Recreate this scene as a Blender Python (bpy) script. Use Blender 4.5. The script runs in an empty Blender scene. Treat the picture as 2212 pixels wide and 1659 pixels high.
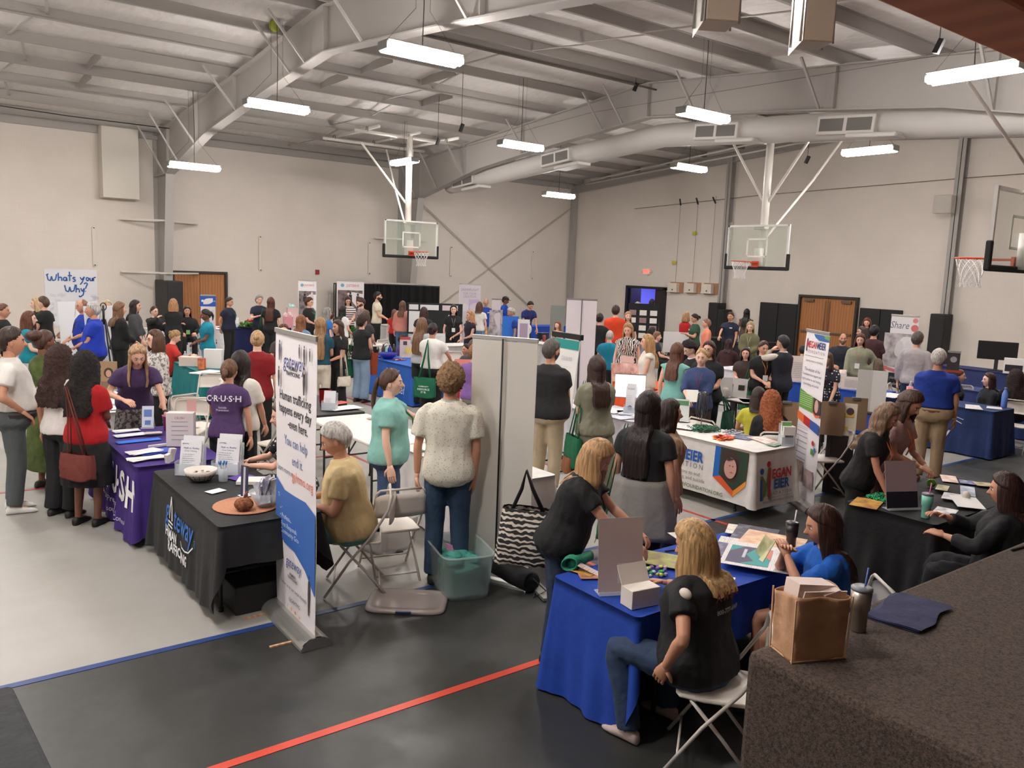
import bpy, math, random
import numpy as np
from mathutils import Vector, Matrix, Euler, Quaternion
PI = math.pi
random.seed(7)
SC = bpy.context.scene
COL = SC.collection
# ------------------------------------------------------------ camera
CF, CYAW, CPIT, CROLL, CH = 1761.0, 37.21, 8.0, 2.176, 2.64
_y, _t, _r = map(math.radians, (CYAW, CPIT, CROLL))
FV = Vector((math.sin(_y)*math.cos(_t), math.cos(_y)*math.cos(_t), -math.sin(_t)))
RT = Vector((math.cos(_y), -math.sin(_y), 0))
DN = FV.cross(RT)
RV = RT*math.cos(_r) - DN*math.sin(_r)
DV = DN*math.cos(_r) + RT*math.sin(_r)
CO = Vector((0, 0, CH))
cam_d = bpy.data.cameras.new('camera')
cam = bpy.data.objects.new('camera', cam_d)
COL.objects.link(cam)
cam_d.sensor_width = 36.0
cam_d.lens = CF/2212*36.0
cam_d.clip_start = 0.05
cam_d.clip_end = 200
cam.matrix_world = Matrix(((RV.x, -DV.x, -FV.x, 0), (RV.y, -DV.y, -FV.y, 0), (RV.z, -DV.z, -FV.z, CH), (0, 0, 0, 1)))
SC.camera = cam
# ------------------------------------------------------------ world, exposure
wd = bpy.data.worlds.new('world'); SC.world = wd; wd.use_nodes = True
wd.node_tree.nodes['Background'].inputs[0].default_value = (0.05, 0.05, 0.06, 1)
wd.node_tree.nodes['Background'].inputs[1].default_value = 0.6
SC.view_settings.view_transform = 'Standard'
SC.view_settings.look = 'None'
SC.view_settings.exposure = EXPOSURE = 1.62
SC.view_settings.gamma = 1.0
SC.view_settings.use_curve_mapping = False
LAMP_E = 34.0          # emission of the fluorescent tubes
def ray(u, v):
    return FV + RV*((u-1106)/CF) + DV*((v-829.5)/CF)
def at(u, v, ax, val):
    """point where the sight line through photo pixel (u, v) meets the plane axis = val"""
    d = ray(u, v); t = (val-CO[ax])/d[ax]
    return CO + d*t
def gz(u, v, z=0.0):
    return at(u, v, 2, z)
# ------------------------------------------------------------ materials
def lin(c):
    def f(x):
        x = x/255.0
        return x/12.92 if x <= 0.04045 else ((x+0.055)/1.055)**2.4
    return (f(c[0]), f(c[1]), f(c[2]), 1)
_M = {}
class NT:
    def __init__(s, m):
        s.t = m.node_tree; s.n = s.t.nodes; s.b = s.n['Principled BSDF']
    def add(s, ty, ins=None, **kw):
        n = s.n.new(ty)
        for k, v in kw.items(): setattr(n, k, v)
        for k, v in (ins or {}).items():
            if isinstance(v, bpy.types.NodeSocket): s.t.links.new(v, n.inputs[k])
            else: n.inputs[k].default_value = v
        return n
    def link(s, a, b): s.t.links.new(a, b)
    def ramp(s, fac, stops, interp='LINEAR'):
        n = s.add('ShaderNodeValToRGB', {0: fac}); e = n.color_ramp; e.interpolation = interp
        e.elements[0].position, e.elements[0].color = stops[0]
        e.elements[1].position, e.elements[1].color = stops[-1]
        for p, c in stops[1:-1]:
            x = e.elements.new(p); x.color = c
        return n.outputs[0]
    def bump(s, h, strength=0.3, dist=0.01):
        n = s.add('ShaderNodeBump', {'Height': h, 'Strength': strength, 'Distance': dist})
        s.link(n.outputs[0], s.b.inputs['Normal'])
def mat(c, rough=0.7, metal=0.0, pat=None, c2=None, sc=1.0, bump=None, alpha=1.0, trans=0.0, emit=0.0, spec=0.5):
    key = (tuple(c), rough, metal, pat, tuple(c2) if c2 else None, sc, bump, alpha, trans, emit, spec)
    if key in _M: return _M[key]
    m = bpy.data.materials.new('%s_%d' % (pat or 'plain', len(_M))); m.use_nodes = True
    _M[key] = m; T = NT(m); b = T.b
    A = lin(c); B = lin(c2) if c2 else tuple(x*0.72 for x in A[:3])+(1,)
    b.inputs['Base Color'].default_value = A
    b.inputs['Roughness'].default_value = rough
    b.inputs['Metallic'].default_value = metal
    b.inputs['Specular IOR Level'].default_value = spec
    if alpha < 1: b.inputs['Alpha'].default_value = alpha
    if trans: b.inputs['Transmission Weight'].default_value = trans
    if emit:
        b.inputs['Emission Color'].default_value = A; b.inputs['Emission Strength'].default_value = emit
    co = T.add('ShaderNodeTexCoord').outputs['Object']
    def noise(s, d=3, r=0.5, vec=co):
        return T.add('ShaderNodeTexNoise', {'Vector': vec, 'Scale': s*sc, 'Detail': d, 'Roughness': r}).outputs[0]
    def base(o): T.link(o, b.inputs['Base Color'])
    if pat == 'fabric':
        n = noise(9, 4); base(T.ramp(n, [(0.3, B if c2 else tuple(x*0.85 for x in A[:3])+(1,)), (0.7, A)]))
        T.bump(noise(14, 5), bump or 0.5, 0.02)
    elif pat == 'hair':
        mp = T.add('ShaderNodeMapping', {'Vector': co, 'Scale': (60*sc, 60*sc, 5*sc)})
        n = T.add('ShaderNodeTexNoise', {'Vector': mp.outputs[0], 'Scale': 1.0, 'Detail': 3.0}).outputs[0]
        base(T.ramp(n, [(0.32, B), (0.62, A)])); T.bump(n, 0.8, 0.01)
    elif pat == 'curl':
        n = noise(38, 4, 0.6); base(T.ramp(n, [(0.35, B), (0.62, A)])); T.bump(n, 1.0, 0.02)
    elif pat == 'dots':
        v = T.add('ShaderNodeTexVoronoi', {'Vector': co, 'Scale': 24*sc, 'Randomness': 0.35}).outputs['Distance']
        base(T.ramp(v, [(0.0, B), (0.27, B), (0.28, A), (1.0, A)], 'CONSTANT'))
    elif pat == 'floral':
        v = T.add('ShaderNodeTexVoronoi', {'Vector': co, 'Scale': 55*sc}).outputs['Distance']
        n = noise(20, 2)
        r1 = T.ramp(v, [(0.0, B), (0.2, B), (0.26, A), (1.0, A)])
        r2 = T.ramp(n, [(0.4, A), (0.55, lin((214, 205, 170)) if not c2 else A)])
        base(T.add('ShaderNodeMix', {6: r1, 7: r2, 0: 0.35}, data_type='RGBA').outputs[2])
    elif pat == 'snake':
        n = noise(26, 2, 0.6); base(T.ramp(n, [(0.44, B), (0.52, A)]))
    elif pat == 'zebra':
        w = T.add('ShaderNodeTexWave', {'Vector': co, 'Scale': 9*sc, 'Distortion': 9.0, 'Detail': 2.0}).outputs[1]
        base(T.ramp(w, [(0.42, B), (0.5, A)], 'CONSTANT'))
    elif pat == 'chevron':
        w = T.add('ShaderNodeTexWave', {'Vector': co, 'Scale': 9*sc, 'Distortion': 3.0, 'Detail': 0.0, 'Detail Scale': 3.0}, bands_direction='Z').outputs[1]
        base(T.ramp(w, [(0.5, A), (0.62, B)], 'CONSTANT'))
    elif pat == 'stripe':
        w = T.add('ShaderNodeTexWave', {'Vector': co, 'Scale': 5*sc, 'Distortion': 0.0}, bands_direction='Z').outputs[1]
        base(T.ramp(w, [(0.0, A), (0.6, B)], 'CONSTANT'))
    elif pat == 'plaid':
        w = T.add('ShaderNodeTexChecker', {'Vector': co, 'Scale': 22*sc, 'Color1': A, 'Color2': B}).outputs[0]; base(w)
    elif pat == 'wood':
        mp = T.add('ShaderNodeMapping', {'Vector': co, 'Scale': (3*sc, 3*sc, 0.55*sc)})
        w = T.add('ShaderNodeTexWave', {'Vector': mp.outputs[0], 'Scale': 2.2, 'Distortion': 6.0, 'Detail': 3.0, 'Detail Roughness': 0.6}).outputs[1]
        base(T.ramp(w, [(0.1, B), (0.9, A)]))
    elif pat == 'print':       # a page of printed matter: blocks of grey type and small pictures
        br = T.add('ShaderNodeTexBrick', {'Vector': co, 'Color1': B, 'Color2': tuple(min(1, x*1.0) for x in A), 'Mortar': A, 'Scale': 7*sc, 'Mortar Size': 0.045, 'Row Height': 0.12, 'Brick Width': 0.55, 'Bias': 0.2})
        base(br.outputs[0])
    elif pat == 'photo':       # a blurry printed picture
        n = noise(7, 3); base(T.ramp(n, [(0.3, B), (0.5, A), (0.7, tuple(min(1, x*1.35+0.03) for x in A[:3])+(1,))]))
    elif pat == 'skin':
        at_ = T.add('ShaderNodeAttribute', attribute_name='Col')
        base(at_.outputs['Color']); b.inputs['Subsurface Weight'].default_value = 0.0
        b.inputs['Roughness'].default_value = 0.55
    elif pat == 'carpet':
        n = noise(130, 3, 0.8); n2 = noise(75, 3, 0.6)
        mx = T.add('ShaderNodeMath', {0: n, 1: n2}, operation='ADD').outputs[0]
        base(T.ramp(T.add('ShaderNodeMath', {0: mx, 1: 0.5}, operation='MULTIPLY').outputs[0], [(0.38, B), (0.6, A)])); T.bump(n, 0.6, 0.01)
    elif pat == 'insul':       # quilted vinyl insulation facing
        mp = T.add('ShaderNodeMapping', {'Vector': co, 'Scale': (1.6, 0.9, 1)})
        n = T.add('ShaderNodeTexNoise', {'Vector': mp.outputs[0], 'Scale': 2.5, 'Detail': 4.0, 'Distortion': 1.2}).outputs[0]
        T.bump(n, 0.5, 0.06); base(T.ramp(n, [(0.3, B), (0.7, A)]))
    elif pat == 'block':       # painted concrete block wall; joints follow the wall
        tc = T.add('ShaderNodeSeparateXYZ', {0: co})
        s = T.add('ShaderNodeMath', {0: tc.outputs[0], 1: tc.outputs[1]}, operation='ADD').outputs[0]
        cb = T.add('ShaderNodeCombineXYZ', {0: s, 1: tc.outputs[2]}).outputs[0]
        br = T.add('ShaderNodeTexBrick', {'Vector': cb, 'Color1': A, 'Color2': A, 'Mortar': (0, 0, 0, 1), 'Scale': 1.0, 'Mortar Size': 0.006, 'Row Height': 0.2, 'Brick Width': 0.4, 'Mortar Smooth': 0.3})
        n = noise(1.1, 3)
        c_ = T.ramp(n, [(0.3, tuple(x*0.94 for x in A[:3])+(1,)), (0.7, A)])
        base(T.add('ShaderNodeMix', {0: br.outputs[1], 6: c_, 7: tuple(x*0.93 for x in A[:3])+(1,)}, data_type='RGBA').outputs[2])
        T.bump(T.add('ShaderNodeMath', {0: 1.0, 1: br.outputs[1]}, operation='SUBTRACT').outputs[0], 0.15, 0.003)
    elif pat == 'floor':
        n = noise(0.5, 4, 0.6); n2 = noise(3.0, 4, 0.7)
        base(T.ramp(n, [(0.3, B if c2 else tuple(x*0.9 for x in A[:3])+(1,)), (0.7, A)]))
        T.link(T.ramp(n2, [(0.3, (rough*0.8,)*3+(1,)), (0.7, (rough*1.25,)*3+(1,))]), b.inputs['Roughness'])
    if bump and pat not in ('fabric',):
        T.bump(noise(20, 3), bump, 0.01)
    return m
# ------------------------------------------------------------ mesh building
def rotz(a): return Matrix.Rotation(a, 4, 'Z')
class MB:
    """collects shapes and links them as ONE mesh object"""
    def __init__(s): s.v = []; s.f = []
    def add(s, vs, fs, M=None):
        o = len(s.v)
        s.v += [tuple(M @ Vector(p)) for p in vs] if M else [tuple(p) for p in vs]
        s.f += [tuple(i+o for i in f) for f in fs]; return s
    def box(s, c, sz, rot=None, taper=1.0):
        x, y, z = sz[0]/2, sz[1]/2, sz[2]/2; t = taper
        vs = [(-x, -y, -z), (x, -y, -z), (x, y, -z), (-x, y, -z), (-x*t, -y*t, z), (x*t, -y*t, z), (x*t, y*t, z), (-x*t, y*t, z)]
        R = Euler(rot or (0, 0, 0)).to_matrix()
        vs = [tuple(R @ Vector(p) + Vector(c)) for p in vs]
        return s.add(vs, [(0, 3, 2, 1), (4, 5, 6, 7), (0, 1, 5, 4), (1, 2, 6, 5), (2, 3, 7, 6), (3, 0, 4, 7)])
    def bar(s, a, b, w, h=None, up=(0, 0, 1)):
        """square bar from a to b"""
        a, b = Vector(a), Vector(b); h = h or w; d = (b-a).normalized(); u = Vector(up)
        if abs(d.dot(u)) > 0.98: u = Vector((1, 0, 0))
        x = d.cross(u).normalized(); u = x.cross(d).normalized()
        vs = [p + x*i*w/2 + u*j*h/2 for p in (a, b) for i, j in ((-1, -1), (1, -1), (1, 1), (-1, 1))]
        return s.add(vs, [(0, 1, 2, 3), (7, 6, 5, 4), (0, 4, 5, 1), (1, 5, 6, 2), (2, 6, 7, 3), (3, 7, 4, 0)])
    def rings(s, rs, caps=True, closed=False):
        o = len(s.v); n = len(rs[0]); m = len(rs)
        for r in rs: s.v += [tuple(p) for p in r]
        for i in range(m if closed else m-1):
            a = o+i*n; b = o+((i+1) % m)*n
            for j in range(n):
                k = (j+1) % n; s.f.append((a+j, a+k, b+k, b+j))
        if caps and not closed:
            s.f.append(tuple(o+j for j in reversed(range(n)))); s.f.append(tuple(o+(m-1)*n+j for j in range(n)))
        return s
    def tube(s, pts, r, seg=8, closed=False, flat=1.0):
        pts = [Vector(p) for p in pts]; m = len(pts); rs = []
        rr = r if isinstance(r, (list, tuple)) else [r]*m
        ref = None
        for i, p in enumerate(pts):
            if closed: d = pts[(i+1) % m]-pts[i-1]
            else: d = pts[min(i+1, m-1)]-pts[max(i-1, 0)]
            d = d.normalized() if d.length > 1e-9 else Vector((0, 0, 1))
            if ref is None:
                ref = Vector((0, 0, 1)) if abs(d.z) < 0.9 else Vector((0, 1, 0))
            x = ref - d*ref.dot(d)
            x = x.normalized() if x.length > 1e-6 else d.orthogonal().normalized()
            ref = x; yv = d.cross(x)
            rs.append([p + x*math.cos(2*PI*j/seg)*rr[i] + yv*math.sin(2*PI*j/seg)*rr[i]*flat for j in range(seg)])
        return s.rings(rs, True, closed)
    def lathe(s, prof, c=(0, 0, 0), seg=20):
        rs = [[(c[0]+r*math.cos(2*PI*j/seg), c[1]+r*math.sin(2*PI*j/seg), c[2]+z) for j in range(seg)] for r, z in prof]
        return s.rings(rs)
    def ball(s, c, r, seg=12, rg=8, M=None):
        r = r if isinstance(r, (tuple, list)) else (r, r, r); rs = []
        for i in range(rg+1):
            t = -PI/2 + PI*i/rg; ct = max(math.cos(t), 0.02)
            row = [Vector((r[0]*ct*math.cos(2*PI*j/seg), r[1]*ct*math.sin(2*PI*j/seg), r[2]*math.sin(t))) for j in range(seg)]
            rs.append([(M @ q if M else q)+Vector(c) for q in row])
        return s.rings(rs)
    def prism(s, poly, z0, z1, M=None):
        n = len(poly); vs = [(x, y, z0) for x, y in poly]+[(x, y, z1) for x, y in poly]
        fs = [tuple(reversed(range(n))), tuple(range(n, 2*n))]+[(i, (i+1) % n, n+(i+1) % n, n+i) for i in range(n)]
        return s.add(vs, fs, M)
    def grid(s, fn, nu, nv, closed_u=False):
        o = len(s.v); w = nu if closed_u else nu+1
        for j in range(nv+1):
            for i in range(w): s.v.append(tuple(fn(i/nu, j/nv)))
        for j in range(nv):
            for i in range(nu):
                k = (i+1) % w if closed_u else i+1
                s.f.append((o+j*w+i, o+j*w+k, o+(j+1)*w+k, o+(j+1)*w+i))
        return s
    def build(s, name, m, parent=None, smooth=False, loc=None, rz=0, tag=None, bevel=0, sub=0):
        me = bpy.data.meshes.new(name); me.from_pydata(s.v, [], s.f); me.update()
        return link(name, me, m, parent, smooth, loc, rz, tag, bevel, sub)
def link(name, me, m, parent=None, smooth=False, loc=None, rz=0, tag=None, bevel=0, sub=0):
    o = bpy.data.objects.new(name, me); COL.objects.link(o)
    if m is not None: me.materials.append(m)
    if parent is not None: o.parent = parent
    if loc is not None: o.location = loc
    if rz: o.rotation_euler = (0, 0, rz)
    if smooth and len(me.polygons):
        me.polygons.foreach_set('use_smooth', [True]*len(me.polygons)); me.update()
    if bevel:
        b = o.modifiers.new('bevel', 'BEVEL'); b.width = bevel; b.segments = 2; b.limit_method = 'ANGLE'; b.angle_limit = 0.7
    if sub:
        b = o.modifiers.new('sub', 'SUBSURF'); b.levels = b.render_levels = sub
    if tag: settag(o, *tag)
    return o
def settag(o, label, cat=None, group=None, kind=None):
    if label: o['label'] = label
    if cat: o['category'] = cat
    if group: o['group'] = group
    if kind: o['kind'] = kind
def thing(name, loc, rz=0, label=None, cat=None, group=None):
    o = bpy.data.objects.new(name, None); COL.objects.link(o); o.empty_display_size = 0.1
    o.location = loc; o.rotation_euler = (0, 0, rz); settag(o, label, cat, group); return o
def struct(o): o['kind'] = 'structure'; return o
def copy_tree(o, parent=None):
    c = o.copy(); COL.objects.link(c)
    if parent is not None: c.parent = parent
    for ch in list(o.children): copy_tree(ch, c)
    return c
_TX = {}
def text_mesh(txt, bold=0.0, align='CENTER'):
    k = (txt, bold, align)
    if k not in _TX:
        cu = bpy.data.curves.new('t', 'FONT'); cu.body = txt; cu.align_x = align; cu.align_y = 'CENTER'; cu.offset = bold; cu.resolution_u = 2; cu.fill_mode = 'FRONT'
        cu.space_line = 0.9
        o = bpy.data.objects.new('t', cu); COL.objects.link(o); me = bpy.data.meshes.new_from_object(o)
        vs = np.array([v.co[:] for v in me.vertices]) if len(me.vertices) else np.zeros((0, 3)); fs = [tuple(p.vertices) for p in me.polygons]
        bpy.data.objects.remove(o); bpy.data.curves.remove(cu); _TX[k] = (vs, fs)
    return _TX[k]
def lettering(txt, size, m, parent, pos, fn=None, M=None, bold=0.0, align='CENTER', sx=1.0, name='lettering', rot=0.0, shear=0.0):
    """flat raised letters; fn(u, v) -> point maps the text plane onto a surface"""
    vs, fs = text_mesh(txt, bold, align)
    out = []
    ca, sa = math.cos(rot), math.sin(rot)
    for x, y, z in vs:
        a = (x+shear*y)*size*sx; b = y*size; a, b = a*ca-b*sa+pos[0], a*sa+b*ca+pos[1]
        out.append(fn(a, b) if fn else (M @ Vector((a, b, 0)) if M else (a, 0, b)))
    mb = MB(); mb.add(out, fs)
    return mb.build(name, m, parent)
# ------------------------------------------------------------ remesh helper
_ts = bpy.data.scenes.new('scratch')
def remesh_all(jobs):
    """jobs: list of (MB, voxel, smooth) -> list of (verts, faces)"""
    obs = []
    for mb, vox, sm in jobs:
        me = bpy.data.meshes.new('j'); me.from_pydata(mb.v, [], mb.f); me.update()
        o = bpy.data.objects.new('j', me); _ts.collection.objects.link(o)
        r = o.modifiers.new('r', 'REMESH'); r.mode = 'VOXEL'; r.voxel_size = vox; r.adaptivity = 0
        if sm:
            s = o.modifiers.new('s', 'SMOOTH'); s.iterations = sm; s.factor = 0.5
        obs.append(o)
    with bpy.context.temp_override(scene=_ts, view_layer=_ts.view_layers[0]):
        dg = bpy.context.evaluated_depsgraph_get()
    out = []
    for o in obs:
        me = o.evaluated_get(dg).data; n = len(me.vertices)
        v = np.empty(n*3, np.float32); me.vertices.foreach_get('co', v)
        nm = np.empty(n*3, np.float32); me.vertices.foreach_get('normal', nm)
        q = np.empty(len(me.loops), np.int32); me.loops.foreach_get('vertex_index', q)
        out.append((v.reshape(-1, 3).astype(float), q.reshape(-1, 4), nm.reshape(-1, 3).astype(float)))
    for o in obs:
        me = o.data; bpy.data.objects.remove(o); bpy.data.meshes.remove(me)
    return out
def mesh_np(name, v, quads, tris=None):
    me = bpy.data.meshes.new(name); nq = len(quads)
    me.vertices.add(len(v)); me.vertices.foreach_set('co', np.asarray(v, np.float32).ravel())
    me.loops.add(nq*4); me.loops.foreach_set('vertex_index', np.asarray(quads, np.int32).ravel())
    me.polygons.add(nq); me.polygons.foreach_set('loop_start', np.arange(0, nq*4, 4, dtype=np.int32))
    me.polygons.foreach_set('use_smooth', np.ones(nq, bool))
    me.update(calc_edges=True); return me
_rng = np.random.RandomState(3)
_W = [(_rng.randn(3), _rng.rand()*6.3) for _ in range(24)]
def wob(p, freq, seed=0, n=7):
    """cheap smooth noise on an array of points"""
    o = np.zeros(len(p))
    for i in range(n):
        d, ph = _W[(i+seed) % 24]; o += np.sin((p @ d)*freq*(0.8+0.15*i) + ph + seed*1.7)
    return o/n
# ------------------------------------------------------------ people
def V3(*a): return np.array(a, float)
def rotx(p, a):
    c, s = math.cos(a), math.sin(a); return np.stack([p[..., 0], p[..., 1]*c-p[..., 2]*s, p[..., 1]*s+p[..., 2]*c], -1)
def rotzn(p, a):
    c, s = math.cos(a), math.sin(a); return np.stack([p[..., 0]*c-p[..., 1]*s, p[..., 0]*s+p[..., 1]*c, p[..., 2]], -1)
def smooth_path(pts, rad, n=4):
    P = [np.array(p, float) for p in pts]; R = list(rad); op, orr = [], []
    for i in range(len(P)-1):
        a, b, c, d = P[max(i-1, 0)], P[i], P[i+1], P[min(i+2, len(P)-1)]
        for k in range(n):
            t = k/n; t2, t3 = t*t, t*t*t
            op.append(0.5*((2*b)+(-a+c)*t+(2*a-5*b+4*c-d)*t2+(-a+3*b-3*c+d)*t3)); orr.append(R[i]*(1-t)+R[i+1]*t)
    op.append(P[-1]); orr.append(R[-1]); return op, orr
def limb(mb, pts, rad, seg=10, flat=1.0, n=3):
    p, r = smooth_path(pts, rad, n); mb.tube([Vector(q) for q in p], r, seg, flat=flat)
def ell(mb, rs, seg=18):
    """torso loft; each ring = (centre, x dir, y dir, a, b)"""
    rows = []
    for c, X, Y, a, b in rs:
        rows.append([tuple(c + X*a*math.copysign(abs(math.cos(t))**0.85, math.cos(t)) + Y*b*math.copysign(abs(math.sin(t))**0.85, math.sin(t))) for t in [2*PI*j/seg for j in range(seg)]])
    mb.rings(rows)
HANDS = {  # targets relative to the shoulder line centre frame, metres at 1.7 m: (side out, forward, height above floor fraction of shoulder)
    'down': (0.25, 0.03, 0.80), 'back': (0.10, -0.17, 0.92), 'hip': (0.22, 0.06, 1.0), 'front': (0.05, 0.26, 1.03), 'chest': (0.06, 0.26, 1.20),
    'up': (0.12, 0.22, 1.36), 'mouth': (0.04, 0.2, 1.48), 'reach': (0.16, 0.5, 1.02), 'cross': (-0.12, 0.20, 1.15), 'out': (0.22, 0.36, 1.08), 'shoulder': (0.14, 0.14, 1.34),
    'low': (0.2, 0.22, 0.82), 'pocket': (0.2, 0.02, 0.86), 'side': (0.34, 0.1, 1.0)}
def head_mesh(hi, s, ages=0):
    """returns verts (local: y front, z up, centred), quads, colour codes; 0 skin 1 lips 2 brow 3 white 4 iris"""
    nu, nv = (60, 44) if hi else (40, 30)
    th = np.linspace(0, 2*PI, nu, endpoint=False); ph = np.linspace(-PI/2+0.03, PI/2-0.03, nv+1)
    # pack longitudes towards the face
    th = th + 0.35*np.sin(th)*-1
    T, P_ = np.meshgrid(th, ph)
    d = np.stack([np.sin(T)*np.cos(P_), np.cos(T)*np.cos(P_), np.sin(P_)], -1).reshape(-1, 3)
    return head_shape(d, s), grid_q(nu, nv), d
def grid_q(nu, nv):
    i = np.arange(nu); j = np.arange(nv); I, J = np.meshgrid(i, j); K = (I+1) % nu
    return np.stack([J*nu+I, J*nu+K, (J+1)*nu+K, (J+1)*nu+I], -1).reshape(-1, 4)
def head_shape(d, s):
    x, y, z = d[:, 0], d[:, 1], d[:, 2]
    g = lambda u, w: np.exp(-(u/w)**2)
    px = 0.074*x; py = 0.096*y; pz = 0.118*z
    lo = np.clip(-z-0.1, 0, 1)
    px = px*(1-0.42*lo**1.3); py = np.where(y > 0, py*(1-0.10*lo), py*(1-0.50*lo))
    py = py + np.where(y > 0, 0.012*lo, 0.022*lo)
    fr = np.clip(y, 0, 1)
    py = py + fr*(0.026*g(x, 0.13)*g(z+0.22, 0.11) + 0.014*g(x, 0.10)*g(z+0.06, 0.14))      # nose
    py = py - fr*0.010*(g(x-0.36, 0.2)+g(x+0.36, 0.2))*g(z-0.03, 0.13)                       # sockets
    py = py + fr*0.005*g(z-0.22, 0.1)*g(x, 0.6)                                               # brow
    py = py + fr*0.007*g(x, 0.24)*(g(z+0.47, 0.05)+g(z+0.58, 0.06)) + fr*0.008*g(x, 0.25)*g(z+0.83, 0.12)
    px = px + np.sign(x)*fr*0.004*g(abs(x)-0.6, 0.3)*g(z+0.15, 0.25)
    return np.stack([px, py, pz], -1)*s
def hair_th(d, line, thick):
    az = np.abs(np.arctan2(d[:, 0], d[:, 1]))*180/PI
    zl = np.interp(az, [0, 25, 50, 75, 95, 115, 140, 180], line)
    k = np.clip((d[:, 2]-zl)/0.10, -1, 1)
    return np.where(k > 0, thick*(0.35+0.65*np.clip(k, 0, 1)), -0.012+0*k), k
LINES = {'short': [.66, .60, .45, .22, .12, -.25, -.62, -.66], 'bob': [.68, .60, .30, -.1, -.5, -.75, -.85, -.85], 'bald': [2, 2, 2, .05, .0, -.15, -.55, -.6],
         'up': [.70, .62, .42, .12, .02, -.3, -.55, -.6]}
def col_arr(n, c): return np.tile(np.array(lin(c)[:3]), (n, 1))
def hand(mb, wr, d, pn, side, curl, s):
    """palm + five separate fingers; d = pointing direction, pn = palm normal"""
    d = Vector(d).normalized(); pn = Vector(pn); pn = (pn-d*pn.dot(d)).normalized(); a = d.cross(pn)*side; w = Vector(wr)
    k = s
    rows = []
    for t, hw, hh in ((-0.015, .024, .018), (0.02, .032, .016), (0.055, .040, .015), (0.085, .041, .013), (0.094, .036, .009)):
        rows.append([w+d*t*k+a*math.cos(q)*hw*k+pn*math.sin(q)*hh*k for q in [2*PI*j/10 for j in range(10)]])
    mb.rings(rows)
    for i, (off, L) in enumerate(((-.029, .060), (-.010, .074), (.010, .080), (.029, .072))):
        b = w+d*0.088*k+a*off*k; c = curl*(1.0+0.12*i); pts = [b-d*0.01*k, b]; ang = 0.0; L *= k
        for q in (0.45, 0.32, 0.23):
            ang += c; b = b + (d*math.cos(ang)+pn*math.sin(ang))*L*q; pts.append(b)
        mb.tube(pts, [.0095*k, .0095*k, .0088*k, .0080*k, .0062*k], 6)
    b = w+d*0.025*k+a*0.030*k; td = (a*0.75+d*0.65+pn*0.25).normalized(); t2 = (d*0.85+a*0.25+pn*0.45).normalized()
    mb.tube([b-td*0.012*k, b+td*0.028*k, b+td*0.030*k+t2*0.026*k, b+td*0.030*k+t2*0.050*k], [.013*k, .0115*k, .0100*k, .0072*k], 6)
SKIN = {'f': (224, 172, 148), 'm': (206, 152, 124), 'o': (200, 144, 116), 'b': (120, 78, 58), 'd': (92, 60, 46), 'p': (232, 188, 166)}
_pc = [0]
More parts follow.
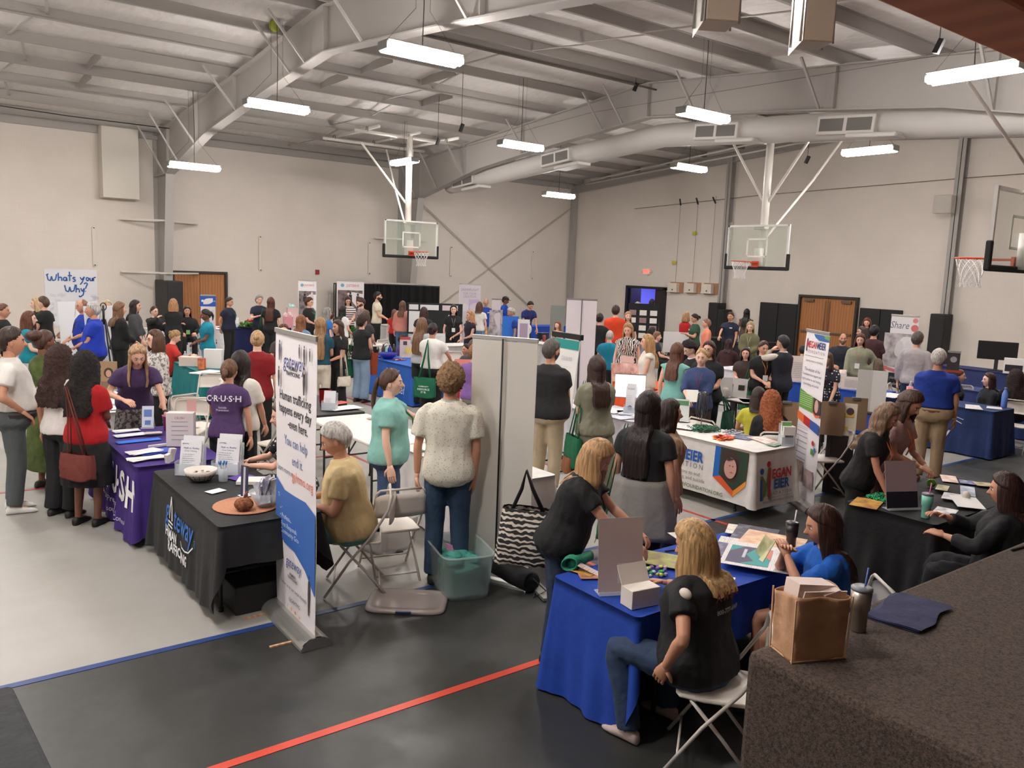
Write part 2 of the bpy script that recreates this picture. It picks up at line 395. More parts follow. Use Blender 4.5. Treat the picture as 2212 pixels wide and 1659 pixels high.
def person(u, v, h, face, label, pose='stand', top='tee', tc=(20, 20, 22), bot='trousers', bc=(24, 26, 32), hair='short', hc=(70, 48, 36), skin='f',
           L='down', R='down', lean=0, hyaw=0, hpit=0, w=1.0, fem=True, shoe=(30, 30, 32), tp=None, tc2=None, bp=None, bc2=None, shoes=True, belly=0.0,
           lan=None, badge=None, glasses=False, cap=None, hl=0.30, beard=None, seat=0.45, twist=0, step=0.0, tuck=0.0, name='person', pos=None, tsc=1.0,
           headband=False, drop=None, whs=None, kneeout=1.0, collar=None, wide=1.0, belt=None, base=0.0, lower=True, hscale=1.0, sl=None, earring=None, watch=None, text=None):
    hscale *= 1.06
    """u, v = photo pixel of the crown; the figure is stood so that its crown meets that sight line at its own height"""
    s = h/1.70; _pc[0] += 1; seed = _pc[0]
    sit = pose == 'sit'
    la = math.radians(lean)
    pel = V3(0, 0, (seat+0.10) if sit else 0.93*s)
    up = V3(0, math.sin(la), math.cos(la)); fw = V3(0, math.cos(la), -math.sin(la)); X = V3(1, 0, 0)
    def tp_(t, f=0.0, x=0.0): return pel + up*t*s + fw*f*s + X*x*s
    fm = 1.0 if fem else 0.0
    neck = tp_(0.52, 0.0); sh = {sd: tp_(0.452, -0.005, sd*(0.163 if fem else 0.182)*(0.9+0.1*w)) for sd in (-1, 1)}
    # head
    up2 = V3(0, math.sin(la*0.75), math.cos(la*0.75)); hd = neck + up2*0.135*s*hscale + V3(0, 0.018*s, 0)
    hp = math.radians(hpit) - la*0.75*1.0
    def hx(p):   # head-local -> body
        return rotzn(rotx(p, hp), -math.radians(hyaw)) + hd
    ztop = hd[2] + 0.118*s*hscale + 0.012
    # where it stands
    d = ray(u, v); hv = Vector((d.x, d.y, 0)).normalized(); fa = math.radians(face)
    side = Vector((hv.y, -hv.x, 0)); fd = -hv*math.cos(fa) + side*math.sin(fa)
    rz = math.atan2(-fd.x, fd.y)
    if pos is None:
        p = gz(u, v, ztop+base); off = Matrix.Rotation(rz, 3, 'Z') @ Vector((hd[0], hd[1], 0)); pos = (p.x-off.x, p.y-off.y)
    dist = math.hypot(pos[0], pos[1])
    hi = dist < 9.5; vox = 0.012 if dist < 5.5 else 0.016 if dist < 9.5 else 0.020 if dist < 16 else 0.027
    body, topm, botm = MB(), MB(), MB()
    B = belly
    # torso profile: t, half width, half depth, forward shift
    prof = [(-0.13, .115, .095, -.005), (-0.07, .172, .122, -.008), (0.0, .178, .122, -.005), (0.05, .168 if fem else .170, .113, -.002), (0.10, .152 if fem else .158, .104, 0.0), (0.18, .137 if fem else .155, .100, .004),
            (0.27, .150 if fem else .165, .112, .010), (0.35, .160 if fem else .175, .118 if fem else .114, .012), (0.43, .158 if fem else .178, .098, 0.0), (0.475, .130, .078, -.006), (0.505, .085, .064, -.002), (0.525, .058, .054, 0.0)]
    def torso(mb, inf, lo=-9, hi_=9, flare=0.0, f=1.0):
        rs = []
        for t, a, b, sh_ in prof:
            if t < lo or t > hi_: continue
            bb = B*math.exp(-((t-0.10)/0.14)**2)
            wv = w if t < 0.45 else 1+(w-1)*0.5
            fl = flare*max(0, (0.15-t)/0.3)
            rs.append((tp_(t, sh_+bb*0.5+(0.0)), X, fw, (a*f*wv+inf+fl+bb*0.3)*s, (b*f*wv+inf+fl+bb*0.7)*s))
        ell(mb, rs)
        if fem and lo < 0.3 and hi_ > 0.3:
            for sd in (-1, 1): mb.ball(tuple(tp_(0.315, 0.070*w+inf*0.6+B*0.15, sd*0.065)), tuple(x*s*(0.85+0.25*(w-0.8)) for x in (0.062, 0.055, 0.058)), 10, 6)
    def arm(sd, tgt):
        S = sh[sd]
        if isinstance(tgt, str):
            o, fwd, z = HANDS[tgt]
            T = np.array([sd*o*s*(0.8+0.2*w), fwd*s+B*0.3, 0.0])
            base_z = (z-1.40)*s
            T = np.array([T[0], S[1]+T[1], S[2]+base_z]) if not (sit and z < 1.0) else np.array([sd*0.16*s, 0.30*s, seat+0.22])
        else: T = np.array(tgt, float)*V3(1, 1, 1)
        l1, l2 = 0.285*s, 0.25*s; D = T-S; L_ = np.linalg.norm(D)
        if L_ > l1+l2-0.004: D = D/L_*(l1+l2-0.004); L_ = l1+l2-0.004; T = S+D
        a = (l1*l1-l2*l2+L_*L_)/(2*L_); hgt = math.sqrt(max(l1*l1-a*a, 0))
        pole = V3(sd*0.75, -0.75, -0.45); pole = pole - D*(pole@D)/(L_*L_); pole /= np.linalg.norm(pole)+1e-9
        E = S + D/L_*a + pole*hgt
        return S, E, T
    arms = {1: arm(1, R), -1: arm(-1, L)}
    # legs
    legs = {}
    for sd in (-1, 1):
        if sit:
            hipj = V3(sd*0.095*s, 0.0, pel[2]-0.02); kn = V3(sd*0.13*s*kneeout, 0.42*s, pel[2]-0.03); an = V3(sd*0.13*s*kneeout, 0.42*s-tuck, 0.09*s)
        else:
            st = step*(1 if sd == 1 else -1)
            hipj = V3(sd*0.092*s, 0, 0.88*s); kn = V3(sd*0.098*s*wide, 0.02+st*0.5, 0.48*s); an = V3(sd*0.105*s*wide, -0.02+st, 0.085*s)
        legs[sd] = (hipj, kn, an)
    bodyf = 0.93
    torso(body, -0.004, f=bodyf)
    body.tube([tuple(neck-up*0.05*s), tuple(neck+up*0.0), tuple(hd-V3(0, 0.012, 0.05)*s)], [.062*s, .055*s, .054*s], 12)
    for sd in (-1, 1):
        S, E, T = arms[sd]; q = 0.9+0.25*(w-0.9)
        limb(body, [S-V3(sd*0.05, 0, -0.01), S+(E-S)*0.12, S+(E-S)*0.3, E, E+(T-E)*0.3, T], [.030*s*q, .044*s*q, .046*s*q, .037*s*q, .039*s*q, .024*s])
        a, k, n = legs[sd]; q = 0.85+0.3*(w-0.85)
        if lower:
            limb(body, [a, a+(k-a)*0.5, k, k+(n-k)*0.3, n], [.085*s*q, .072*s*q, .053*s*q, .054*s*q, .034*s])
            body.tube([tuple(n+V3(0, -.03, -.0)), tuple(n+V3(0, 0.03, -0.035*s)), tuple(n+V3(0, 0.13*s, -0.055*s))], [.03*s, .035*s, .02*s], 8)
    cl = 0.014 + vox*0.25
    dress = top == 'dress'
    tz = drop if drop is not None else (-0.07 if top != 'long' else -0.12)
    torso(topm, cl, lo=tz-0.001 if tz > -0.13 else -0.131, flare=0.006 if not dress else 0.03)
    if top in ('tee', 'polo', 'long', 'dress', 'jacket', 'sweater', 'shirt', 'tank', 'cap'):
        slv = {'tee': 0.62, 'polo': 0.68, 'dress': 0.6, 'tank': 0.0, 'shirt': 0.75, 'cap': 0.35}.get(top, 2.0) if sl is None else sl
        for sd in (-1, 1):
            S, E, T = arms[sd]; q = (0.9+0.25*(w-0.9))*(1.12 if top in ('shirt', 'jacket', 'tee', 'polo') else 1.0)
            if slv <= 0: continue
            if slv <= 1:
                e = S+(E-S)*slv; limb(topm, [S-V3(sd*0.055, 0, -0.012), S+(E-S)*0.12, S+(E-S)*slv*0.55, e], [(.034*q+cl*.6)*s, (.047*q+cl*.8)*s, (.050*q+cl)*s, (.048*q+cl*1.3)*s])
            else:
                e = E+(T-E)*(slv-1 if slv < 2 else 0.93)
                limb(topm, [S-V3(sd*0.055, 0, -.012), S+(E-S)*.12, S+(E-S)*0.4, E, E+(e-E)*0.5, e], [(.034*q+cl*.6)*s, (.047*q+cl*.8)*s, (.049*q+cl)*s, (.043*q+cl)*s, (.040*q+cl)*s, (.032*q+cl)*s])
    # bottoms
    if bot in ('trousers', 'shorts', 'wide', 'leggings') and not dress:
        rs = [(tp_(t, sh_+B*math.exp(-((t-0.10)/0.14)**2)*.5), X, fw, (a*w+cl*0.6+B*.2)*s, (b*w+cl*0.45+B*math.exp(-((t-0.10)/0.14)**2)*.6)*s) for t, a, b, sh_ in prof if t <= 0.05]
        ell(botm, rs)
        for sd in (-1, 1):
            a, k, n = legs[sd]; q = 0.85+0.3*(w-0.85); x = 0.024 if bot == 'wide' else 0.008 if bot == 'trousers' else 0.0
            if bot == 'shorts':
                e = a+(k-a)*0.86; limb(botm, [a, a+(k-a)*0.45, e], [(.088*q+cl)*s, (.080*q+cl+.008)*s, (.074*q+cl+.012)*s])
            else:
                limb(botm, [a, a+(k-a)*0.5, k, k+(n-k)*0.5, n+(n-k)*0.02], [(.088*q+cl)*s, (.076*q+cl+x*.6)*s, (.057*q+cl+x)*s, (.050*q+cl+x)*s, (.043+cl+x*1.3)*s])
    elif bot in ('skirt', 'longskirt', 'dress') or dress:
        tgt = topm if dress else botm
        zl = {'skirt': 0.42, 'longskirt': 0.22, 'dress': 0.40}.get(bot, 0.4)*s
        if sit:
            rs = [(tp_(t, sh_), X, fw, (a*w+cl)*s, (b*w+cl)*s) for t, a, b, sh_ in prof if t <= 0.101]; ell(tgt, rs)
            for sd in (-1, 1):
                a, k, n = legs[sd]; limb(tgt, [a, a+(k-a)*0.5, k+V3(0, .02, 0)], [.105*s, .10*s, .085*s])
            tgt.box(tuple((legs[1][0]+legs[1][1]+legs[-1][0]+legs[-1][1])/4), (0.2*s, 0.38*s, 0.12*s))
        else:
            z0 = pel[2]+0.05*s; rs = []
            for i in range(9):
                t = i/8; z = z0*(1-t)+zl*t; aa = (.150*w*(1-t)**2+.19*w*(1-(1-t)**2)+cl*min(1, t*4)+0.03*t*wide)*s; cy = (pel[1])*(1-t)
                c = V3(0, cy-0.005, z)
                if z > pel[2]-0.05*s: c = c + V3(0, math.sin(la)*(z-pel[2]), 0)
                rs.append((c, X, V3(0, 1, 0), aa, aa*(0.64+0.14*min(1, t*3))))
            ell(tgt, rs)
    jobs = [(body, vox*0.95 if hi else vox, 2), (topm, vox, 3)]
    if botm.v: jobs.append((botm, vox, 3))
    if whs:
        wm = MB()
        for sd in (-1, 1):
            S, E, T = arms[sd]; limb(wm, [S-V3(sd*.03, 0, 0), S+(E-S)*.4, E, E+(T-E)*.5, T-(T-E)*.08], [.056*s, .062*s, .056*s, .052*s, .040*s])
        jobs.append((wm, vox, 3))
    res = remesh_all(jobs)
    root = thing(name, (pos[0], pos[1], base), rz, label, 'person')
    # --- body with head and hands as one mesh
    bv, bq, _ = res[0]; sk = SKIN[skin] if isinstance(skin, str) else skin
    hv_, hq, dd = head_mesh(hi, s*hscale); hw = hx(hv_)
    hcol = col_arr(len(hw), sk)
    x, y, z = dd[:, 0], dd[:, 1], dd[:, 2]
    lip = (y > 0) & (abs(x) < 0.26) & (abs(z+0.52) < 0.055); hcol[lip] = np.array(lin([int(a*b) for a, b in zip(sk, (.86, .62, .62))])[:3])
    br = (y > 0) & (abs(abs(x)-0.38) < 0.2) & (abs(z-0.20-0.1*(0.38-abs(abs(x)-0.38))) < (0.035 if hi else .055)); hcol[br] = np.array(lin([int(a*0.55+20) for a in hc])[:3])
    ey = (y > 0) & (((abs(x)-0.37)/.17)**2+((z-0.035)/(.075 if hi else .09))**2 < 1); hcol[ey] = np.array(lin([int(a*(0.62 if hi else .42)) for a in sk])[:3])
    nz_ = (y > 0) & (abs(abs(x)-.09) < .05) & (abs(z+.30) < .03); hcol[nz_] = np.array(lin([int(a*0.6) for a in sk])[:3])
    ck = (y > 0) & (np.hypot(abs(x)-0.5, z+0.2) < 0.2); hcol[ck] = hcol[ck]*np.array([1.04, 0.92, 0.92])
    if beard:
        bd = (y > -0.25) & (z < -0.22+0.3*np.clip(abs(x)-0.5, 0, 1)) & ~lip & ((abs(x) > 0.3) | (z < -0.6) | ((z > -0.46) & (z < -0.36) & (abs(x) < 0.3))) & (z > -0.97)
        hcol[bd] = np.array(lin(beard)[:3])
    ex = MB(); ec = []
    def tag_(n0, c): ec.extend([np.array(lin(c)[:3])]*(len(ex.v)-n0))
    for sd in (-1, 1):
        n0 = len(ex.v); ex.ball((0, 0, 0), (0.012*s, 0.011*s, 0.011*s), 8, 6)
        pts = np.array(ex.v[n0:]) + V3(sd*0.0290, 0.0775, 0.004)*s*hscale; ex.v[n0:] = [tuple(q) for q in hx(pts)]; tag_(n0, (226, 220, 214))
        n0 = len(ex.v); ex.ball((0, 0, 0), (0.0058*s, 0.0050*s, 0.0062*s), 8, 4)
        pts = np.array(ex.v[n0:]) + V3(sd*0.0290, 0.0862, 0.0045)*s*hscale; ex.v[n0:] = [tuple(q) for q in hx(pts)]; tag_(n0, (40, 28, 22))
        n0 = len(ex.v); ex.ball((0, 0, 0), (0.009*s, 0.019*s, 0.030*s), 8, 6)
        pts = np.array(ex.v[n0:]) + V3(sd*0.0745, 0.0, -0.008)*s*hscale; ex.v[n0:] = [tuple(q) for q in hx(pts)]; tag_(n0, [int(q*0.96) for q in sk])
        S, E, T = arms[sd]; dr = (T-E)/np.linalg.norm(T-E); n0 = len(ex.v)
        pn = V3(-sd, 0.1, -0.0) if abs(dr[2]) > 0.7 else V3(-sd*0.35, 0.0, -1)
        hand(ex, T, dr, pn, -sd if abs(dr[2]) > 0.7 else sd, 0.32 if dr[2] > -0.7 else 0.22, s*(1.0 if fem else 1.1)); tag_(n0, sk)
    exq = [f for f in ex.f]
    v_all = [tuple(q) for q in bv]; nb = len(v_all); v_all += [tuple(q) for q in hw]; nh = len(v_all); v_all += list(ex.v)
    f_all = bq.tolist() + (hq+nb).tolist() + [tuple(i+nh for i in f) for f in exq]
    me = bpy.data.meshes.new('body'); me.from_pydata(v_all, [], f_all); me.update()
    ca = me.attributes.new('Col', 'FLOAT_COLOR', 'POINT')
    cc = np.ones((len(v_all), 4), np.float32); cc[:nb, :3] = np.array(lin(sk)[:3]); cc[nb:nh, :3] = hcol; cc[nh:, :3] = np.array(ec); ca.data.foreach_set('color', cc.ravel())
    link('body', me, mat((200, 160, 140), 0.55, pat='skin'), root, True)
    # --- clothes
    def cloth(r, nm, m, amp):
        vv, q, nr = r; d1 = wob(vv*V3(1, 1, 0.45), 26, seed)*amp + wob(vv*V3(1, 1, 0.8), 60, seed+5)*amp*0.35
        fold = np.maximum(0, wob(vv*V3(1, 1, 0.3), 42, seed+9))*amp*0.9
        vv = vv + nr*(d1+fold)[:, None]; me_ = mesh_np(nm, vv, q); return link(nm, me_, m, root)
    tm = mat(tc, 0.85, pat=tp or 'fabric', c2=tc2, sc=tsc)
    tn = {'tee': 'shirt', 'polo': 'shirt', 'shirt': 'shirt', 'long': 'top', 'dress': 'dress', 'jacket': 'jacket', 'sweater': 'sweatshirt', 'tank': 'top', 'cap': 'blouse', 'vest': 'vest'}[top]
    amp = 0.0075 if hi else 0.0045
    cloth(res[1], tn, tm, amp*(1.3 if top in ('shirt', 'dress', 'jacket') else 1.0))
    if botm.v: cloth(res[2], {'trousers': 'trousers', 'wide': 'trousers', 'leggings': 'leggings', 'shorts': 'shorts'}.get(bot, 'skirt'), mat(bc, 0.85, pat=bp or 'fabric', c2=bc2), amp)
    if whs: cloth(res[-1], 'shirt_sleeves', mat(whs, .85, pat='fabric'), amp)
    if shoes and lower:
        for sd in (-1, 1):
            a, k, n = legs[sd]; mb = MB(); z0 = n[2]-0.085*s
            rows = []
            for yy, hw_, hh in ((-.072, .020, .045), (-.06, .032, .070), (-.02, .036, .085), (.04, .038, .070), (.10, .043, .050), (.155, .038, .034), (.185, .018, .018)):
                rows.append([(n[0]+math.copysign(abs(math.cos(q))**.7, math.cos(q))*hw_*s, n[1]+yy*s, z0+(hh/2+math.copysign(abs(math.sin(q))**.7, math.sin(q))*hh/2)*s) for q in [2*PI*j/10 for j in range(10)]])
            mb.rings(rows); mb.build('shoe', mat(shoe, 0.6), root, True)
    # --- hair
    if hair and hair != 'none':
        curly = 'curly' in hair; hcm = mat(hc, 0.45 if not curly else 0.7, pat='curl' if curly else 'hair', c2=[int(q_*.66) for q_ in hc], spec=0.35)
        line = 'bald' if hair == 'bald' else 'up' if hair in ('pony', 'bun', 'up', 'clip', 'puff') else 'short'
        th_ = 0.020 if hair == 'short' else 0.006 if hair == 'bald' else 0.014 if line == 'up' else 0.022
        if curly: th_ = 0.034 if hair != 'curlylong' else 0.045
        nu, nv = (84, 50) if hi else (36, 22)
        T_, P_ = np.meshgrid(np.linspace(0, 2*PI, nu, endpoint=False), np.linspace(-PI/2+0.05, PI/2-0.02, nv+1))
        dd = np.stack([np.sin(T_)*np.cos(P_), np.cos(T_)*np.cos(P_), np.sin(P_)], -1).reshape(-1, 3)
        ht, k = hair_th(dd, LINES[line], th_*s)
        base_ = head_shape(dd*np.where(dd[:, 1:2] > 0, 1, 1), s*hscale)
        ns = wob(dd, 22 if curly else 5, seed, 9)*(0.018 if curly else 0.003)*s*np.clip(k, 0, 1)
        if not curly: ns += np.sin(np.arctan2(dd[:, 0], -dd[:, 1])*46+dd[:, 2]*5)*0.0012*s*np.clip(k, 0, 1)
        if curly and hi: ns += wob(dd, 70, seed+3, 12)*0.008*s*np.clip(k, 0, 1)
        pv = base_ + dd*(ht+ns)[:, None]
        hv2 = [hx(pv)]; hq2 = [grid_q(nu, nv)]; off = len(pv)
        def addgrid(fn, nu_, nv_):
            nonlocal off
            U, W_ = np.meshgrid(np.linspace(0, 1, nu_, endpoint=False), np.linspace(0, 1, nv_+1)); g_ = fn(U.ravel(), W_.ravel())
            hv2.append(g_); hq2.append(grid_q(nu_, nv_)+off); off += len(g_)
        if hair in ('long', 'bob', 'curlylong', 'braids', 'wavy'):
            Ln = hl*s if hair != 'bob' else (hl if hl != 0.30 else 0.10)*s; wav = 0.010 if hair in ('wavy', 'curlylong') else 0.0025
            ztp = 0.085*s; L_ = ztp+0.10*s+Ln; vol = {'curlylong': 1.35, 'wavy': 1.12, 'bob': 1.08}.get(hair, 1.0)
            hdc = hx(V3(0, 0, 0)); yawr = math.radians(hyaw)
            def curt(U, W_):
                # closed section: outer arc then inner arc back
                z = ztp - L_*W_; up_t = np.clip(W_*L_/(0.15*s), 0, 1)
                span = np.interp(W_*L_/s, [0, .10, .17, .26, .5], [118, 116, 112, 102, 84])*PI/180
                if hair == 'bob': span = np.interp(W_*L_/s, [0, .10, .2, .3], [118, 122, 126, 124])*PI/180
                outer = U < 0.5; uu = np.where(outer, U*2, 2-U*2)*2-1; az = uu*span  # 0 = back
                ro = np.interp(W_, [0, .25, .5, .85, 1], [1.04, 1.08, 1.16, 1.22, 1.10])*np.interp(W_*L_/s, [0, .02, .05, .09], [.72, .84, .96, 1.0])*vol; ri = ro - np.interp(W_, [0, .3, 1], [.25, .30, .22])
                r_ = np.where(outer, ro, ri)
                r_ = r_ + np.where(outer, 1, .3)*(np.sin(az*17+seed+W_*2)*0.035 + np.sin(az*37+W_*5)*0.028)
                px_ = np.sin(az)*0.090*s*r_; py_ = -np.cos(az)*0.112*s*r_ + 0.006
                if wav > .004: px_ = px_ + np.sin(W_*26+az*3+seed)*wav*s*W_; py_ = py_ + np.cos(W_*23+az*5)*wav*s*W_
                if curly:
                    q_ = np.stack([px_, py_, z], -1); nz = wob(q_, 130, seed, 10)*0.016*s; px_ = px_+np.sin(az)*nz; py_ = py_-np.cos(az)*nz
                z = z - np.clip(W_-0.75, 0, 1)*np.abs(np.sin(az*9+seed)+np.sin(az*23))*0.05*s*(0 if hair == 'bob' else 1)
                pl = np.stack([px_, py_, z*0], -1)
                # upper part follows head tilt, the rest hangs
                A_ = rotzn(rotx(np.stack([px_, py_, z], -1), hp), -yawr)+hd
                H_ = rotzn(pl, -yawr) + hd + np.stack([0*z, 0*z, z], -1)
                kk = np.clip(W_*L_/(0.2*s), 0, 1)[:, None]
                mixd = A_*(1-kk*0.8)+H_*(kk*0.8)
                # rest on the back of the torso
                zz = mixd[:, 2]; tt = np.clip((zz-pel[2])/(up[2]*s+1e-6), 0, 0.52); yb = pel[1]+up[1]*tt*s-(0.105*w+cl)*s*np.interp(tt, [0, .3, .43, .475, .505, .52], [1.0, 1.08, .95, .78, .62, .5])
                on = (zz < neck[2]) & (np.abs(az) < 1.15)
                mixd[:, 1] = np.where(on & (mixd[:, 1] > yb-0.012), yb-0.012-np.where(outer, 0.022*s, 0.0), mixd[:, 1])
                return mixd
            addgrid(curt, 56 if hi else 28, 26 if hi else 12)
        def blob(c, r, amp=0.004, fr=60):
            def fn(U, W_):
                P2 = (W_-0.5)*PI*0.98; dx = np.stack([np.sin(U*2*PI)*np.cos(P2), np.cos(U*2*PI)*np.cos(P2), np.sin(P2)], -1)
                return hx(dx*(np.array(r)*s + 0)+V3(*c)*s + dx*(wob(dx, 9 if not curly else 26, seed, 8)*amp)[:, None])
            addgrid(fn, 24 if hi else 14, 16 if hi else 9)
        if hair == 'bun': blob((0, -0.098, 0.045), (0.040, 0.036, 0.038))
        if hair == 'puff': blob((0, -0.105, 0.075), (0.075, 0.095, 0.06), 0.012)
        if hair in ('up', 'clip'): blob((0, -0.085, 0.01), (0.050, 0.035, 0.065), 0.008)
        if hair == 'pony' or hair == 'clip':
            Ln = hl*s
            def pt(U, W_):
                r_ = 0.026*s*np.interp(W_, [0, .1, .5, 1], [.6, 1.1, 1.2, .35]); z = -W_*Ln; yy = -0.115*s-0.045*s*np.sin(W_*2.2)
                px_ = np.cos(U*2*PI)*r_+np.sin(W_*9+seed)*0.006; py_ = yy+np.sin(U*2*PI)*r_*0.8
                px_ += np.sin(U*40)*0.002
                zt = 0.05 if hair == 'pony' else 0.03
                q_ = np.stack([px_, py_, z*0+zt*s], -1); return rotzn(rotx(q_, hp), -math.radians(hyaw)) + hd + np.stack([0*z, 0*z, z], -1)
            addgrid(pt, 16, 14)
        me_ = mesh_np('hair', np.concatenate(hv2), np.concatenate(hq2)); link('hair', me_, hcm, root)
    # --- extras
    def hl_(pts): return [tuple(q) for q in hx(np.array(pts, float)*s*hscale)]
    if glasses:
        mb = MB()
        for sd in (-1, 1):
            mb.tube([Vector(q) for q in hl_([(sd*0.030+0.021*math.cos(a), 0.099, 0.002+0.017*math.sin(a)) for a in [2*PI*i/10 for i in range(10)]])], 0.0016, 5, True)
            mb.tube([Vector(q) for q in hl_([(sd*0.051, 0.097, 0.006), (sd*0.072, 0.06, 0.006), (sd*0.078, 0.0, 0.004)])], 0.0015, 5)
        mb.tube([Vector(q) for q in hl_([(-0.009, 0.101, 0.004), (0.009, 0.101, 0.004)])], 0.0015, 5)
        mb.build('glasses', mat((40, 36, 34), 0.4), root)
    if cap:
        mb = MB(); dd2 = []
        for i in range(7):
            ph = PI/2*i/6
            dd2.append(hl_([(0.088*math.cos(ph)*math.cos(a), 0.110*math.cos(ph)*math.sin(a)-0.004, 0.042+0.090*math.sin(ph)) for a in [2*PI*j/16 for j in range(16)]]))
        mb.rings(dd2); mb.rings([hl_([(0.075*math.cos(a), 0.085+0.075*max(0, math.sin(a)), zz) for a in [2*PI*j/12 for j in range(12)]]) for zz in (0.045, 0.053)])
        mb.build('cap', mat(cap, 0.8), root, True)
    if lan:
        mb = MB(); n0 = neck; z1 = 0.20 if fem else 0.18
        fr_ = 0.118*w+cl+(0.024 if fem else 0.0)
        pts = [tuple(tp_(0.50, -0.065)), tuple(tp_(0.505, 0.0, -0.062)), tuple(tp_(0.44, 0.112, -0.045)), tuple(tp_(0.34, fr_+0.025, -0.02)), tuple(tp_(0.20, fr_+0.01+B*0.8, 0)), tuple(tp_(0.34, fr_+0.025, 0.02)), tuple(tp_(0.44, 0.112, 0.045)), tuple(tp_(0.505, 0.0, 0.062))]
        mb.tube([Vector(q) for q in pts], 0.006*s, 6, True, flat=0.4); mb.build('lanyard', mat(lan, 0.7), root)
        if badge:
            mb = MB(); c = tp_(0.145, fr_+0.022+B*0.8); mb.box(tuple(c), (0.085, 0.004, 0.10), (-la, 0, 0)); mb.build('badge', mat(badge, 0.5), root)
    if badge and not lan:
        mb = MB(); c = tp_(0.37, 0.140*w+cl+(.02 if fem else 0), -0.075); mb.box(tuple(c), (0.075, 0.004, 0.032), (-la-0.2, 0, 0)); mb.build('name_badge', mat(badge, 0.5), root)
    if belt:
        mb = MB(); mb.rings([[tuple(tp_(t, B*.38)+X*(0.172*w+B*0.25+cl*.9)*s*math.cos(q)+fw*(0.116*w+B*0.5+cl*.9)*s*math.sin(q)) for q in [2*PI*j/20 for j in range(20)]] for t in (-0.004, 0.026)], False)
        mb.build('belt', mat(belt, 0.6), root, True)
    if collar:
        mb = MB(); mb.rings([[tuple(tp_(t, 0.0)+X*r_*s*math.cos(q)+fw*(r_*0.95)*s*math.sin(q)) for q in [2*PI*j/16 for j in range(16)]] for t, r_ in ((0.49, .090), (0.535, .068), (0.53, .060), (0.49, .070))], False)
        mb.build('collar', mat(collar, 0.8, pat='fabric'), root, True)
    if watch:
        S, E, T = arms[watch]; dr = (T-E)/np.linalg.norm(T-E); mb = MB(); c = T-dr*0.02
        mb.tube([Vector(c-dr*0.012), Vector(c+dr*0.012)], 0.030*s, 12); mb.build('wristband', mat((30, 30, 32), 0.5), root)
    if text:
        # printing on the back of the shirt
        for tx, sz, t, cc_ in text:
            lettering(tx, sz, mat(cc_, 0.8), root, (0, 0), fn=lambda a, b, t=t: tuple(tp_(t+b/s, -(0.118*w+cl+0.012)*math.sqrt(max(0.2, 1-(a/(0.24*w))**2))-(0.008 if fem else 0.004))+X*a), bold=0.02)
    return root, dict(pos=pos, rz=rz, arms=arms, s=s, sh=sh, neck=neck)
def wpt(info, p):
    """body-local point to world"""
    c, s_ = math.cos(info['rz']), math.sin(info['rz']); return Vector((info['pos'][0]+p[0]*c-p[1]*s_, info['pos'][1]+p[0]*s_+p[1]*c, p[2]))
# ------------------------------------------------------------ the hall
XA, YB, XL, YN = 24.2, 27.8, -10.6, 1.75      # gable wall, side wall, far left wall, proscenium wall
EAVE, RIDGE, YR = 6.33, 7.40, 15.1
WALL = mat((221, 211, 201), 0.8, pat='block')
STEEL = mat((164, 159, 154), 0.6)
PUR = mat((152, 146, 141), 0.6)
def rooftop(y): return RIDGE - abs(y-YR)*(RIDGE-EAVE)/(YB-YR)
# floor: light court inside the blue line, dark grey run-off outside it
mb = MB(); mb.box(((XL+XA)/2, (5.55+YB)/2, -0.05), (XA-XL+0.2, YB-5.55+0.1, 0.1))
struct(mb.build('floor', mat((162, 159, 152), 0.42, pat='floor', c2=(155, 152, 145))))
mb = MB(); mb.box(((XL+XA)/2, (5.55-7)/2, -0.05), (XA-XL+0.2, 12.55, 0.1))
o = struct(mb.build('floor', mat((55, 55, 53), 0.42, pat='floor', c2=(48, 48, 46)))); o.name = 'floor_runoff'
def line(name, x0, y0, x1, y1, c, label):
    mb = MB(); mb.box(((x0+x1)/2, (y0+y1)/2, 0.0015), (abs(x1-x0), abs(y1-y0), 0.003)); o = mb.build(name, mat(c, 0.4)); struct(o); o['label'] = label
line('trim_1', XL, 5.50, XA, 5.56, (38, 62, 118), 'blue boundary line along the edge of the pale court')
line('trim_2', XL, 3.99, XA, 4.05, (205, 72, 52), 'red line across the dark grey floor')
line('trim_3', XL, 10.23, 4.9, 10.28, (176, 62, 58), 'red line across the pale floor at far left')
line('trim_4', 4.93, 4.05, 4.98, 10.28, (176, 62, 58), 'red line running away behind the white tables')
line('trim_5', 7.02, 4.05, 7.07, 20.0, (176, 62, 58), 'long red line running away towards the far wall')
# walls
def wall(name, pts, n, holes=()):
    """pts: (a, z) outline; n: ('x', value) or ('y', value)"""
    mb = MB(); ax, val = n; t = 0.2 if val > 0 else -0.2
    vs = [((val, a, z) if ax == 'x' else (a, val, z)) for a, z in pts]+[((val+t, a, z) if ax == 'x' else (a, val+t, z)) for a, z in pts]
    k = len(pts); mb.add(vs, [tuple(range(k)), tuple(range(2*k-1, k-1, -1))]+[(i, (i+1) % k, k+(i+1) % k, k+i) for i in range(k)])
    return struct(mb.build(name, WALL))
wall('wall_back', [(XL-0.2, 0), (XA+0.2, 0), (XA+0.2, EAVE+0.3), (XL-0.2, EAVE+0.3)], ('y', YB))
# gable wall with the opening of the single doorway
D0, D1, DH = 22.12, 24.14, 2.12
wall('wall_right', [(YN, 0), (D0, 0), (D0, DH), (D1, DH), (D1, 0), (YB+0.2, 0), (YB+0.2, EAVE+0.2), (YR, RIDGE+0.3), (YN, rooftop(YN)+0.25)], ('x', XA))
wall('wall_left', [(-7, 0), (YB+0.2, 0), (YB+0.2, EAVE+0.2), (YR, RIDGE+0.3), (-7, rooftop(-7)+0.2)], ('x', XL))
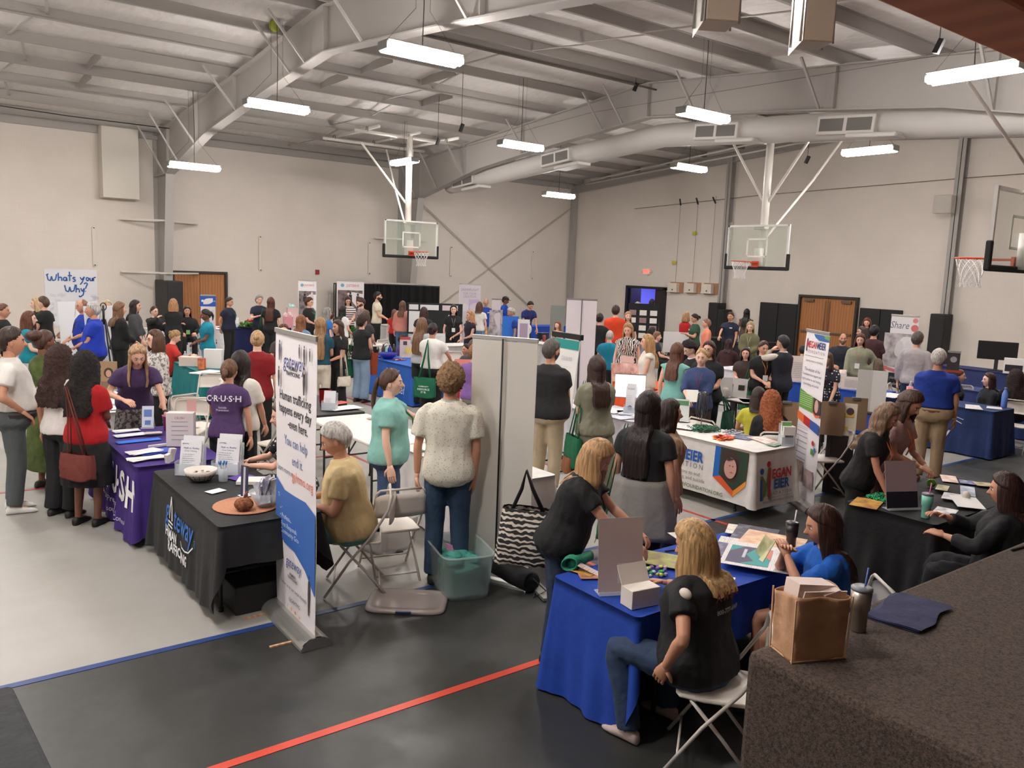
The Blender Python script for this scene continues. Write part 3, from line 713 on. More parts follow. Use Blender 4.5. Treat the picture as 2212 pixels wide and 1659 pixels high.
# room seen through the doorway
PUR_L = mat((150, 150, 205), 0.8)
mb = MB()
mb.box((XA+3.2, 23.1, 1.3), (0.1, 4.2, 2.6)); mb.box((XA+1.7, 21.0, 1.3), (3.0, 0.1, 2.6)); mb.box((XA+1.7, 25.2, 1.3), (3.0, 0.1, 2.6)); mb.box((XA+1.7, 23.1, 2.6), (3.0, 4.3, 0.1)); mb.box((XA+1.75, 23.1, -0.05), (3.0, 4.3, 0.1))
o = mb.build('wall_corridor', PUR_L); struct(o)
l = bpy.data.lights.new('corridor_lamp', 'AREA'); l.energy = 34; l.color = (0.42, 0.42, 1.0); l.size = 1.2
lo = bpy.data.objects.new('corridor_lamp', l); COL.objects.link(lo); lo.location = (XA+1.7, 23.2, 2.5)
# ceiling: quilted insulation over the purlins
mb = MB()
for y0, y1 in ((YB+0.2, YR), (YR, -7.0)):
    mb.grid(lambda u, v: (XL+(XA-XL)*u, y0+(y1-y0)*v, rooftop(y0+(y1-y0)*v)+0.235+0.02*math.sin(v*40)*math.sin(u*37)), 60, 40)
struct(mb.build('ceiling', mat((214, 208, 204), 0.6, pat='insul', c2=(202, 196, 192)), smooth=True))
# rafters (rigid frames), tapered, with the columns
def zbot(y):
    d = abs(y-YR); return np.interp(d, [0, 4.2, 7.4, 11.2], [6.57, 6.20, 5.86, 5.10])
FRX = [-10.4, -1.9, 6.8, 15.5]
for i, fx in enumerate(FRX):
    fr = thing('steel_frame', (fx, YR, 0), 0, ['grey steel roof frame at the far left end of the hall', 'grey steel roof frame left of the picture', 'nearer grey steel roof frame rising to the ridge at upper left',
        'second grey steel roof frame, in the middle, with the duct beside it'][i], 'roof frame', 'steel roof frames')
    mb = MB()
    for sg in (1, -1):
        ys = [11.2*k/12 for k in range(13)]
        for dy in (-0.012, 0.012): mb.add([(dy, sg*y, float(zbot(YR+y))) for y in ys]+[(dy, sg*y, rooftop(YR+y)) for y in ys], [(k, k+1, 14+k, 13+k) for k in range(12)])
        for k in range(12):
            mb.bar((0, sg*ys[k], float(zbot(YR+ys[k]))), (0, sg*ys[k+1], float(zbot(YR+ys[k+1]))), 0.26, 0.025)
            mb.bar((0, sg*ys[k], rooftop(YR+ys[k])), (0, sg*ys[k+1], rooftop(YR+ys[k+1])), 0.26, 0.025)
        mb.add([(dy, sg*y, z) for dy in (-0.012, 0.012) for y, z in ((11.2, 5.1), (12.69, 5.1), (12.69, EAVE), (11.2, rooftop(YR+11.2)))], [(0, 1, 2, 3), (7, 6, 5, 4)])
        mb.bar((0, sg*11.2, rooftop(YR+11.2)), (0, sg*12.7, EAVE), 0.26, 0.025)
        for y in (0, 5.2, 8.3, 11.2)[0 if sg > 0 else 1:]: mb.box((0, sg*y, (zbot(YR+y)+rooftop(YR+y))/2), (0.2, 0.02, rooftop(YR+y)-float(zbot(YR+y))))
    mb.build('rafter', STEEL, fr)
    for sg in (1, -1):
        if sg < 0 and i > 1: pass
        mb = MB(); yy = lambda z: sg*(11.2+(1-z/5.1)*0.75)
        mb.bar((0, yy(5.1), 5.1), (0, yy(0), 0.0), 0.26, 0.025, up=(1, 0, 0)) if False else mb.add([(dx, yy(z)+o_, z) for z in (0, 5.1) for o_ in (0, sg*0.03) for dx in (-0.13, 0.13)], [(0, 1, 5, 4), (2, 6, 7, 3), (0, 4, 6, 2), (1, 3, 7, 5)])
        mb.add([(dy, a, z) for dy in (-0.012, 0.012) for a, z in ((yy(0), 0), (sg*12.69, 0), (sg*12.69, 5.1), (yy(5.1), 5.1))], [(0, 1, 2, 3), (7, 6, 5, 4)])
        mb.box((0, sg*12.67, 3.1), (0.26, 0.03, 6.2)); mb.box((0, sg*11.95, 5.1), (0.26, 1.5, 0.025))
        if sg > 0 or i < 2: mb.build('column', STEEL, fr)
    for sg in (1, -1):
        for y in (0.85, 1.62, 4.97, 8.34, 10.02, 11.5) if sg > 0 else (1.6, 4.9, 8.3):
            for sx in ((-1, 1) if sg < 0 or y < 2 else (-1,)):
                mb = MB(); mb.bar((sx*0.1, sg*y, float(zbot(YR+min(y, 11.2)))+0.02), (sx*0.85, sg*y, rooftop(YR+y)+0.04), 0.045, 0.045); mb.build('flange_brace', STEEL, fr)
        pass
# gable end frame against the right wall
fr = thing('end_frame', (XA-0.16, YR, 0), 0, 'shallow grey steel end frame against the right-hand wall', 'roof frame')
mb = MB()
for sg in (1, -1):
    mb.bar((0, 0, RIDGE-0.02), (0, sg*12.7, EAVE), 0.2, 0.02); mb.bar((0, 0, RIDGE-0.36), (0, sg*12.7, EAVE-0.3), 0.2, 0.02)
    mb.add([(0, sg*0, RIDGE), (0, sg*12.7, EAVE), (0, sg*12.7, EAVE-0.3), (0, 0, RIDGE-0.36)], [(0, 1, 2, 3)])
mb.build('rafter', STEEL, fr)
for y in (19.25, 11.25):
    mb = MB(); mb.box((0.04, y-YR, 3.45), (0.26, 0.02, 6.9)); mb.box((-0.08, y-YR, 3.45), (0.02, 0.22, 6.9)); mb.box((0.14, y-YR, 3.45), (0.02, 0.22, 6.9)); mb.build('column', STEEL, fr)
mb = MB(); mb.box((0.02, 27.66-YR, 3.1), (0.24, 0.2, 6.2)); mb.build('column', STEEL, fr)
mb = MB()
for x0, z0, x1, z1 in ((21.91, 1.0, 15.9, 5.3), (24.1, 5.5, 16.6, 0.7)): mb.tube([(x0, YB-0.07, z0), (x1, YB-0.07, z1)], 0.016, 6); mb.tube([(x0+.12, YB-0.03, z0), (x1+.12, YB-0.03, z1)], 0.008, 6)
mb.build('cross_brace', mat((170, 163, 152), 0.6), None, tag=('thin crossed steel bracing rods on the back wall in the corner bay', 'bracing'))
ORD = 'first second third fourth fifth sixth seventh eighth ninth'.split()
# purlins: one Z section per line
py = [YR+0.35+1.68*k for k in range(8)]+[YR-0.35-1.68*k for k in range(9)]
for k, y in enumerate(py):
    z = rooftop(y); mb = MB(); s = 1 if y > YR else -1
    mb.box(((XL+XA)/2, y, z+0.115), (XA-XL-0.1, 0.02, 0.22)); mb.box(((XL+XA)/2, y-s*0.03, z+0.012), (XA-XL-0.1, 0.07, 0.02)); mb.box(((XL+XA)/2, y+s*0.03, z+0.225), (XA-XL-0.1, 0.07, 0.02))
    o = mb.build('purlin', PUR)
    settag(o, 'grey roof purlin on the %s slope, %s from the ridge' % (('far', ORD[k]) if k < 8 else ('near', ORD[k-8])), 'purlin', 'roof purlins')
mb = MB(); mb.box(((XL+XA)/2, YB-0.12, EAVE-0.0), (XA-XL-0.2, 0.03, 0.2)); mb.box(((XL+XA)/2, YB-0.09, EAVE-0.11), (XA-XL-0.2, 0.09, 0.02)); struct(mb.build('trim_6', STEEL))
# bridging angles between purlins
mb = MB()
for bx in (2.4, 11.1, 19.9):
    for k in range(7):
        a, b = py[k], py[k+1]; mb.bar((bx, a, rooftop(a)+0.02), (bx+0.25*(1 if k % 2 else -1), b, rooftop(b)+0.1), 0.05, 0.02)
for bx in (11.4, 19.6):
    for k in range(8, 14): mb.bar((bx, py[k], rooftop(py[k])+0.02), (bx+0.2, py[k+1], rooftop(py[k+1])+0.02), 0.05, 0.02)
mb.build('bridging', STEEL, None, tag=('thin angle braces bridging between the roof purlins', 'bracing', None, 'stuff'))
# timber-like blocking plates between purlins
for k, (bx, a) in enumerate(((3.9, 3), (4.0, 4), (9.0, 2), (9.3, 1), (12.0, 2), (11.0, 1))):
    y0, y1 = py[a], py[a+1]; mb = MB(); mb.box((bx, (y0+y1)/2, rooftop((y0+y1)/2)+0.12), (0.02, abs(y1-y0)-0.1, 0.2))
    mb.build('blocking_plate', PUR, None, tag=('short grey plate between two roof purlins, %s' % ['left bay, fourth gap', 'left bay, fifth gap', 'middle bay beside the third gap', 'middle bay, second gap', 'middle bay, right of the other plates', 'middle bay above the basketball pipes'][k], 'plate', 'purlin blocking plates'))
# proscenium: brown beam and soffit over the stage, stage, camera landing
BR = mat((222, 136, 98), 0.6, pat='wood', c2=(206, 122, 88), sc=0.2)
mb = MB(); mb.box((XA/2+1.0, YN-0.10, 3.915), (XA-2.0-0.2, 0.34, 0.42)); struct(mb.build('trim_7', BR, bevel=0.02)); 
mb = MB(); mb.box((XA/2+1.0, -2.2, 4.10), (XA-2.2, 4.0, 0.12)); o = mb.build('ceiling_stage', mat((196, 112, 80), 0.7)); struct(o)
mb = MB(); mb.box((XA/2+1.0, YN-0.1, 5.4), (XA-2.2, 0.14, 2.8)); o = mb.build('wall_front', WALL); struct(o)
STG = mat((98, 82, 72), 0.95, pat='carpet', c2=(44, 36, 33))
mb = MB(); mb.box(((2.69+XA)/2, (1.95-6.8)/2, 0.55), (XA-2.69-0.15, 8.75, 1.10)); struct(mb.build('floor_stage', STG, bevel=0.03))
mb = MB(); mb.box((XA/2-4, -7.05, 3), (XA-XL+4, 0.1, 8)); o = mb.build('wall_stage', mat((120, 100, 90), 0.9)); struct(o)
# fluorescent fixtures
LM = mat((255, 250, 246), 0.5, emit=LAMP_E); LB = mat((120, 118, 112), 0.5)
FX = [(6.3, 10.75, 5.69, 0, 'largest whole one, hanging from a thin wire'), (6.3, 16.4, 5.69, 0, 'in front of the nearer roof frame'), (6.3, 22.1, 4.95, 0, 'low above the left brown door'),
      (12.3, 21.9, 5.69, 1, 'end-on above the left basketball backboard'), (12.6, 16.6, 5.69, 0, 'in front of the second roof frame, left of its ridge'), (18.2, 21.75, 5.2, 0, 'farthest, high in the corner of the hall'),
      (12.5, 10.75, 5.69, 0, 'below the ridge of the second roof frame'), (18.2, 16.05, 5.69, 0, 'left of the right basketball mast'), (18.3, 10.7, 5.69, 1, 'end-on right of the right basketball mast'),
      (12.55, 5.85, 5.69, 1, 'end-on at far right under the brown beam'), (6.3, 5.75, 5.5, 0, 'nearest one, cut by the top edge of the picture')]+[(x_, y_, 5.69, 0, 'unseen beyond the %s edge of the picture' % e_) for x_, y_, e_ in ((0.2, 5.85, 'left'), (0.2, 10.75, 'left'), (0.2, 16.4, 'left'), (0.0, 21.9, 'left'), (-6, 5.85, 'left'), (-6, 10.75, 'left'), (-6, 16.4, 'left'), (-6, 21.9, 'left'), (18.3, 5.5, 'right'), (0.2, 3.3, 'left'), (-6, 3.3, 'left'))]  # the unseen row nearest the camera is added to brighten the foreground
for fx, fy, fz, o90, lb in FX:
    t = thing('fluorescent_lamp', (fx, fy, fz), PI/2 if o90 else 0, 'white fluorescent strip lamp, '+lb, 'ceiling light', 'hanging fluorescent lamps')
    mb = MB(); mb.box((0, 0, 0.065), (1.26, 0.30, 0.02)); mb.box((-0.63, 0, 0.0), (0.05, 0.26, 0.12)); mb.box((0.63, 0, 0), (0.05, 0.26, 0.12)); mb.build('housing', LB, t, bevel=0.01)
    mb = MB(); mb.tube([(-0.61, 0.07, -0.02), (0.61, 0.07, -0.02)], 0.068, 12, flat=1.3); mb.tube([(-0.61, -0.07, -0.02), (0.61, -0.07, -0.02)], 0.068, 12, flat=1.3); mb.build('diffuser', LM, t, True)
    zt = rooftop(fy)+0.02-fz; mb = MB(); mb.tube([(0, 0, 0.06), (0.02, 0.01, zt*0.5), (0, 0, zt)], 0.008, 5)
    for sx in (-1, 1): mb.tube([(sx*0.6, 0, 0.06), (sx*0.12, 0, min(zt, 0.6)), (sx*0.12, 0, zt)], 0.003, 4)
    mb.build('cable', mat((70, 66, 62), 0.6), t)
# round duct with grilles beside the middle frame
t = thing('air_duct', (16.05, YR, 0), 0, 'long round grey air duct following the underside of the middle roof frame', 'duct')
mb = MB(); P = [(0, y-YR, float(np.interp(abs(y-YR), [0, 4.2, 8.6, 12], [6.20, 5.93, 5.60, 5.42]))) for y in np.linspace(25.2, 2.2, 60)]
mb.tube(P, [0.29+0.006*(i % 2) for i in range(60)], 20); mb.build('duct', mat((200, 196, 191), 0.55), t, True)
for y in (23.9, 19.0, 13.1, 9.75, 5.6):
    z = float(np.interp(abs(y-YR), [0, 4.2, 8.6, 12], [6.20, 5.93, 5.60, 5.42])); sl = math.atan(0.075)*(-1 if y > YR else 1)
    mb = MB(); mb.box((-0.30, y-YR, z-0.02), (0.16, 1.30, 0.38), (sl, 0, 0)); g = mb.build('grille_box', mat((206, 202, 196), 0.5), t, bevel=0.02)
    mb = MB()
    for sy in (-0.31, 0.31): mb.box((-0.375, y-YR+sy, z-0.02+sy*math.tan(sl)), (0.02, 0.54, 0.25), (sl, 0, 0))
    mb.build('grille', mat((88, 84, 80), 0.6, pat='stripe', c2=(130, 126, 122), sc=5), g)
    mb = MB(); mb.box((-0.2, y-YR-0.6, z-0.29), (0.5, 1.1, 0.10), (sl, 0, 0)); mb.build('register', mat((206, 202, 196), 0.5), t, bevel=0.04)
# two box heaters on chains
for bx, by, px, lb in ((5.09, 4.3, 0, 'box heater on chains with a lit reflector side, left of the pair'), (6.40, 4.3, 0, 'box heater on chains with a round flue hole, right of the pair')):
    t = thing('box_heater', (bx+(.05 if bx < 6 else 0), by, 4.57 if bx < 6 else 4.66), -0.55, lb, 'heater', 'hanging box heaters')
    mb = MB(); mb.box((0, 0.14, 0.45), (0.26, 0.28, 0.9)); mb.build('casing', mat((172, 160, 146), 0.4, metal=0.3), t, bevel=0.01)
    mb = MB(); mb.add([(-0.14, 0, 0), (-0.14, .28, -0.06), (-0.14, .28, 0.9), (-0.14, 0, 0.9)], [(0, 1, 2, 3)]); mb.build('reflector', mat((236, 232, 226), 0.25, metal=0.6), t)
    mb = MB()
    for yy in (0.04, .24):
        for sx in (-0.15, 0.15): mb.tube([(sx, yy, 0.0), (sx*0.7, yy, rooftop(by)-4.50)], 0.009, 5)
    mb.build('chain', mat((120, 112, 104), 0.5), t)
    mb = MB(); mb.lathe([(0.055, 0), (0.055, 0.01)], (0, 0, 0)); o = mb.build('flue_hole', mat((60, 55, 50), 0.6), t); o.rotation_euler = (PI/2, 0, 0); o.location = (0.01, 0.002, 0.62)
# sprinkler and cable runs under the roof
PW = mat((206, 201, 194), 0.5)
def pipe(pts, r, label, m=PW, cat='pipe', name='pipe'):
    mb = MB(); mb.tube(pts, r, 8); mb.build(name, m, None, True, tag=(label, cat))
pipe([(22.6, 4, 6.35), (22.6, 16, 7.1), (22.6, 25, 6.3)], 0.03, 'thin white sprinkler pipe under the right end of the roof')
pipe([(23.2, 4, 6.3), (23.2, 16, 6.95), (23.2, 26, 6.25)], 0.03, 'second thin white pipe close to the right-hand wall')
pipe([(8.3, 14.9, 7.22), (15, 14.9, 7.22), (24, 14.9, 7.2)], 0.025, 'thin dark conduit along the roof ridge', mat((90, 82, 76), 0.6), 'conduit')
P = [at(u, v, 0, x) for u, v, x in ((1560, 412, 24.1),)]
pipe([(24.1, 24.0, 5.25), (24.1, 18, 5.5), (24.1, 11, 5.65), (24.1, 5, 5.7)], 0.008, 'thin dark cable strung across the right-hand wall', mat((96, 86, 76), 0.7), 'cable', 'cable')
pipe([(15.3, 24, 6.55), (15.25, 17, 6.9), (15.2, 12, 6.8), (15.2, 6, 6.7)], 0.006, 'thin wire running along the middle roof frame', mat((110, 104, 98), 0.7), 'cable', 'cable')
pipe([(-6, 26.2, 6.7), (0, 25.6, 6.4), (4, 25.6, 6.3), (6.7, 25.9, 6.35)], 0.014, 'sagging black cable under the roof at upper left', mat((40, 38, 38), 0.7), 'cable', 'cable')
# white boxed duct on the back wall
mb = MB(); mb.box((5.63, YB-0.28, 5.37), (1.02, 0.56, 2.1)); mb.build('duct_box', mat((208, 201, 190), 0.7), None, tag=('large pale boxed-in duct hanging down the back wall at upper left', 'duct'), bevel=0.01)
# wall rails
for k, x in enumerate((4.93, 10.07, 14.2, 17.8, 21.94)):
    t = thing('wall_rail', (x, YB, 2.25), 0, 'slim pale upright rail on the back wall, %s' % ['above the handwritten poster', 'right of the brown door', 'left of the left basketball backboard', 'between the backboard and the crossed rods', 'nearest the far corner'][k], 'rail', 'upright rails on the back wall')
    mb = MB(); mb.box((0, -0.03, 0.6), (0.11, 0.05, 1.12)); mb.ball((0, -0.03, 0.04), (0.055, 0.025, 0.055)); mb.ball((0, -0.03, 1.16), (0.055, 0.025, 0.055)); mb.build('rail', mat((214, 207, 196), 0.5), t)
    mb = MB(); mb.ball((0, -0.058, 0.04), 0.02, 8, 6); mb.ball((0, -0.058, 1.16), 0.02, 8, 6); mb.build('bolt', mat((60, 54, 48), 0.5), t)
# folded guard arms on the columns
for k, (x, z) in enumerate(((6.8, 3.72), (6.8, 2.12), (15.5, 3.6), (15.5, 1.95))):
    t = thing('wall_bracket', (x, 26.9, z), 0, 'thin white horizontal guard arm across the column, %s' % ['upper one left of the brown door', 'lower one left of the brown door', 'upper one behind the left backboard', 'lower one behind the black curtain'][k], 'bracket', 'guard arms on the columns')
    mb = MB(); mb.bar((-1.15, 0.75, 0), (0, -0.25, 0), 0.05, 0.05); mb.bar((0, -0.25, 0), (1.15, 0.75, 0), 0.05, 0.05); mb.bar((-1.15, 0.8, 0), (1.15, 0.8, 0), 0.04); mb.build('bracket_bar', mat((212, 206, 196), 0.5), t)
# doors
def double_door(name, c, ax, w, h, open_=False, closers=False, label=''):
    root = thing(name, c, 0 if ax == 'y' else -PI/2); struct(root); root['label'] = label
    mb = MB(); f = 0.075
    mb.box((-w/2-f/2, -0.06, h/2), (f, 0.14, h)); mb.box((w/2+f/2, -0.06, h/2), (f, 0.14, h)); mb.box((0, -0.06, h+f/2), (w+2*f, 0.14, f)); mb.build('door_frame', mat((46, 40, 38), 0.5), root)
    WD = mat((176, 118, 70), 0.5, pat='wood', c2=(160, 102, 58), sc=.5)
    for s in (-1, 1):
        mb = MB(); mb.box((s*w/4, -0.03, h/2), (w/2-0.012, 0.045, h-0.02)); d = mb.build('door_leaf', WD, root)
        if closers:
            mb = MB(); mb.box((s*(w/2-0.32), -0.09, h-0.10), (0.34, 0.07, 0.08)); mb.build('door_closer', mat((110, 96, 84), 0.4, metal=0.5), d)
            mb = MB(); mb.tube([(s*0.07, -0.085, 0.1), (s*0.07, -0.085, h-0.1)], 0.014, 6); mb.bar((s*0.07, -0.09, 0.98), (s*(w/2-0.08), -0.09, 0.98), 0.05); mb.build('panic_bar', mat((120, 106, 92), 0.4, metal=0.5), d)
    return root
double_door('door_1', (8.03, YB, 0), 'y', 1.62, 2.12, label='brown wooden double door in the back wall')
double_door('door_2', (XA, 15.04, 0), 'x', 1.96, 2.1, closers=True, label='brown wooden double door in the right-hand wall')
root = thing('door_3', (XA, 23.13, 0), -PI/2); struct(root); root['label'] = 'black framed open doorway to a violet lit corridor'
mb = MB(); mb.box((-1.03, -0.05, 1.06), (0.1, 0.16, 2.12)); mb.box((1.03, -0.05, 1.06), (0.1, 0.16, 2.12)); mb.box((0, -0.05, 2.12), (2.16, 0.16, 0.1)); mb.build('door_frame', mat((28, 26, 28), 0.5), root)
mb = MB(); mb.box((0.74, 0.02, 1.04), (0.55, 0.05, 2.05)); mb.box((-0.92, 0.30, 1.04), (0.05, 0.6, 2.05)); mb.build('door_leaf', mat((40, 30, 32), 0.5), root)
# wall pads
PAD = mat((24, 23, 24), 0.6, bump=0.2)
def pads(name, x0, x1, n, axis, z1, label, cat='wall pad', z0=0.1):
    for i in range(n):
        a = x0+(x1-x0)*i/n; b = x0+(x1-x0)*(i+1)/n; mb = MB(); c = (a+b)/2; w = abs(b-a)-0.012
        if axis == 'x': mb.box((XA-0.045, c, (z0+z1)/2), (0.08, w, z1-z0))
        else: mb.box((c, YB-0.045, (z0+z1)/2), (w, 0.08, z1-z0))
        mb.build(name, PAD, None, tag=(label % ['first', 'second', 'third', 'fourth', 'fifth', 'sixth', 'seventh'][i], cat, label.split(',')[0]+'s'), bevel=0.02)
pads('wall_pad', 17.63, 16.14, 2, 'x', 1.84, 'black wall pad left of the right brown doors, %s from the left')
pads('wall_pad', 13.92, 12.55, 2, 'x', 1.86, 'black wall pad right of the right brown doors, %s from the left')
# black curtain panels near the left backboard
t = thing('black_curtain', (12.62, 27.3, 0), 0, 'wide black pipe-and-drape curtain behind the people left of centre', 'curtain')
mb = MB()
CUR = [(0, 0), (1.75, 0.0), (3.62, -1.2)]
def cur(u, v):
    L = 3.9*u; x = L if L < 1.75 else 1.75+(L-1.75)*0.84; y = 0 if L < 1.75 else -(L-1.75)*0.56
    y += 0.05*math.sin(L*19)+0.02*math.sin(L*43); return (x, y, 0.02+1.86*v)
mb.grid(cur, 160, 2); mb.build('drape', mat((14, 13, 15), 0.9, pat='fabric'), t, True)
mb = MB(); mb.tube([(-0.05, 0, 1.9), (1.75, 0, 1.9), (3.62, -1.2, 1.9)], 0.02, 8)
for q in ((-0.05, 0), (1.75, 0), (3.62, -1.2)): mb.tube([(q[0], q[1], 0), (q[0], q[1], 1.92)], 0.02, 8); mb.box((q[0], q[1], 0.01), (0.4, 0.4, 0.012))
mb.build('curtain_pole', mat((60, 58, 58), 0.4, metal=0.6), t)
# column pads
for (x, y, w, d, z1, lb) in ((6.8, 26.75, 0.46, 1.5, 1.90, 'black padded cover round the foot of the column beside the left brown door'), (XA-0.3, 19.3, 0.5, 0.42, 1.72, 'black padded column cover between the open doorway and the right basketball backboard'), (XA-0.3, 11.28, 0.5, 0.42, 1.84, 'black padded column cover right of the share banner')):
    mb = MB(); mb.box((x, y, z1/2), (w, d, z1)); mb.build('column_pad', PAD, None, tag=(lb, 'column pad'), bevel=0.03)
mb = MB(); mb.box((XA-0.3, 18.95, 0.75), (0.5, 0.28, 1.5)); mb.build('column_pad', PAD, None, tag=('shorter black pad beside the taller black column cover', 'column pad'), bevel=0.03)
# exit sign, boxes, tags, alarm
t = thing('exit_sign', (XA, 23.15, 2.64), -PI/2, 'white exit sign with red letters above the open doorway', 'exit sign')
mb = MB(); mb.box((0, -0.04, 0.11), (0.36, 0.07, 0.24)); mb.box((-0.0, -0.02, -0.02), (0.1, 0.04, 0.04)); mb.build('sign_box', mat((232, 224, 214), 0.5), t, bevel=0.008)
lettering('EXIT', 0.20, mat((226, 60, 44), 0.5, emit=1.2), t, (0, 0.115), fn=lambda a, b: (a, -0.078, b), bold=0.02)
mb = MB()
for s in (-1, 1): mb.ball((s*0.24, -0.06, 0.12), (0.05, 0.04, 0.05), 10, 8)
mb.build('emergency_spot', mat((210, 204, 196), 0.4), t)
for k, (y, z) in enumerate(((21.55, 2.18), (20.7, 2.2), (19.88, 2.2))):
    t = thing('winch_box', (XA, y, z), -PI/2, 'white winch box on a plywood backer on the right wall, %s of the three' % ['left', 'middle', 'right'][k], 'winch box', 'winch boxes on the wall')
    mb = MB(); mb.box((0.0, -0.015, 0), (0.66, 0.03, 0.42)); mb.build('backer', mat((186, 140, 104), 0.7, pat='wood', c2=(160, 112, 80)), t)
    mb = MB(); mb.box((-0.08, -0.12, 0.0), (0.46, 0.18, 0.34)); mb.box((-0.08, -0.13, -0.16), (0.5, 0.2, 0.04)); mb.build('casing', mat((222, 212, 200), 0.5), t, bevel=0.01)
    mb = MB(); mb.tube([(-0.05, -0.06, 0.2), (0.0, -0.1, 5.35-z+0.1*k)], 0.006, 5); mb.build('cable', mat((104, 96, 86), 0.6), t)
    mb = MB(); mb.tube([(0.0, -0.1, 5.3-z), (0.05*(1-k), -0.22, 5.52-z)], 0.03, 8); mb.build('pulley', mat((34, 32, 32), 0.5), t)
    mb = MB(); mb.box((-0.05, -0.216, -0.08), (0.05, 0.01, 0.05)); mb.build('keyhole', mat((40, 36, 34), 0.5), t)
for k, (u, v) in enumerate(((1456, 567), (1500, 504))):
    p = at(u, v, 0, XA-0.06); mb = MB(); mb.box((XA-0.06, p.y, p.z), (0.004, 0.22, 0.14)); mb.build('cable_tag', mat((206, 196, 84), 0.6, pat='print', c2=(90, 80, 30)), None, tag=('yellow warning tag hanging on a cable, %s' % ['lower one near the exit sign', 'higher one'][k], 'tag', 'yellow cable tags'))
mb = MB(); mb.box((12.14, YB-0.03, 2.28), (0.14, 0.06, 0.17)); mb.build('fire_alarm', mat((146, 32, 34), 0.5), None, tag=('small red fire alarm box on the back wall', 'fire alarm'), bevel=0.01)
mb = MB(); mb.box((XA-0.06, 19.25, 4.3), (0.12, 0.35, 0.62)); mb.build('wall_speaker', mat((198, 190, 178), 0.5), None, tag=('pale box fixed to the column left of the right backboard', 'junction box'), bevel=0.02)
mb = MB(); mb.box((XA-0.5, 11.45, 4.9), (0.3, 0.5, 0.5)); mb.build('projector_cage', mat((196, 188, 178), 0.4, alpha=0.5), None, tag=('clear cage box on the column at upper right', 'cage'), bevel=0.02)
# ball stuck in the roof
mb = MB(); mb.ball((6.45, 16.9, rooftop(16.9)+0.10), 0.12, 20, 14); mb.build('ball', mat((134, 140, 40), 0.7), None, True, tag=('yellow-green ball stuck between the purlin and the nearer roof frame', 'ball'))
# hanging black pendant switches
for k, (u, v, ax, val) in enumerate(((946, 306, 1, 19.0), (997, 276, 1, 17.0), (2028, 100, 1, 6.0), (1373, 188, 1, 14.9), (1744, 345, 0, 19.5))):
    p = at(u, v, ax, val); mb = MB(); mb.box(tuple(p), (0.06, 0.08, 0.20), (0.3, 0.2, 0)); mb.tube([tuple(p), (p.x, p.y, rooftop(p.y))], 0.006, 5)
    mb.build('pulley', mat((22, 22, 24), 0.5), None, tag=('black pulley hanging from the roof, %s' % ['left of the left backboard mast', 'higher above the left backboard', 'at upper right under the brown beam', 'at the ridge of the middle frame', 'right of the right basketball mast'][k], 'pulley', 'black roof pulleys'))
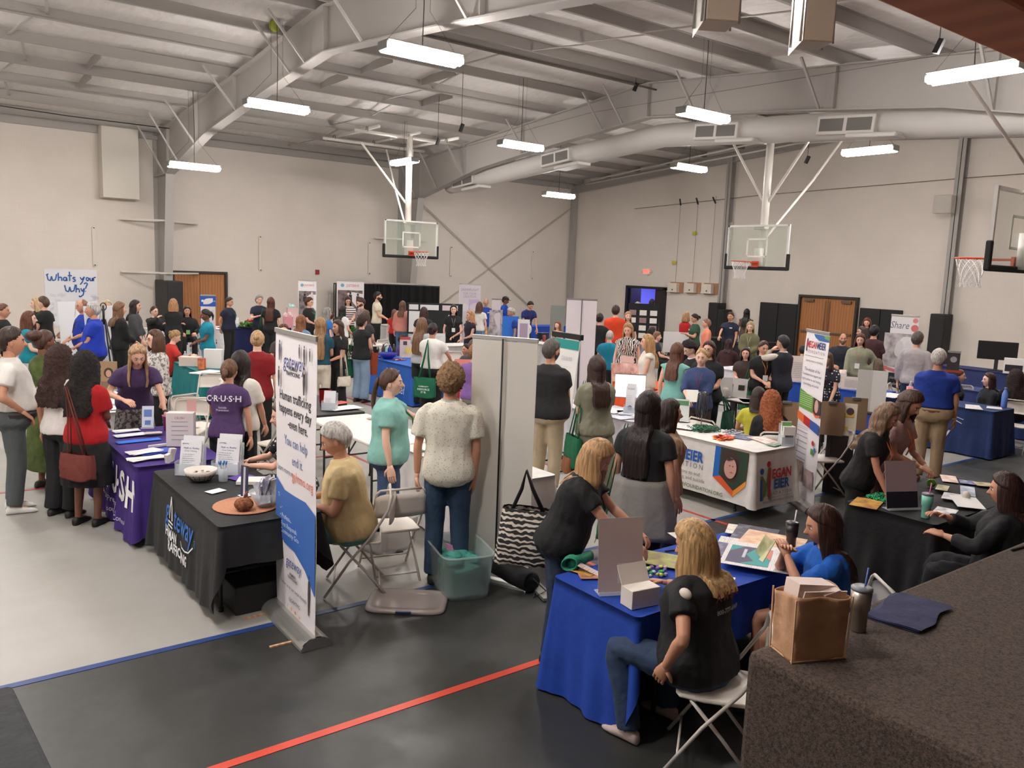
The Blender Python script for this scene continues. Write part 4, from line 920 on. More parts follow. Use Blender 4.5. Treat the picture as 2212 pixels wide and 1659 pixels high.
# ------------------------------------------------------------ basketball goals
def goal(x, y, rz, label, lat):
    """x, y of the rim centre; local -y looks into court"""
    t = thing('basketball_goal', (x, y, 0), rz, label, 'basketball goal', 'basketball goals'); by = 0.61
    mb = MB(); mb.box((0, by, 3.43), (1.75, 0.012, 1.0)); mb.build('backboard_glass', mat((205, 216, 200), 0.05, alpha=0.22), t)
    mb = MB()
    for s in (-1, 1): mb.box((s*0.895, by, 3.43), (0.05, 0.05, 1.09)); mb.box((0, by, 3.43+s*0.52), (1.83, 0.05, 0.05))
    mb.build('backboard_frame', mat((222, 222, 218), 0.4), t)
    mb = MB(); mb.box((0, by-0.009, 3.62), (0.61, 0.004, 0.04)); mb.box((-0.29, by-0.009, 3.40), (0.045, 0.004, 0.44)); mb.box((0.29, by-0.009, 3.40), (0.045, 0.004, 0.44)); mb.box((0, by-0.009, 3.19), (0.61, 0.004, 0.04)); mb.build('target_square', mat((236, 236, 232), 0.5), t)
    mb = MB(); mb.box((0, by, 2.90), (1.90, 0.08, 0.09))
    for s in (-1, 1): mb.box((s*0.925, by, 3.06), (0.075, 0.085, 0.40))
    mb.build('edge_padding', mat((18, 18, 20), 0.6), t, bevel=0.02)
    OR = mat((212, 78, 44), 0.4)
    mb = MB(); mb.tube([(0.2286*math.cos(a), 0.2286*math.sin(a), 3.05) for a in [2*PI*i/28 for i in range(28)]], 0.011, 8, True); mb.box((0, 0.42, 3.035), (0.14, 0.38, 0.03)); mb.box((0, by-0.03, 3.0), (0.2, 0.04, 0.15)); rim = mb.build('rim', OR, t)
    mb = MB(); N = 12
    rr = lambda z: 0.225-0.105*min(1, (3.05-z)/0.32)+0.03*max(0, (3.05-z-0.32)/0.1)
    for i in range(N):
        for sgn in (1, -1):
            pts = [((rr(3.05-0.42*k/6))*math.cos(2*PI*(i+sgn*k*0.5)/N), rr(3.05-0.42*k/6)*math.sin(2*PI*(i+sgn*k*0.5)/N), 3.05-0.42*k/6) for k in range(7)]; mb.tube(pts, 0.0045, 4)
    mb.build('net', mat((232, 230, 228), 0.8), rim)
    mb = MB(); mb.tube([(0, by+0.22, 2.95), (0, by+0.22, 6.55)], 0.095, 14); mb.box((0, by+0.12, 3.15), (0.16, 0.22, 0.5)); mb.box((0, by+0.12, 3.9), (0.3, 0.2, 0.08)); mb.build('mast', mat((226, 222, 214), 0.35), t, True)
    mb = MB()
    for s in (-1, 1): mb.tube([(0, by+0.22, 4.45), (s*1.35, by+0.25, 6.35)] if lat else [(0, by+0.22, 4.4), (s*0.9, by+1.6, 6.3)], 0.035, 8)
    mb.tube([(0, by+0.25, 3.6), (0.3, by+1.7, 5.2), (0.5, by+2.6, 6.35)], 0.03, 8); mb.build('brace', mat((214, 209, 200), 0.4), t)
    mb = MB()
    for yy, a, b in ((by+0.22, -1.8, 1.8), (by+2.4, -1.8, 1.8)): mb.tube([(a, yy, 6.42), (b, yy, 6.42)], 0.05, 10)
    for xx in (-1.35, 0, 1.35, ): mb.tube([(xx, by-0.4, 6.52), (xx, by+3.2, 6.52)], 0.05, 10)
    mb.build('support_pipe', PW, t, True)
    mb = MB()
    for xx in (-1.35, 0, 1.35):
        for yy in (by+0.22, by+2.4): mb.tube([(xx-0.07, yy+0.07*math.cos(a), 6.48+0.08*math.sin(a)) for a in [2*PI*i/8 for i in range(8)]], 0.008, 5, True)
    mb.build('clamp', mat((90, 84, 78), 0.4, metal=0.5), t)
    return t
goal(12.57, 21.25, 0, 'glass basketball backboard with orange rim on a white mast near the back wall, left', False)
goal(16.76, 12.92, -PI/2, 'glass basketball backboard hanging on a braced grey mast before the right wall', True)
g = goal(12.58, 5.59, PI, 'basketball backboard seen from behind, cut by the right edge of the picture', False)
p0, p1 = at(2092, 178, 1, 4.7), at(2212, 350, 1, 4.7)
pipe([tuple(p0), tuple(p0+(p1-p0)*1.6)], 0.022, 'thin bright rod slanting down at the right edge below the brown beam', mat((226, 222, 214), 0.3), 'rod', 'rod')
# ------------------------------------------------------------ furniture builders
WHP = mat((226, 220, 212), 0.45)
MET = mat((150, 146, 142), 0.35, metal=0.7)
DKM = mat((58, 56, 56), 0.45, metal=0.4)
PAPER = (232, 228, 224)
TABS = []
def folding_table(x0, y0, x1, y1, label, top=WHP, z=0.745, legs=DKM):
    TABS.append((x0, y0, x1, y1)); cx, cy = (x0+x1)/2, (y0+y1)/2; lx, ly = x1-x0, y1-y0; t = thing('folding_table', (cx, cy, 0), 0, label, 'table', 'folding tables')
    mb = MB(); mb.box((0, 0, z-0.02), (lx, ly, 0.04)); mb.build('tabletop', top, t, bevel=0.015)
    along_y = ly > lx
    for s in (-1, 1):
        for q in (-1, 1):
            mb = MB(); a = (q*(lx/2-0.09), s*(ly/2-0.28)) if along_y else (s*(lx/2-0.28), q*(ly/2-0.09))
            mb.tube([(a[0], a[1], z-0.04), (a[0], a[1], 0.02)], 0.014, 8); mb.lathe([(0.02, 0), (0.02, 0.03)], (a[0], a[1], 0)); mb.build('leg', legs, t, True)
        mb = MB(); c = s*((ly if along_y else lx)/2-0.28); w = (lx if along_y else ly)/2-0.09
        mb.tube([(-w, c, 0.30), (w, c, 0.30)] if along_y else [(c, -w, 0.30), (c, w, 0.30)], 0.011, 6)
        mb.tube([(0, c, 0.30), (0, c*0.35, z-0.05)] if along_y else [(c, 0, 0.30), (c*0.35, 0, z-0.05)], 0.010, 6); mb.build('stretcher', legs, t, True)
    return t
def tablecloth(x0, y0, x1, y1, c, label, drops=(0.74, 0.74, 0.74, 0.74), wave=0.016, seed=0, pat='fabric', flare=0.035, group=None, z=0.752):
    """drops: -x, +x, -y, +y sides"""
    L = []
    r = 0.04; e = 0.006; X0, X1, Y0, Y1 = x0-e, x1+e, y0-e, y1+e
    def side(a, b, n, nrm, d): 
        for i in range(n): f = i/n; L.append((a[0]+(b[0]-a[0])*f, a[1]+(b[1]-a[1])*f, nrm[0], nrm[1], d))
    def corner(cx, cy, a0, d0, d1):
        for i in range(8):
            f = i/8; a = a0+f*PI/2; dd = d0*(1-f)+d1*f; L.append((cx+r*math.cos(a), cy+r*math.sin(a), math.cos(a), math.sin(a), dd))
    n = lambda l: max(12, int(l/0.028))
    side((X0, Y1-r), (X0, Y0+r), n(Y1-Y0), (-1, 0), drops[0]); corner(X0+r, Y0+r, PI, drops[0], drops[2])
    side((X0+r, Y0), (X1-r, Y0), n(X1-X0), (0, -1), drops[2]); corner(X1-r, Y0+r, 1.5*PI, drops[2], drops[1])
    side((X1, Y0+r), (X1, Y1-r), n(Y1-Y0), (1, 0), drops[1]); corner(X1-r, Y1-r, 0, drops[1], drops[3])
    side((X1-r, Y1), (X0+r, Y1), n(X1-X0), (0, 1), drops[3]); corner(X0+r, Y1-r, PI/2, drops[3], drops[0])
    N = len(L); S = [0.0]
    for i in range(1, N): S.append(S[-1]+math.hypot(L[i][0]-L[i-1][0], L[i][1]-L[i-1][1]))
    def off(x, y, t, cor=0.0):
        s = x*1.3+y*1.7
        return 0.003+flare*t+wave*t*(math.sin(s*9+seed)+0.6*math.sin(s*21+seed*2)+0.4)*min(1, t*1.6)+cor
    mb = MB(); rows = []
    M_ = 14
    for j in range(M_+1):
        t = j/M_; row = []
        for i, (x, y, nx, ny, d) in enumerate(L):
            cor = 0.06*t*(abs(nx*ny)*2)**1.2
            o_ = off(x, y, t, cor); dd = d*(1-(0.0 if abs(nx*ny) < .01 else 0.0))
            row.append((x+nx*o_, y+ny*o_, max(z-(dd*t if t > 0 else 0), 0.012+0.004*math.sin(i)) - (0.006 if j == 1 else 0)))
        rows.append(row)
    mb.rings(rows, caps=False); mb.f.append(tuple(range(N)))
    o = mb.build('tablecloth', mat(c, 0.8, pat=pat, bump=0.25), None, True, tag=(label, 'tablecloth', group))
    for p in o.data.polygons:
        if len(p.vertices) > 4: p.use_smooth = False
    def face(side_):
        """mapping for lettering on a side: a to the viewer's right from the middle, b up from the floor"""
        def fn(a, b):
            t = min(1, max(0, (z-b)/0.74)); lift = 0.006
            if side_ == '-x': y = (Y0+Y1)/2-a; return (X0-off(X0, y, t)-lift, y, b)
            x = (X0+X1)/2+a; return (x, Y0-off(x, Y0, t)-lift, b)
        return fn
    return o, face
def chair(x, y, face_deg, label, c=None, m=None, seat=0.45):
    """white folding chair, local +y to the front"""
    global _chair
    try: proto = _chair
    except NameError: proto = None
    if proto is None:
        t = thing('folding_chair', (0, 0, 0), 0, '', 'chair', 'white folding chairs')
        PL = mat((222, 214, 204), 0.45); FR = mat((206, 198, 190), 0.4, metal=0.1)
        W = 0.215
        mb = MB(); mb.prism([(-0.20, -0.18), (-0.17, -0.20), (0.17, -0.20), (0.20, -0.18), (0.21, 0.05), (0.19, 0.18), (0.15, 0.20), (-0.15, 0.20), (-0.19, 0.18), (-0.21, 0.05)], 0.432, 0.455); mb.build('seat', PL, t, bevel=0.01)
        mb = MB()
        def bk(u, v):
            a = (u-0.5)*2; return (a*0.215, -0.255-0.035*(1-a*a)-0.012*v, 0.60+0.20*v-0.03*(1-v)*abs(a)**3*0-0.035*abs(a)**6*(1 if v > .5 else 0)+0.0*v)
        vs = []
        for k in range(2):
            mb.grid(lambda u, v: tuple(Vector(bk(u, v))+Vector((0, -0.016*k, 0))), 12, 4)
        n = 13; R_ = 5
        for i in range(12): mb.f += [(i, i+1, n*R_+i+1, n*R_+i), (n*4+i, n*R_+n*4+i, n*R_+n*4+i+1, n*4+i+1)]
        for j in range(4): mb.f += [(j*n, (n*R_)+j*n, n*R_+(j+1)*n, (j+1)*n), (j*n+12, (j+1)*n+12, n*R_+(j+1)*n+12, n*R_+j*n+12)]
        mb.build('backrest', PL, t, True)
        for s in (-1, 1):
            mb = MB(); mb.tube([(s*W, 0.24, 0.012), (s*W, 0.05, 0.30), (s*W, -0.13, 0.52), (s*W, -0.25, 0.72), (s*(W-0.01), -0.265, 0.80), (s*(W-0.04), -0.27, 0.825)], 0.011, 8); mb.build('front_leg', FR, t, True)
            mb = MB(); mb.tube([(s*(W-0.03), -0.24, 0.012), (s*(W-0.03), -0.05, 0.24), (s*(W-0.03), 0.12, 0.43)], 0.011, 8); mb.build('rear_leg', FR, t, True)
        mb = MB(); mb.tube([(-W, 0.17, 0.11), (W, 0.17, 0.11)], 0.008, 6); mb.build('stretcher', FR, t, True)
        mb = MB(); mb.tube([(-W+0.03, -0.19, 0.07), (W-0.03, -0.19, 0.07)], 0.008, 6); mb.build('stretcher', FR, t, True)
        mb = MB(); mb.tube([(-W+0.04, -0.27, 0.825), (W-0.04, -0.27, 0.825)], 0.011, 8); mb.build('top_rail', FR, t, True)
        globals()['_chair'] = t; o = t
    else: o = copy_tree(proto)
    o.location = (x, y, 0); o.rotation_euler = (0, 0, math.radians(face_deg)); o['label'] = label
    return o
def pr(parent, fn, items):
    """printed shapes and letters on a flat face; fn(a, b, lift)"""
    k = 0
    for it in items:
        k += 1; lift = 0.0012+0.0004*k
        if it[0] == 'r':
            _, x0, z0, x1, z1, c = it[:6]; mb = MB(); mb.add([fn(x0, z0, lift), fn(x1, z0, lift), fn(x1, z1, lift), fn(x0, z1, lift)], [(0, 1, 2, 3)])
            kw = it[6] if len(it) > 6 else {}; mb.build('printed_panel', mat(c, 0.55, **kw), parent)
        elif it[0] == 'p':
            _, pts, c = it[:3]; mb = MB(); mb.add([fn(a, b, lift) for a, b in pts], [tuple(range(len(pts)))]); kw = it[3] if len(it) > 3 else {}; mb.build('printed_shape', mat(c, 0.55, **kw), parent)
        elif it[0] == 'c':
            _, x, z, r, c = it[:5]; ry = it[5] if len(it) > 5 else r; mb = MB(); mb.add([fn(x+r*math.cos(q), z+ry*math.sin(q), lift) for q in [2*PI*i/24 for i in range(24)]], [tuple(range(24))]); mb.build('printed_disc', mat(c, 0.55), parent)
        elif it[0] == 't':
            _, s, sz, x, z, c = it[:6]; kw = it[6] if len(it) > 6 else {}; lettering(s, sz, mat(c, 0.55), parent, (x, z), fn=lambda a, b, l=lift: fn(a, b, l), **kw)
        elif it[0] == 's':      # stroke
            _, pts, w, c = it; mb = MB()
            for a, b in zip(pts[:-1], pts[1:]):
                d = math.hypot(b[0]-a[0], b[1]-a[1]) or 1; nx, nz = -(b[1]-a[1])/d*w/2, (b[0]-a[0])/d*w/2; ex, ez = (b[0]-a[0])/d*w*.3, (b[1]-a[1])/d*w*.3
                mb.add([fn(a[0]+nx-ex, a[1]+nz-ez, lift), fn(b[0]+nx+ex, b[1]+nz+ez, lift), fn(b[0]-nx+ex, b[1]-nz+ez, lift), fn(a[0]-nx-ex, a[1]-nz-ez, lift)], [(0, 1, 2, 3)])
            mb.build('printed_stroke', mat(c, 0.55), parent)
def textlines(x, z, w, n, dz, c, h=0.012, seed=0, align='l'):
    """small print too fine to read, as short bars"""
    out = []; rn = random.Random(seed+n)
    for i in range(n):
        ww = w*(0.6+0.4*rn.random()); x0 = x if align == 'l' else x-ww/2
        a = x0
        while a < x0+ww:
            b = min(x0+ww, a+rn.uniform(0.02, 0.07)*max(w, 0.25)/0.5); out.append(('r', a, z-i*dz, b, z-i*dz+h, c)); a = b+0.010*max(w, .25)/0.5
    return out
def merge_prints(parent, fn, quads, c, name='small_print', lift=0.004):
    mb = MB()
    for _, x0, z0, x1, z1, _c in quads: mb.add([fn(x0, z0, lift), fn(x1, z0, lift), fn(x1, z1, lift), fn(x0, z1, lift)], [(0, 1, 2, 3)])
    mb.build(name, mat(c, 0.6), parent)
def banner(x, y, rz, w, h, label, panel=(228, 222, 224), items=(), base_c=None, curve=0.0, prints=(), pole=True, group=None):
    """roll-up banner stand; the printed side looks along local -y"""
    t = thing('banner_stand', (x, y, 0), rz, label, 'banner', group); al = mat(base_c or (190, 188, 184), 0.3, metal=0.75)
    mb = MB(); n = 12; prof = [(0.115*math.cos(a), 0.085*math.sin(a)) for a in [PI*i/n for i in range(n+1)]]
    mb.rings([[(sx*(w/2+0.02), p, q) for p, q in prof] for sx in (-1, 1)]); mb.build('base', al, t, bevel=0.004)
    for sx in (-1, 1): mb = MB(); mb.rings([[(sx*(w/2+0.02+k), p*1.02, q*1.02) for p, q in prof] for k in (0, 0.015)]); mb.build('end_cap', mat((210, 210, 212), 0.12, metal=1.0), t)
    def fn(a, b, l=0.0): return (a, -l-curve*math.sin(PI*min(1, max(0, b/h)))*1.0 - 0.004*math.sin(b*5+a*3), b)
    mb = MB(); N = 24
    mb.grid(lambda u, v: fn((u-0.5)*w, 0.07+(h-0.09)*v, 0.0), 8, N); mb.grid(lambda u, v: tuple(Vector(fn((0.5-u)*w, 0.07+(h-0.09)*v, 0.0))+Vector((0, 0.002, 0))), 8, N)
    p = mb.build('banner_panel', mat(panel, 0.6), t, True)
    pr(p, fn, prints)
    mb = MB(); mb.box((0, 0.0, h), (w+0.012, 0.02, 0.035)); mb.build('top_rail', al, t, bevel=0.003)
    if pole: mb = MB(); mb.tube([(0, 0.03, 0.06), (0, 0.035, h)], 0.008, 8); mb.build('support_pole', mat((40, 40, 42), 0.4, metal=0.5), t, True)
    return t, p, fn
# ---- small things; z of a table top
TZ = 0.756
def paper(x, y, rz, w, l, label, c=PAPER, z=TZ, n=1, pat='print', c2=(150, 150, 160), cat='leaflet', name='leaflet', group=None, items=()):
    """a sheet or a pile of sheets"""
    t = thing(name, (x, y, z+0.004), math.radians(rz), label, cat, group) if items else None
    mb = MB(); rn = random.Random(int(x*100+y*37))
    for i in range(n): mb.box((rn.uniform(-.01, .01)*(n > 1), rn.uniform(-.01, .01)*(n > 1), (0.0015+0.003*i)+(0 if t else 0)), (w, l, 0.003), (0, 0, rn.uniform(-.25, .25) if n > 1 else 0))
    if t:
        p = mb.build('sheet', mat(c, 0.5, pat=pat, c2=c2, sc=1.5 if pat == 'print' else 1), t); pr(t, lambda a, b, l_=0: (a, b, 0.003*n+l_), items); return t
    return mb.build(name, mat(c, 0.5, pat=pat, c2=c2, sc=1.5), None, loc=(x, y, z+0.004), rz=math.radians(rz), tag=(label, cat, group))
def sign_holder(x, y, rz, w, h, label, c=(230, 226, 222), z=TZ, lean=0.2, back=False, name='sign_holder', items=(), cat='sign holder'):
    """leaning acrylic holder with a printed sheet, front looks along local -y"""
    t = thing(name, (x, y, z), math.radians(rz), label, cat)
    fn = lambda a, b, l=0.0: (a, -0.002-l*math.cos(lean)+b*math.sin(lean), 0.008+b*math.cos(lean)+l*math.sin(lean))
    mb = MB(); mb.add([fn(-w/2, 0), fn(w/2, 0), fn(w/2, h), fn(-w/2, h)]+[fn(-w/2, 0, -0.004), fn(w/2, 0, -0.004), fn(w/2, h, -0.004), fn(-w/2, h, -0.004)], [(0, 1, 2, 3), (7, 6, 5, 4), (0, 4, 5, 1), (1, 5, 6, 2), (2, 6, 7, 3), (3, 7, 4, 0)]); s = mb.build('sheet', mat(c, 0.35), t)
    if items is not None: pr(s, fn, items or [('t', 'Information', h*0.07, 0, h*0.86, (60, 60, 80))][:0])
    if not items: merge_prints(s, fn, textlines(-w*0.38, h*0.72, w*0.76, 9, h*0.07, None, h*0.022, int(x*10)), (168, 164, 170))
    mb = MB(); mb.box((0, 0.01, 0.003), (w+0.01, 0.10, 0.004)); mb.box((0, -0.04, 0.012), (w+0.01, 0.003, 0.02)); mb.build('stand', mat((220, 224, 228), 0.1, alpha=0.35), t)
    return t
def leaflet_rack(x, y, rz, label, c=(224, 224, 228), z=TZ, w=0.20, h=0.30, items=(), n=2):
    t = thing('leaflet_rack', (x, y, z), math.radians(rz), label, 'leaflet rack')
    mb = MB(); mb.box((0, 0.0, 0.003), (w+0.02, 0.14, 0.006)); mb.box((0, -0.055, 0.05), (w+0.02, 0.004, 0.1)); mb.box((0, 0.06, h*0.45), (w+0.02, 0.004, h*0.9), (-0.15, 0, 0))
    for s in (-1, 1): mb.box((s*(w/2+0.01), 0, 0.06), (0.004, 0.13, 0.12))
    mb.build('holder', mat((214, 220, 228), 0.08, alpha=0.35), t)
    for k in range(n):
        y0 = -0.035+0.04*k; ln = 0.22; hh = h+0.035*k; fn = lambda a, b, l=0.0, y0=y0: (a, y0-l+b*math.sin(ln), 0.01+b*math.cos(ln))
        mb = MB(); mb.box((0, y0+0.008+hh/2*math.sin(ln), 0.01+hh/2*math.cos(ln)), (w*0.94, 0.014, hh), (-ln, 0, 0)); s = mb.build('leaflets', mat(c, 0.5), t)
        if k == 0: pr(s, fn, items); merge_prints(s, fn, textlines(-w*0.36, h*0.58, w*0.72, 7, h*0.06, None, h*0.016, k), (170, 172, 184), lift=0.003)
    return t
def lathe_thing(name, x, y, z, prof, c, label, cat, rough=0.35, metal=0.0, parts=(), group=None, alpha=1.0, pat=None, c2=None):
    t = thing(name, (x, y, z), 0, label, cat, group); mb = MB(); mb.lathe(prof, seg=24); mb.build('body', mat(c, rough, metal, alpha=alpha, pat=pat, c2=c2), t, True)
    for nm, pf, cc, off, *kw in parts:
        mb = MB()
        if pf[0] == 'tube': mb.tube(pf[1], pf[2], 8)
        else: mb.lathe(pf, off, 20)
        mb.build(nm, mat(cc, 0.3, alpha=kw[0] if kw else 1), t, True)
    return t
def bottle(x, y, label, c=(214, 226, 234), z=TZ, h=0.22, cap=(240, 240, 240), alpha=0.45, r=0.033, cat='bottle'):
    return lathe_thing('water_bottle' if alpha < 1 else 'flask', x, y, z, [(r*.9, 0), (r, 0.01), (r, h*.66), (r*.5, h*.86), (r*.38, h*.9), (r*.38, h*.95)], c, label, cat, 0.1 if alpha < 1 else 0.4, alpha=alpha, parts=[('cap', [(r*.42, 0), (r*.42, h*.07)], cap, (0, 0, h*.93))])
def tumbler(x, y, label, c, z=TZ, h=0.20, r=0.045, metal=0.0, straw=None, lid=(60, 60, 64)):
    P_ = [('lid', [(r*1.02, 0), (r*1.02, 0.012), (r*.8, 0.018)], lid, (0, 0, h))]
    if straw: P_.append(('straw', ('tube', [(0.01, 0, h*.5), (0.02, -0.01, h+0.10)], 0.005), straw, (0, 0, 0)))
    return lathe_thing('tumbler', x, y, z, [(r*.68, 0), (r*.72, 0.005), (r*.76, h*.5), (r*.9, h*.54), (r, h)], c, label, 'tumbler', 0.32, metal, P_)
def boxy(name, x, y, z, sz, rz, c, label, cat, items=(), flap=None, rough=0.6, group=None, pat=None, c2=None):
    t = thing(name, (x, y, z), math.radians(rz), label, cat, group); mb = MB(); sx, sy, sz_ = sz
    mb.box((0, 0, sz_/2), sz); b = mb.build('body', mat(c, rough, pat=pat, c2=c2), t, bevel=0.003)
    if items: pr(b, lambda a, b_, l=0: (a, -sy/2-l, b_), items)
    if flap: mb = MB(); mb.box((0, sy/2+0.02, sz_+0.05), (sx, 0.004, 0.12), (-0.5, 0, 0)); mb.box((0, 0, sz_-0.004), (sx*0.94, sy*0.9, 0.01)); mb.build('lid', mat(flap, 0.6), t)
    return t
def scatter(name, x, y, r, n, cols, label, cat, z=TZ, size=0.03, kind='stuff', shape='curl', hgt=0.04):
    """a loose heap nobody could count: one object per heap"""
    rn = random.Random(int(x*91+y*17)); mb = MB()
    for i in range(n):
        a = rn.uniform(0, 2*PI); q = r*math.sqrt(rn.random()); px, py = q*math.cos(a), q*math.sin(a)*0.75; pz = rn.uniform(0.004, hgt)*(1-q/r*0.6)
        if shape == 'curl': mb.tube([(px+size*math.cos(t), py+size*math.sin(t)*1.2, pz+0.012*math.sin(3*t+i)+0.005) for t in [2*PI*k/9 for k in range(9)]], 0.0045, 5, True)
        elif shape == 'lump': mb.ball((px, py, pz), (size*rn.uniform(.6, 1), size*rn.uniform(.5, .9), size*.5), 7, 5)
        else: mb.box((px, py, pz), (size*1.6, size, 0.006), (rn.uniform(-.4, .4), rn.uniform(-.4, .4), rn.uniform(0, 3)))
    o = mb.build(name, mat(cols[0], 0.5), None, shape != 'card', loc=(x, y, z), tag=(label, cat, None, kind))
    for c in cols[1:]: o.data.materials.append(mat(c, 0.5))
    if len(cols) > 1:
        per = max(1, len(o.data.polygons)//n)
        for p in o.data.polygons: p.material_index = (p.index//per) % len(cols)
    return o
def tote(info, side, c, label, off=(0.22, -0.02), zs=0.55, w=0.36, h=0.36, txt=None, d=0.10, name='tote_bag', pat=None, c2=None, yaw=0, tri=1.0, strap=None):
    """bag hanging at a figure's side, straps over the shoulder or forearm"""
    s = info['s']; S = info['sh'][side]; top = zs*s
    base = wpt(info, (side*off[0]*s, off[1]*s, 0)); t = thing(name, (base.x, base.y, 0), info['rz']+math.radians(yaw), label, 'bag')
    def bg(u, v):
        a = 2*PI*u; z = top+h*0.5-h*(1-v); q = (0.35+0.65*math.sin(min(1, (1-v)*1.3+0.12)*PI/2))
        ww = w/2*(tri+(1-tri)*(1-v)) ; x = d/2*q*math.copysign(abs(math.cos(a))**.6, math.cos(a)); y = ww*math.copysign(abs(math.sin(a))**.45, math.sin(a))
        return (x+0.008*math.sin(9*a+v*7), y, z+0.012*math.sin(a*3+1)*(1-v))
    mb = MB(); mb.grid(bg, 36, 14, True); n = 36; mb.f.append(tuple(range(n-1, -1, -1))); mb.build('bag_body', mat(c, 0.75, pat=pat or 'fabric', c2=c2), t, True)
    mb = MB(); sz = (strap if strap else S[2]+0.06*s)
    for q in (-1, 1): mb.tube([(q*0.02, -w*0.25, top+h*0.45), (q*0.015-side*0.04, -0.04, (top+h*.5+sz)/2), (q*0.012-side*0.10, 0, sz), (q*0.015-side*0.04, 0.04, (top+h*.5+sz)/2), (q*0.02, w*0.25, top+h*0.45)], 0.012, 6, flat=0.35)
    mb.build('strap', mat(c, 0.75), t, True)
    if txt:
        for k, (tx, sz_, dz) in enumerate(txt): lettering(tx, sz_, mat((220, 232, 226), 0.6), t, (0, top+dz), fn=lambda a, b: (side*(d/2+0.006), a*side, b), bold=0.02)
    return t
# ------------------------------------------------------------ tables and what lies on them
def T(u, v, z=TZ):
    """point on the nearest table top under photo pixel (u, v)"""
    p = gz(u, v, z); m = .07; b = min(TABS, key=lambda r: max(r[0]+m-p.x, 0, p.x-r[2]+m)**2+max(r[1]+m-p.y, 0, p.y-r[3]+m)**2)
    return min(max(p.x, b[0]+m), b[2]-m), min(max(p.y, b[1]+m), b[3]-m)
def viewrz(x, y): return math.atan2(y, x)-PI/2        # local -y then looks at the camera side
def tbl(x0, y0, x1, y1, label, cl=None, cll=None, drops=(.73, .73, .73, .73), **k):
    folding_table(x0, y0, x1, y1, label)
    if cl: return tablecloth(x0, y0, x1, y1, cl, cll, drops, **k)
BLUE, NAVY, BLK, WHT = (22, 66, 168), (30, 52, 104), (26, 26, 27), (226, 221, 216)
# near blue table
tbl(3.2, 2.98, 5.03, 3.70, 'table under the bright blue cloth nearest the camera', BLUE, 'bright blue cloth reaching the floor on the nearest table', (.735, .70, .33, .735), wave=0.018, seed=2, flare=0.01)
tbl(6.52, 2.95, 8.35, 3.71, 'table under the black cloth at far right beside the stage', (20, 20, 22), 'plain black cloth on the table at right beside the stage', (.73, .7, .5, .73), wave=0.03, seed=5, flare=0.05)
_, mmf = tbl(7.45, 5.35, 8.2, 7.2, 'table under the white printed cloth right of centre', WHT, 'white cloth printed with red and blue lettering and a portrait', (.62, .62, .64, .62), wave=0.006, seed=1)
mm = _
f = mmf('-x'); R_, B_, G_ = (190, 40, 44), (28, 84, 168), (110, 108, 106)
def MF(a, b, l=0.0): p = f(a, b); return (p[0]-3*l, p[1], p[2])
pr(mm, MF, [('t', 'MEGAN', 0.17, -0.42, 0.54, R_, dict(bold=0.035, sx=.82)), ('t', 'MEIER', 0.17, 0.05, 0.54, B_, dict(bold=0.035, sx=.82)), ('t', 'F O U N D A T I O N', 0.085, -0.12, 0.43, G_, dict(sx=.95)),
    ('t', 'Inspiring actions to end', 0.062, -0.08, 0.34, G_), ('t', 'bullying, cyberbullying, and suicide.', 0.062, -0.13, 0.275, G_), ('t', 'MEGANMEIERFOUNDATION.ORG', 0.062, 0.10, 0.185, (96, 120, 80), dict(bold=.01))])
pr(mm, MF, [('p', [(0.40, 0.73), (0.86, 0.73), (0.86, 0.36), (0.70, 0.20), (0.40, 0.37)], (222, 90, 40)), ('p', [(0.40, 0.73), (0.50, 0.73), (0.50, 0.40), (0.40, 0.37)], (24, 98, 182)), ('p', [(0.70, 0.20), (0.86, 0.36), (0.86, 0.42), (0.70, 0.27)], (236, 150, 54)),
    ('p', [(0.48, 0.73), (0.86, 0.73), (0.86, 0.42), (0.70, 0.27), (0.48, 0.42)], (40, 62, 46)), ('p', [(0.50, 0.70), (0.68, 0.72), (0.76, 0.62), (0.74, 0.40), (0.66, 0.30), (0.52, 0.40)], (62, 44, 42))])
pr(mm, lambda a, b_, l=0.0: MF(a, b_, l+.007), [('c', 0.645, 0.52, 0.085, (206, 156, 144), 0.12), ('c', 0.635, 0.545, 0.010, (60, 40, 40), 0.006), ('c', 0.68, 0.545, 0.010, (60, 40, 40), 0.006), ('c', 0.665, 0.475, 0.022, (176, 92, 92), 0.007), ('p', [(0.585, 0.60), (0.62, 0.64), (0.70, 0.63), (0.62, 0.60)], (62, 44, 42))])
f2 = mmf('-y')
def MY(a, b, l=0.0): p = f2(a, b); return (p[0], p[1]-3*l, p[2])
pr(mm, MY, [('c', -0.27, 0.53, 0.035, (28, 84, 168)), ('c', -0.15, 0.60, 0.035, R_), ('p', [(-0.30, 0.20), (-0.24, 0.20), (-0.24, 0.40), (-0.20, 0.30), (-0.16, 0.56), (-0.11, 0.56), (-0.11, 0.20), (-0.15, 0.20), (-0.17, 0.36), (-0.21, 0.22), (-0.26, 0.48), (-0.30, 0.48)], (110, 120, 60)), ('r', -0.15, 0.22, -0.115, 0.54, R_), ('r', -0.30, 0.20, -0.265, 0.44, B_),
    ('t', 'EGAN', 0.15, 0.09, 0.475, R_, dict(bold=0.035, sx=.9)), ('t', 'EIER', 0.15, 0.09, 0.355, B_, dict(bold=0.035)), ('t', 'F O U N D A T I O N', 0.055, 0.03, 0.255, G_), ('r', -0.24, 0.215, 0.29, 0.219, (150, 148, 146)), ('t', 'MEGANMEIERFOUNDATION.ORG', 0.038, 0.03, 0.175, G_)])
_, nf = tbl(13.37, 5.37, 14.1, 7.2, 'table under the navy cloth with white lettering at right', NAVY, 'navy cloth with white lettering behind the man in khaki trousers', (.73, .73, .73, .73), wave=0.012, seed=4)
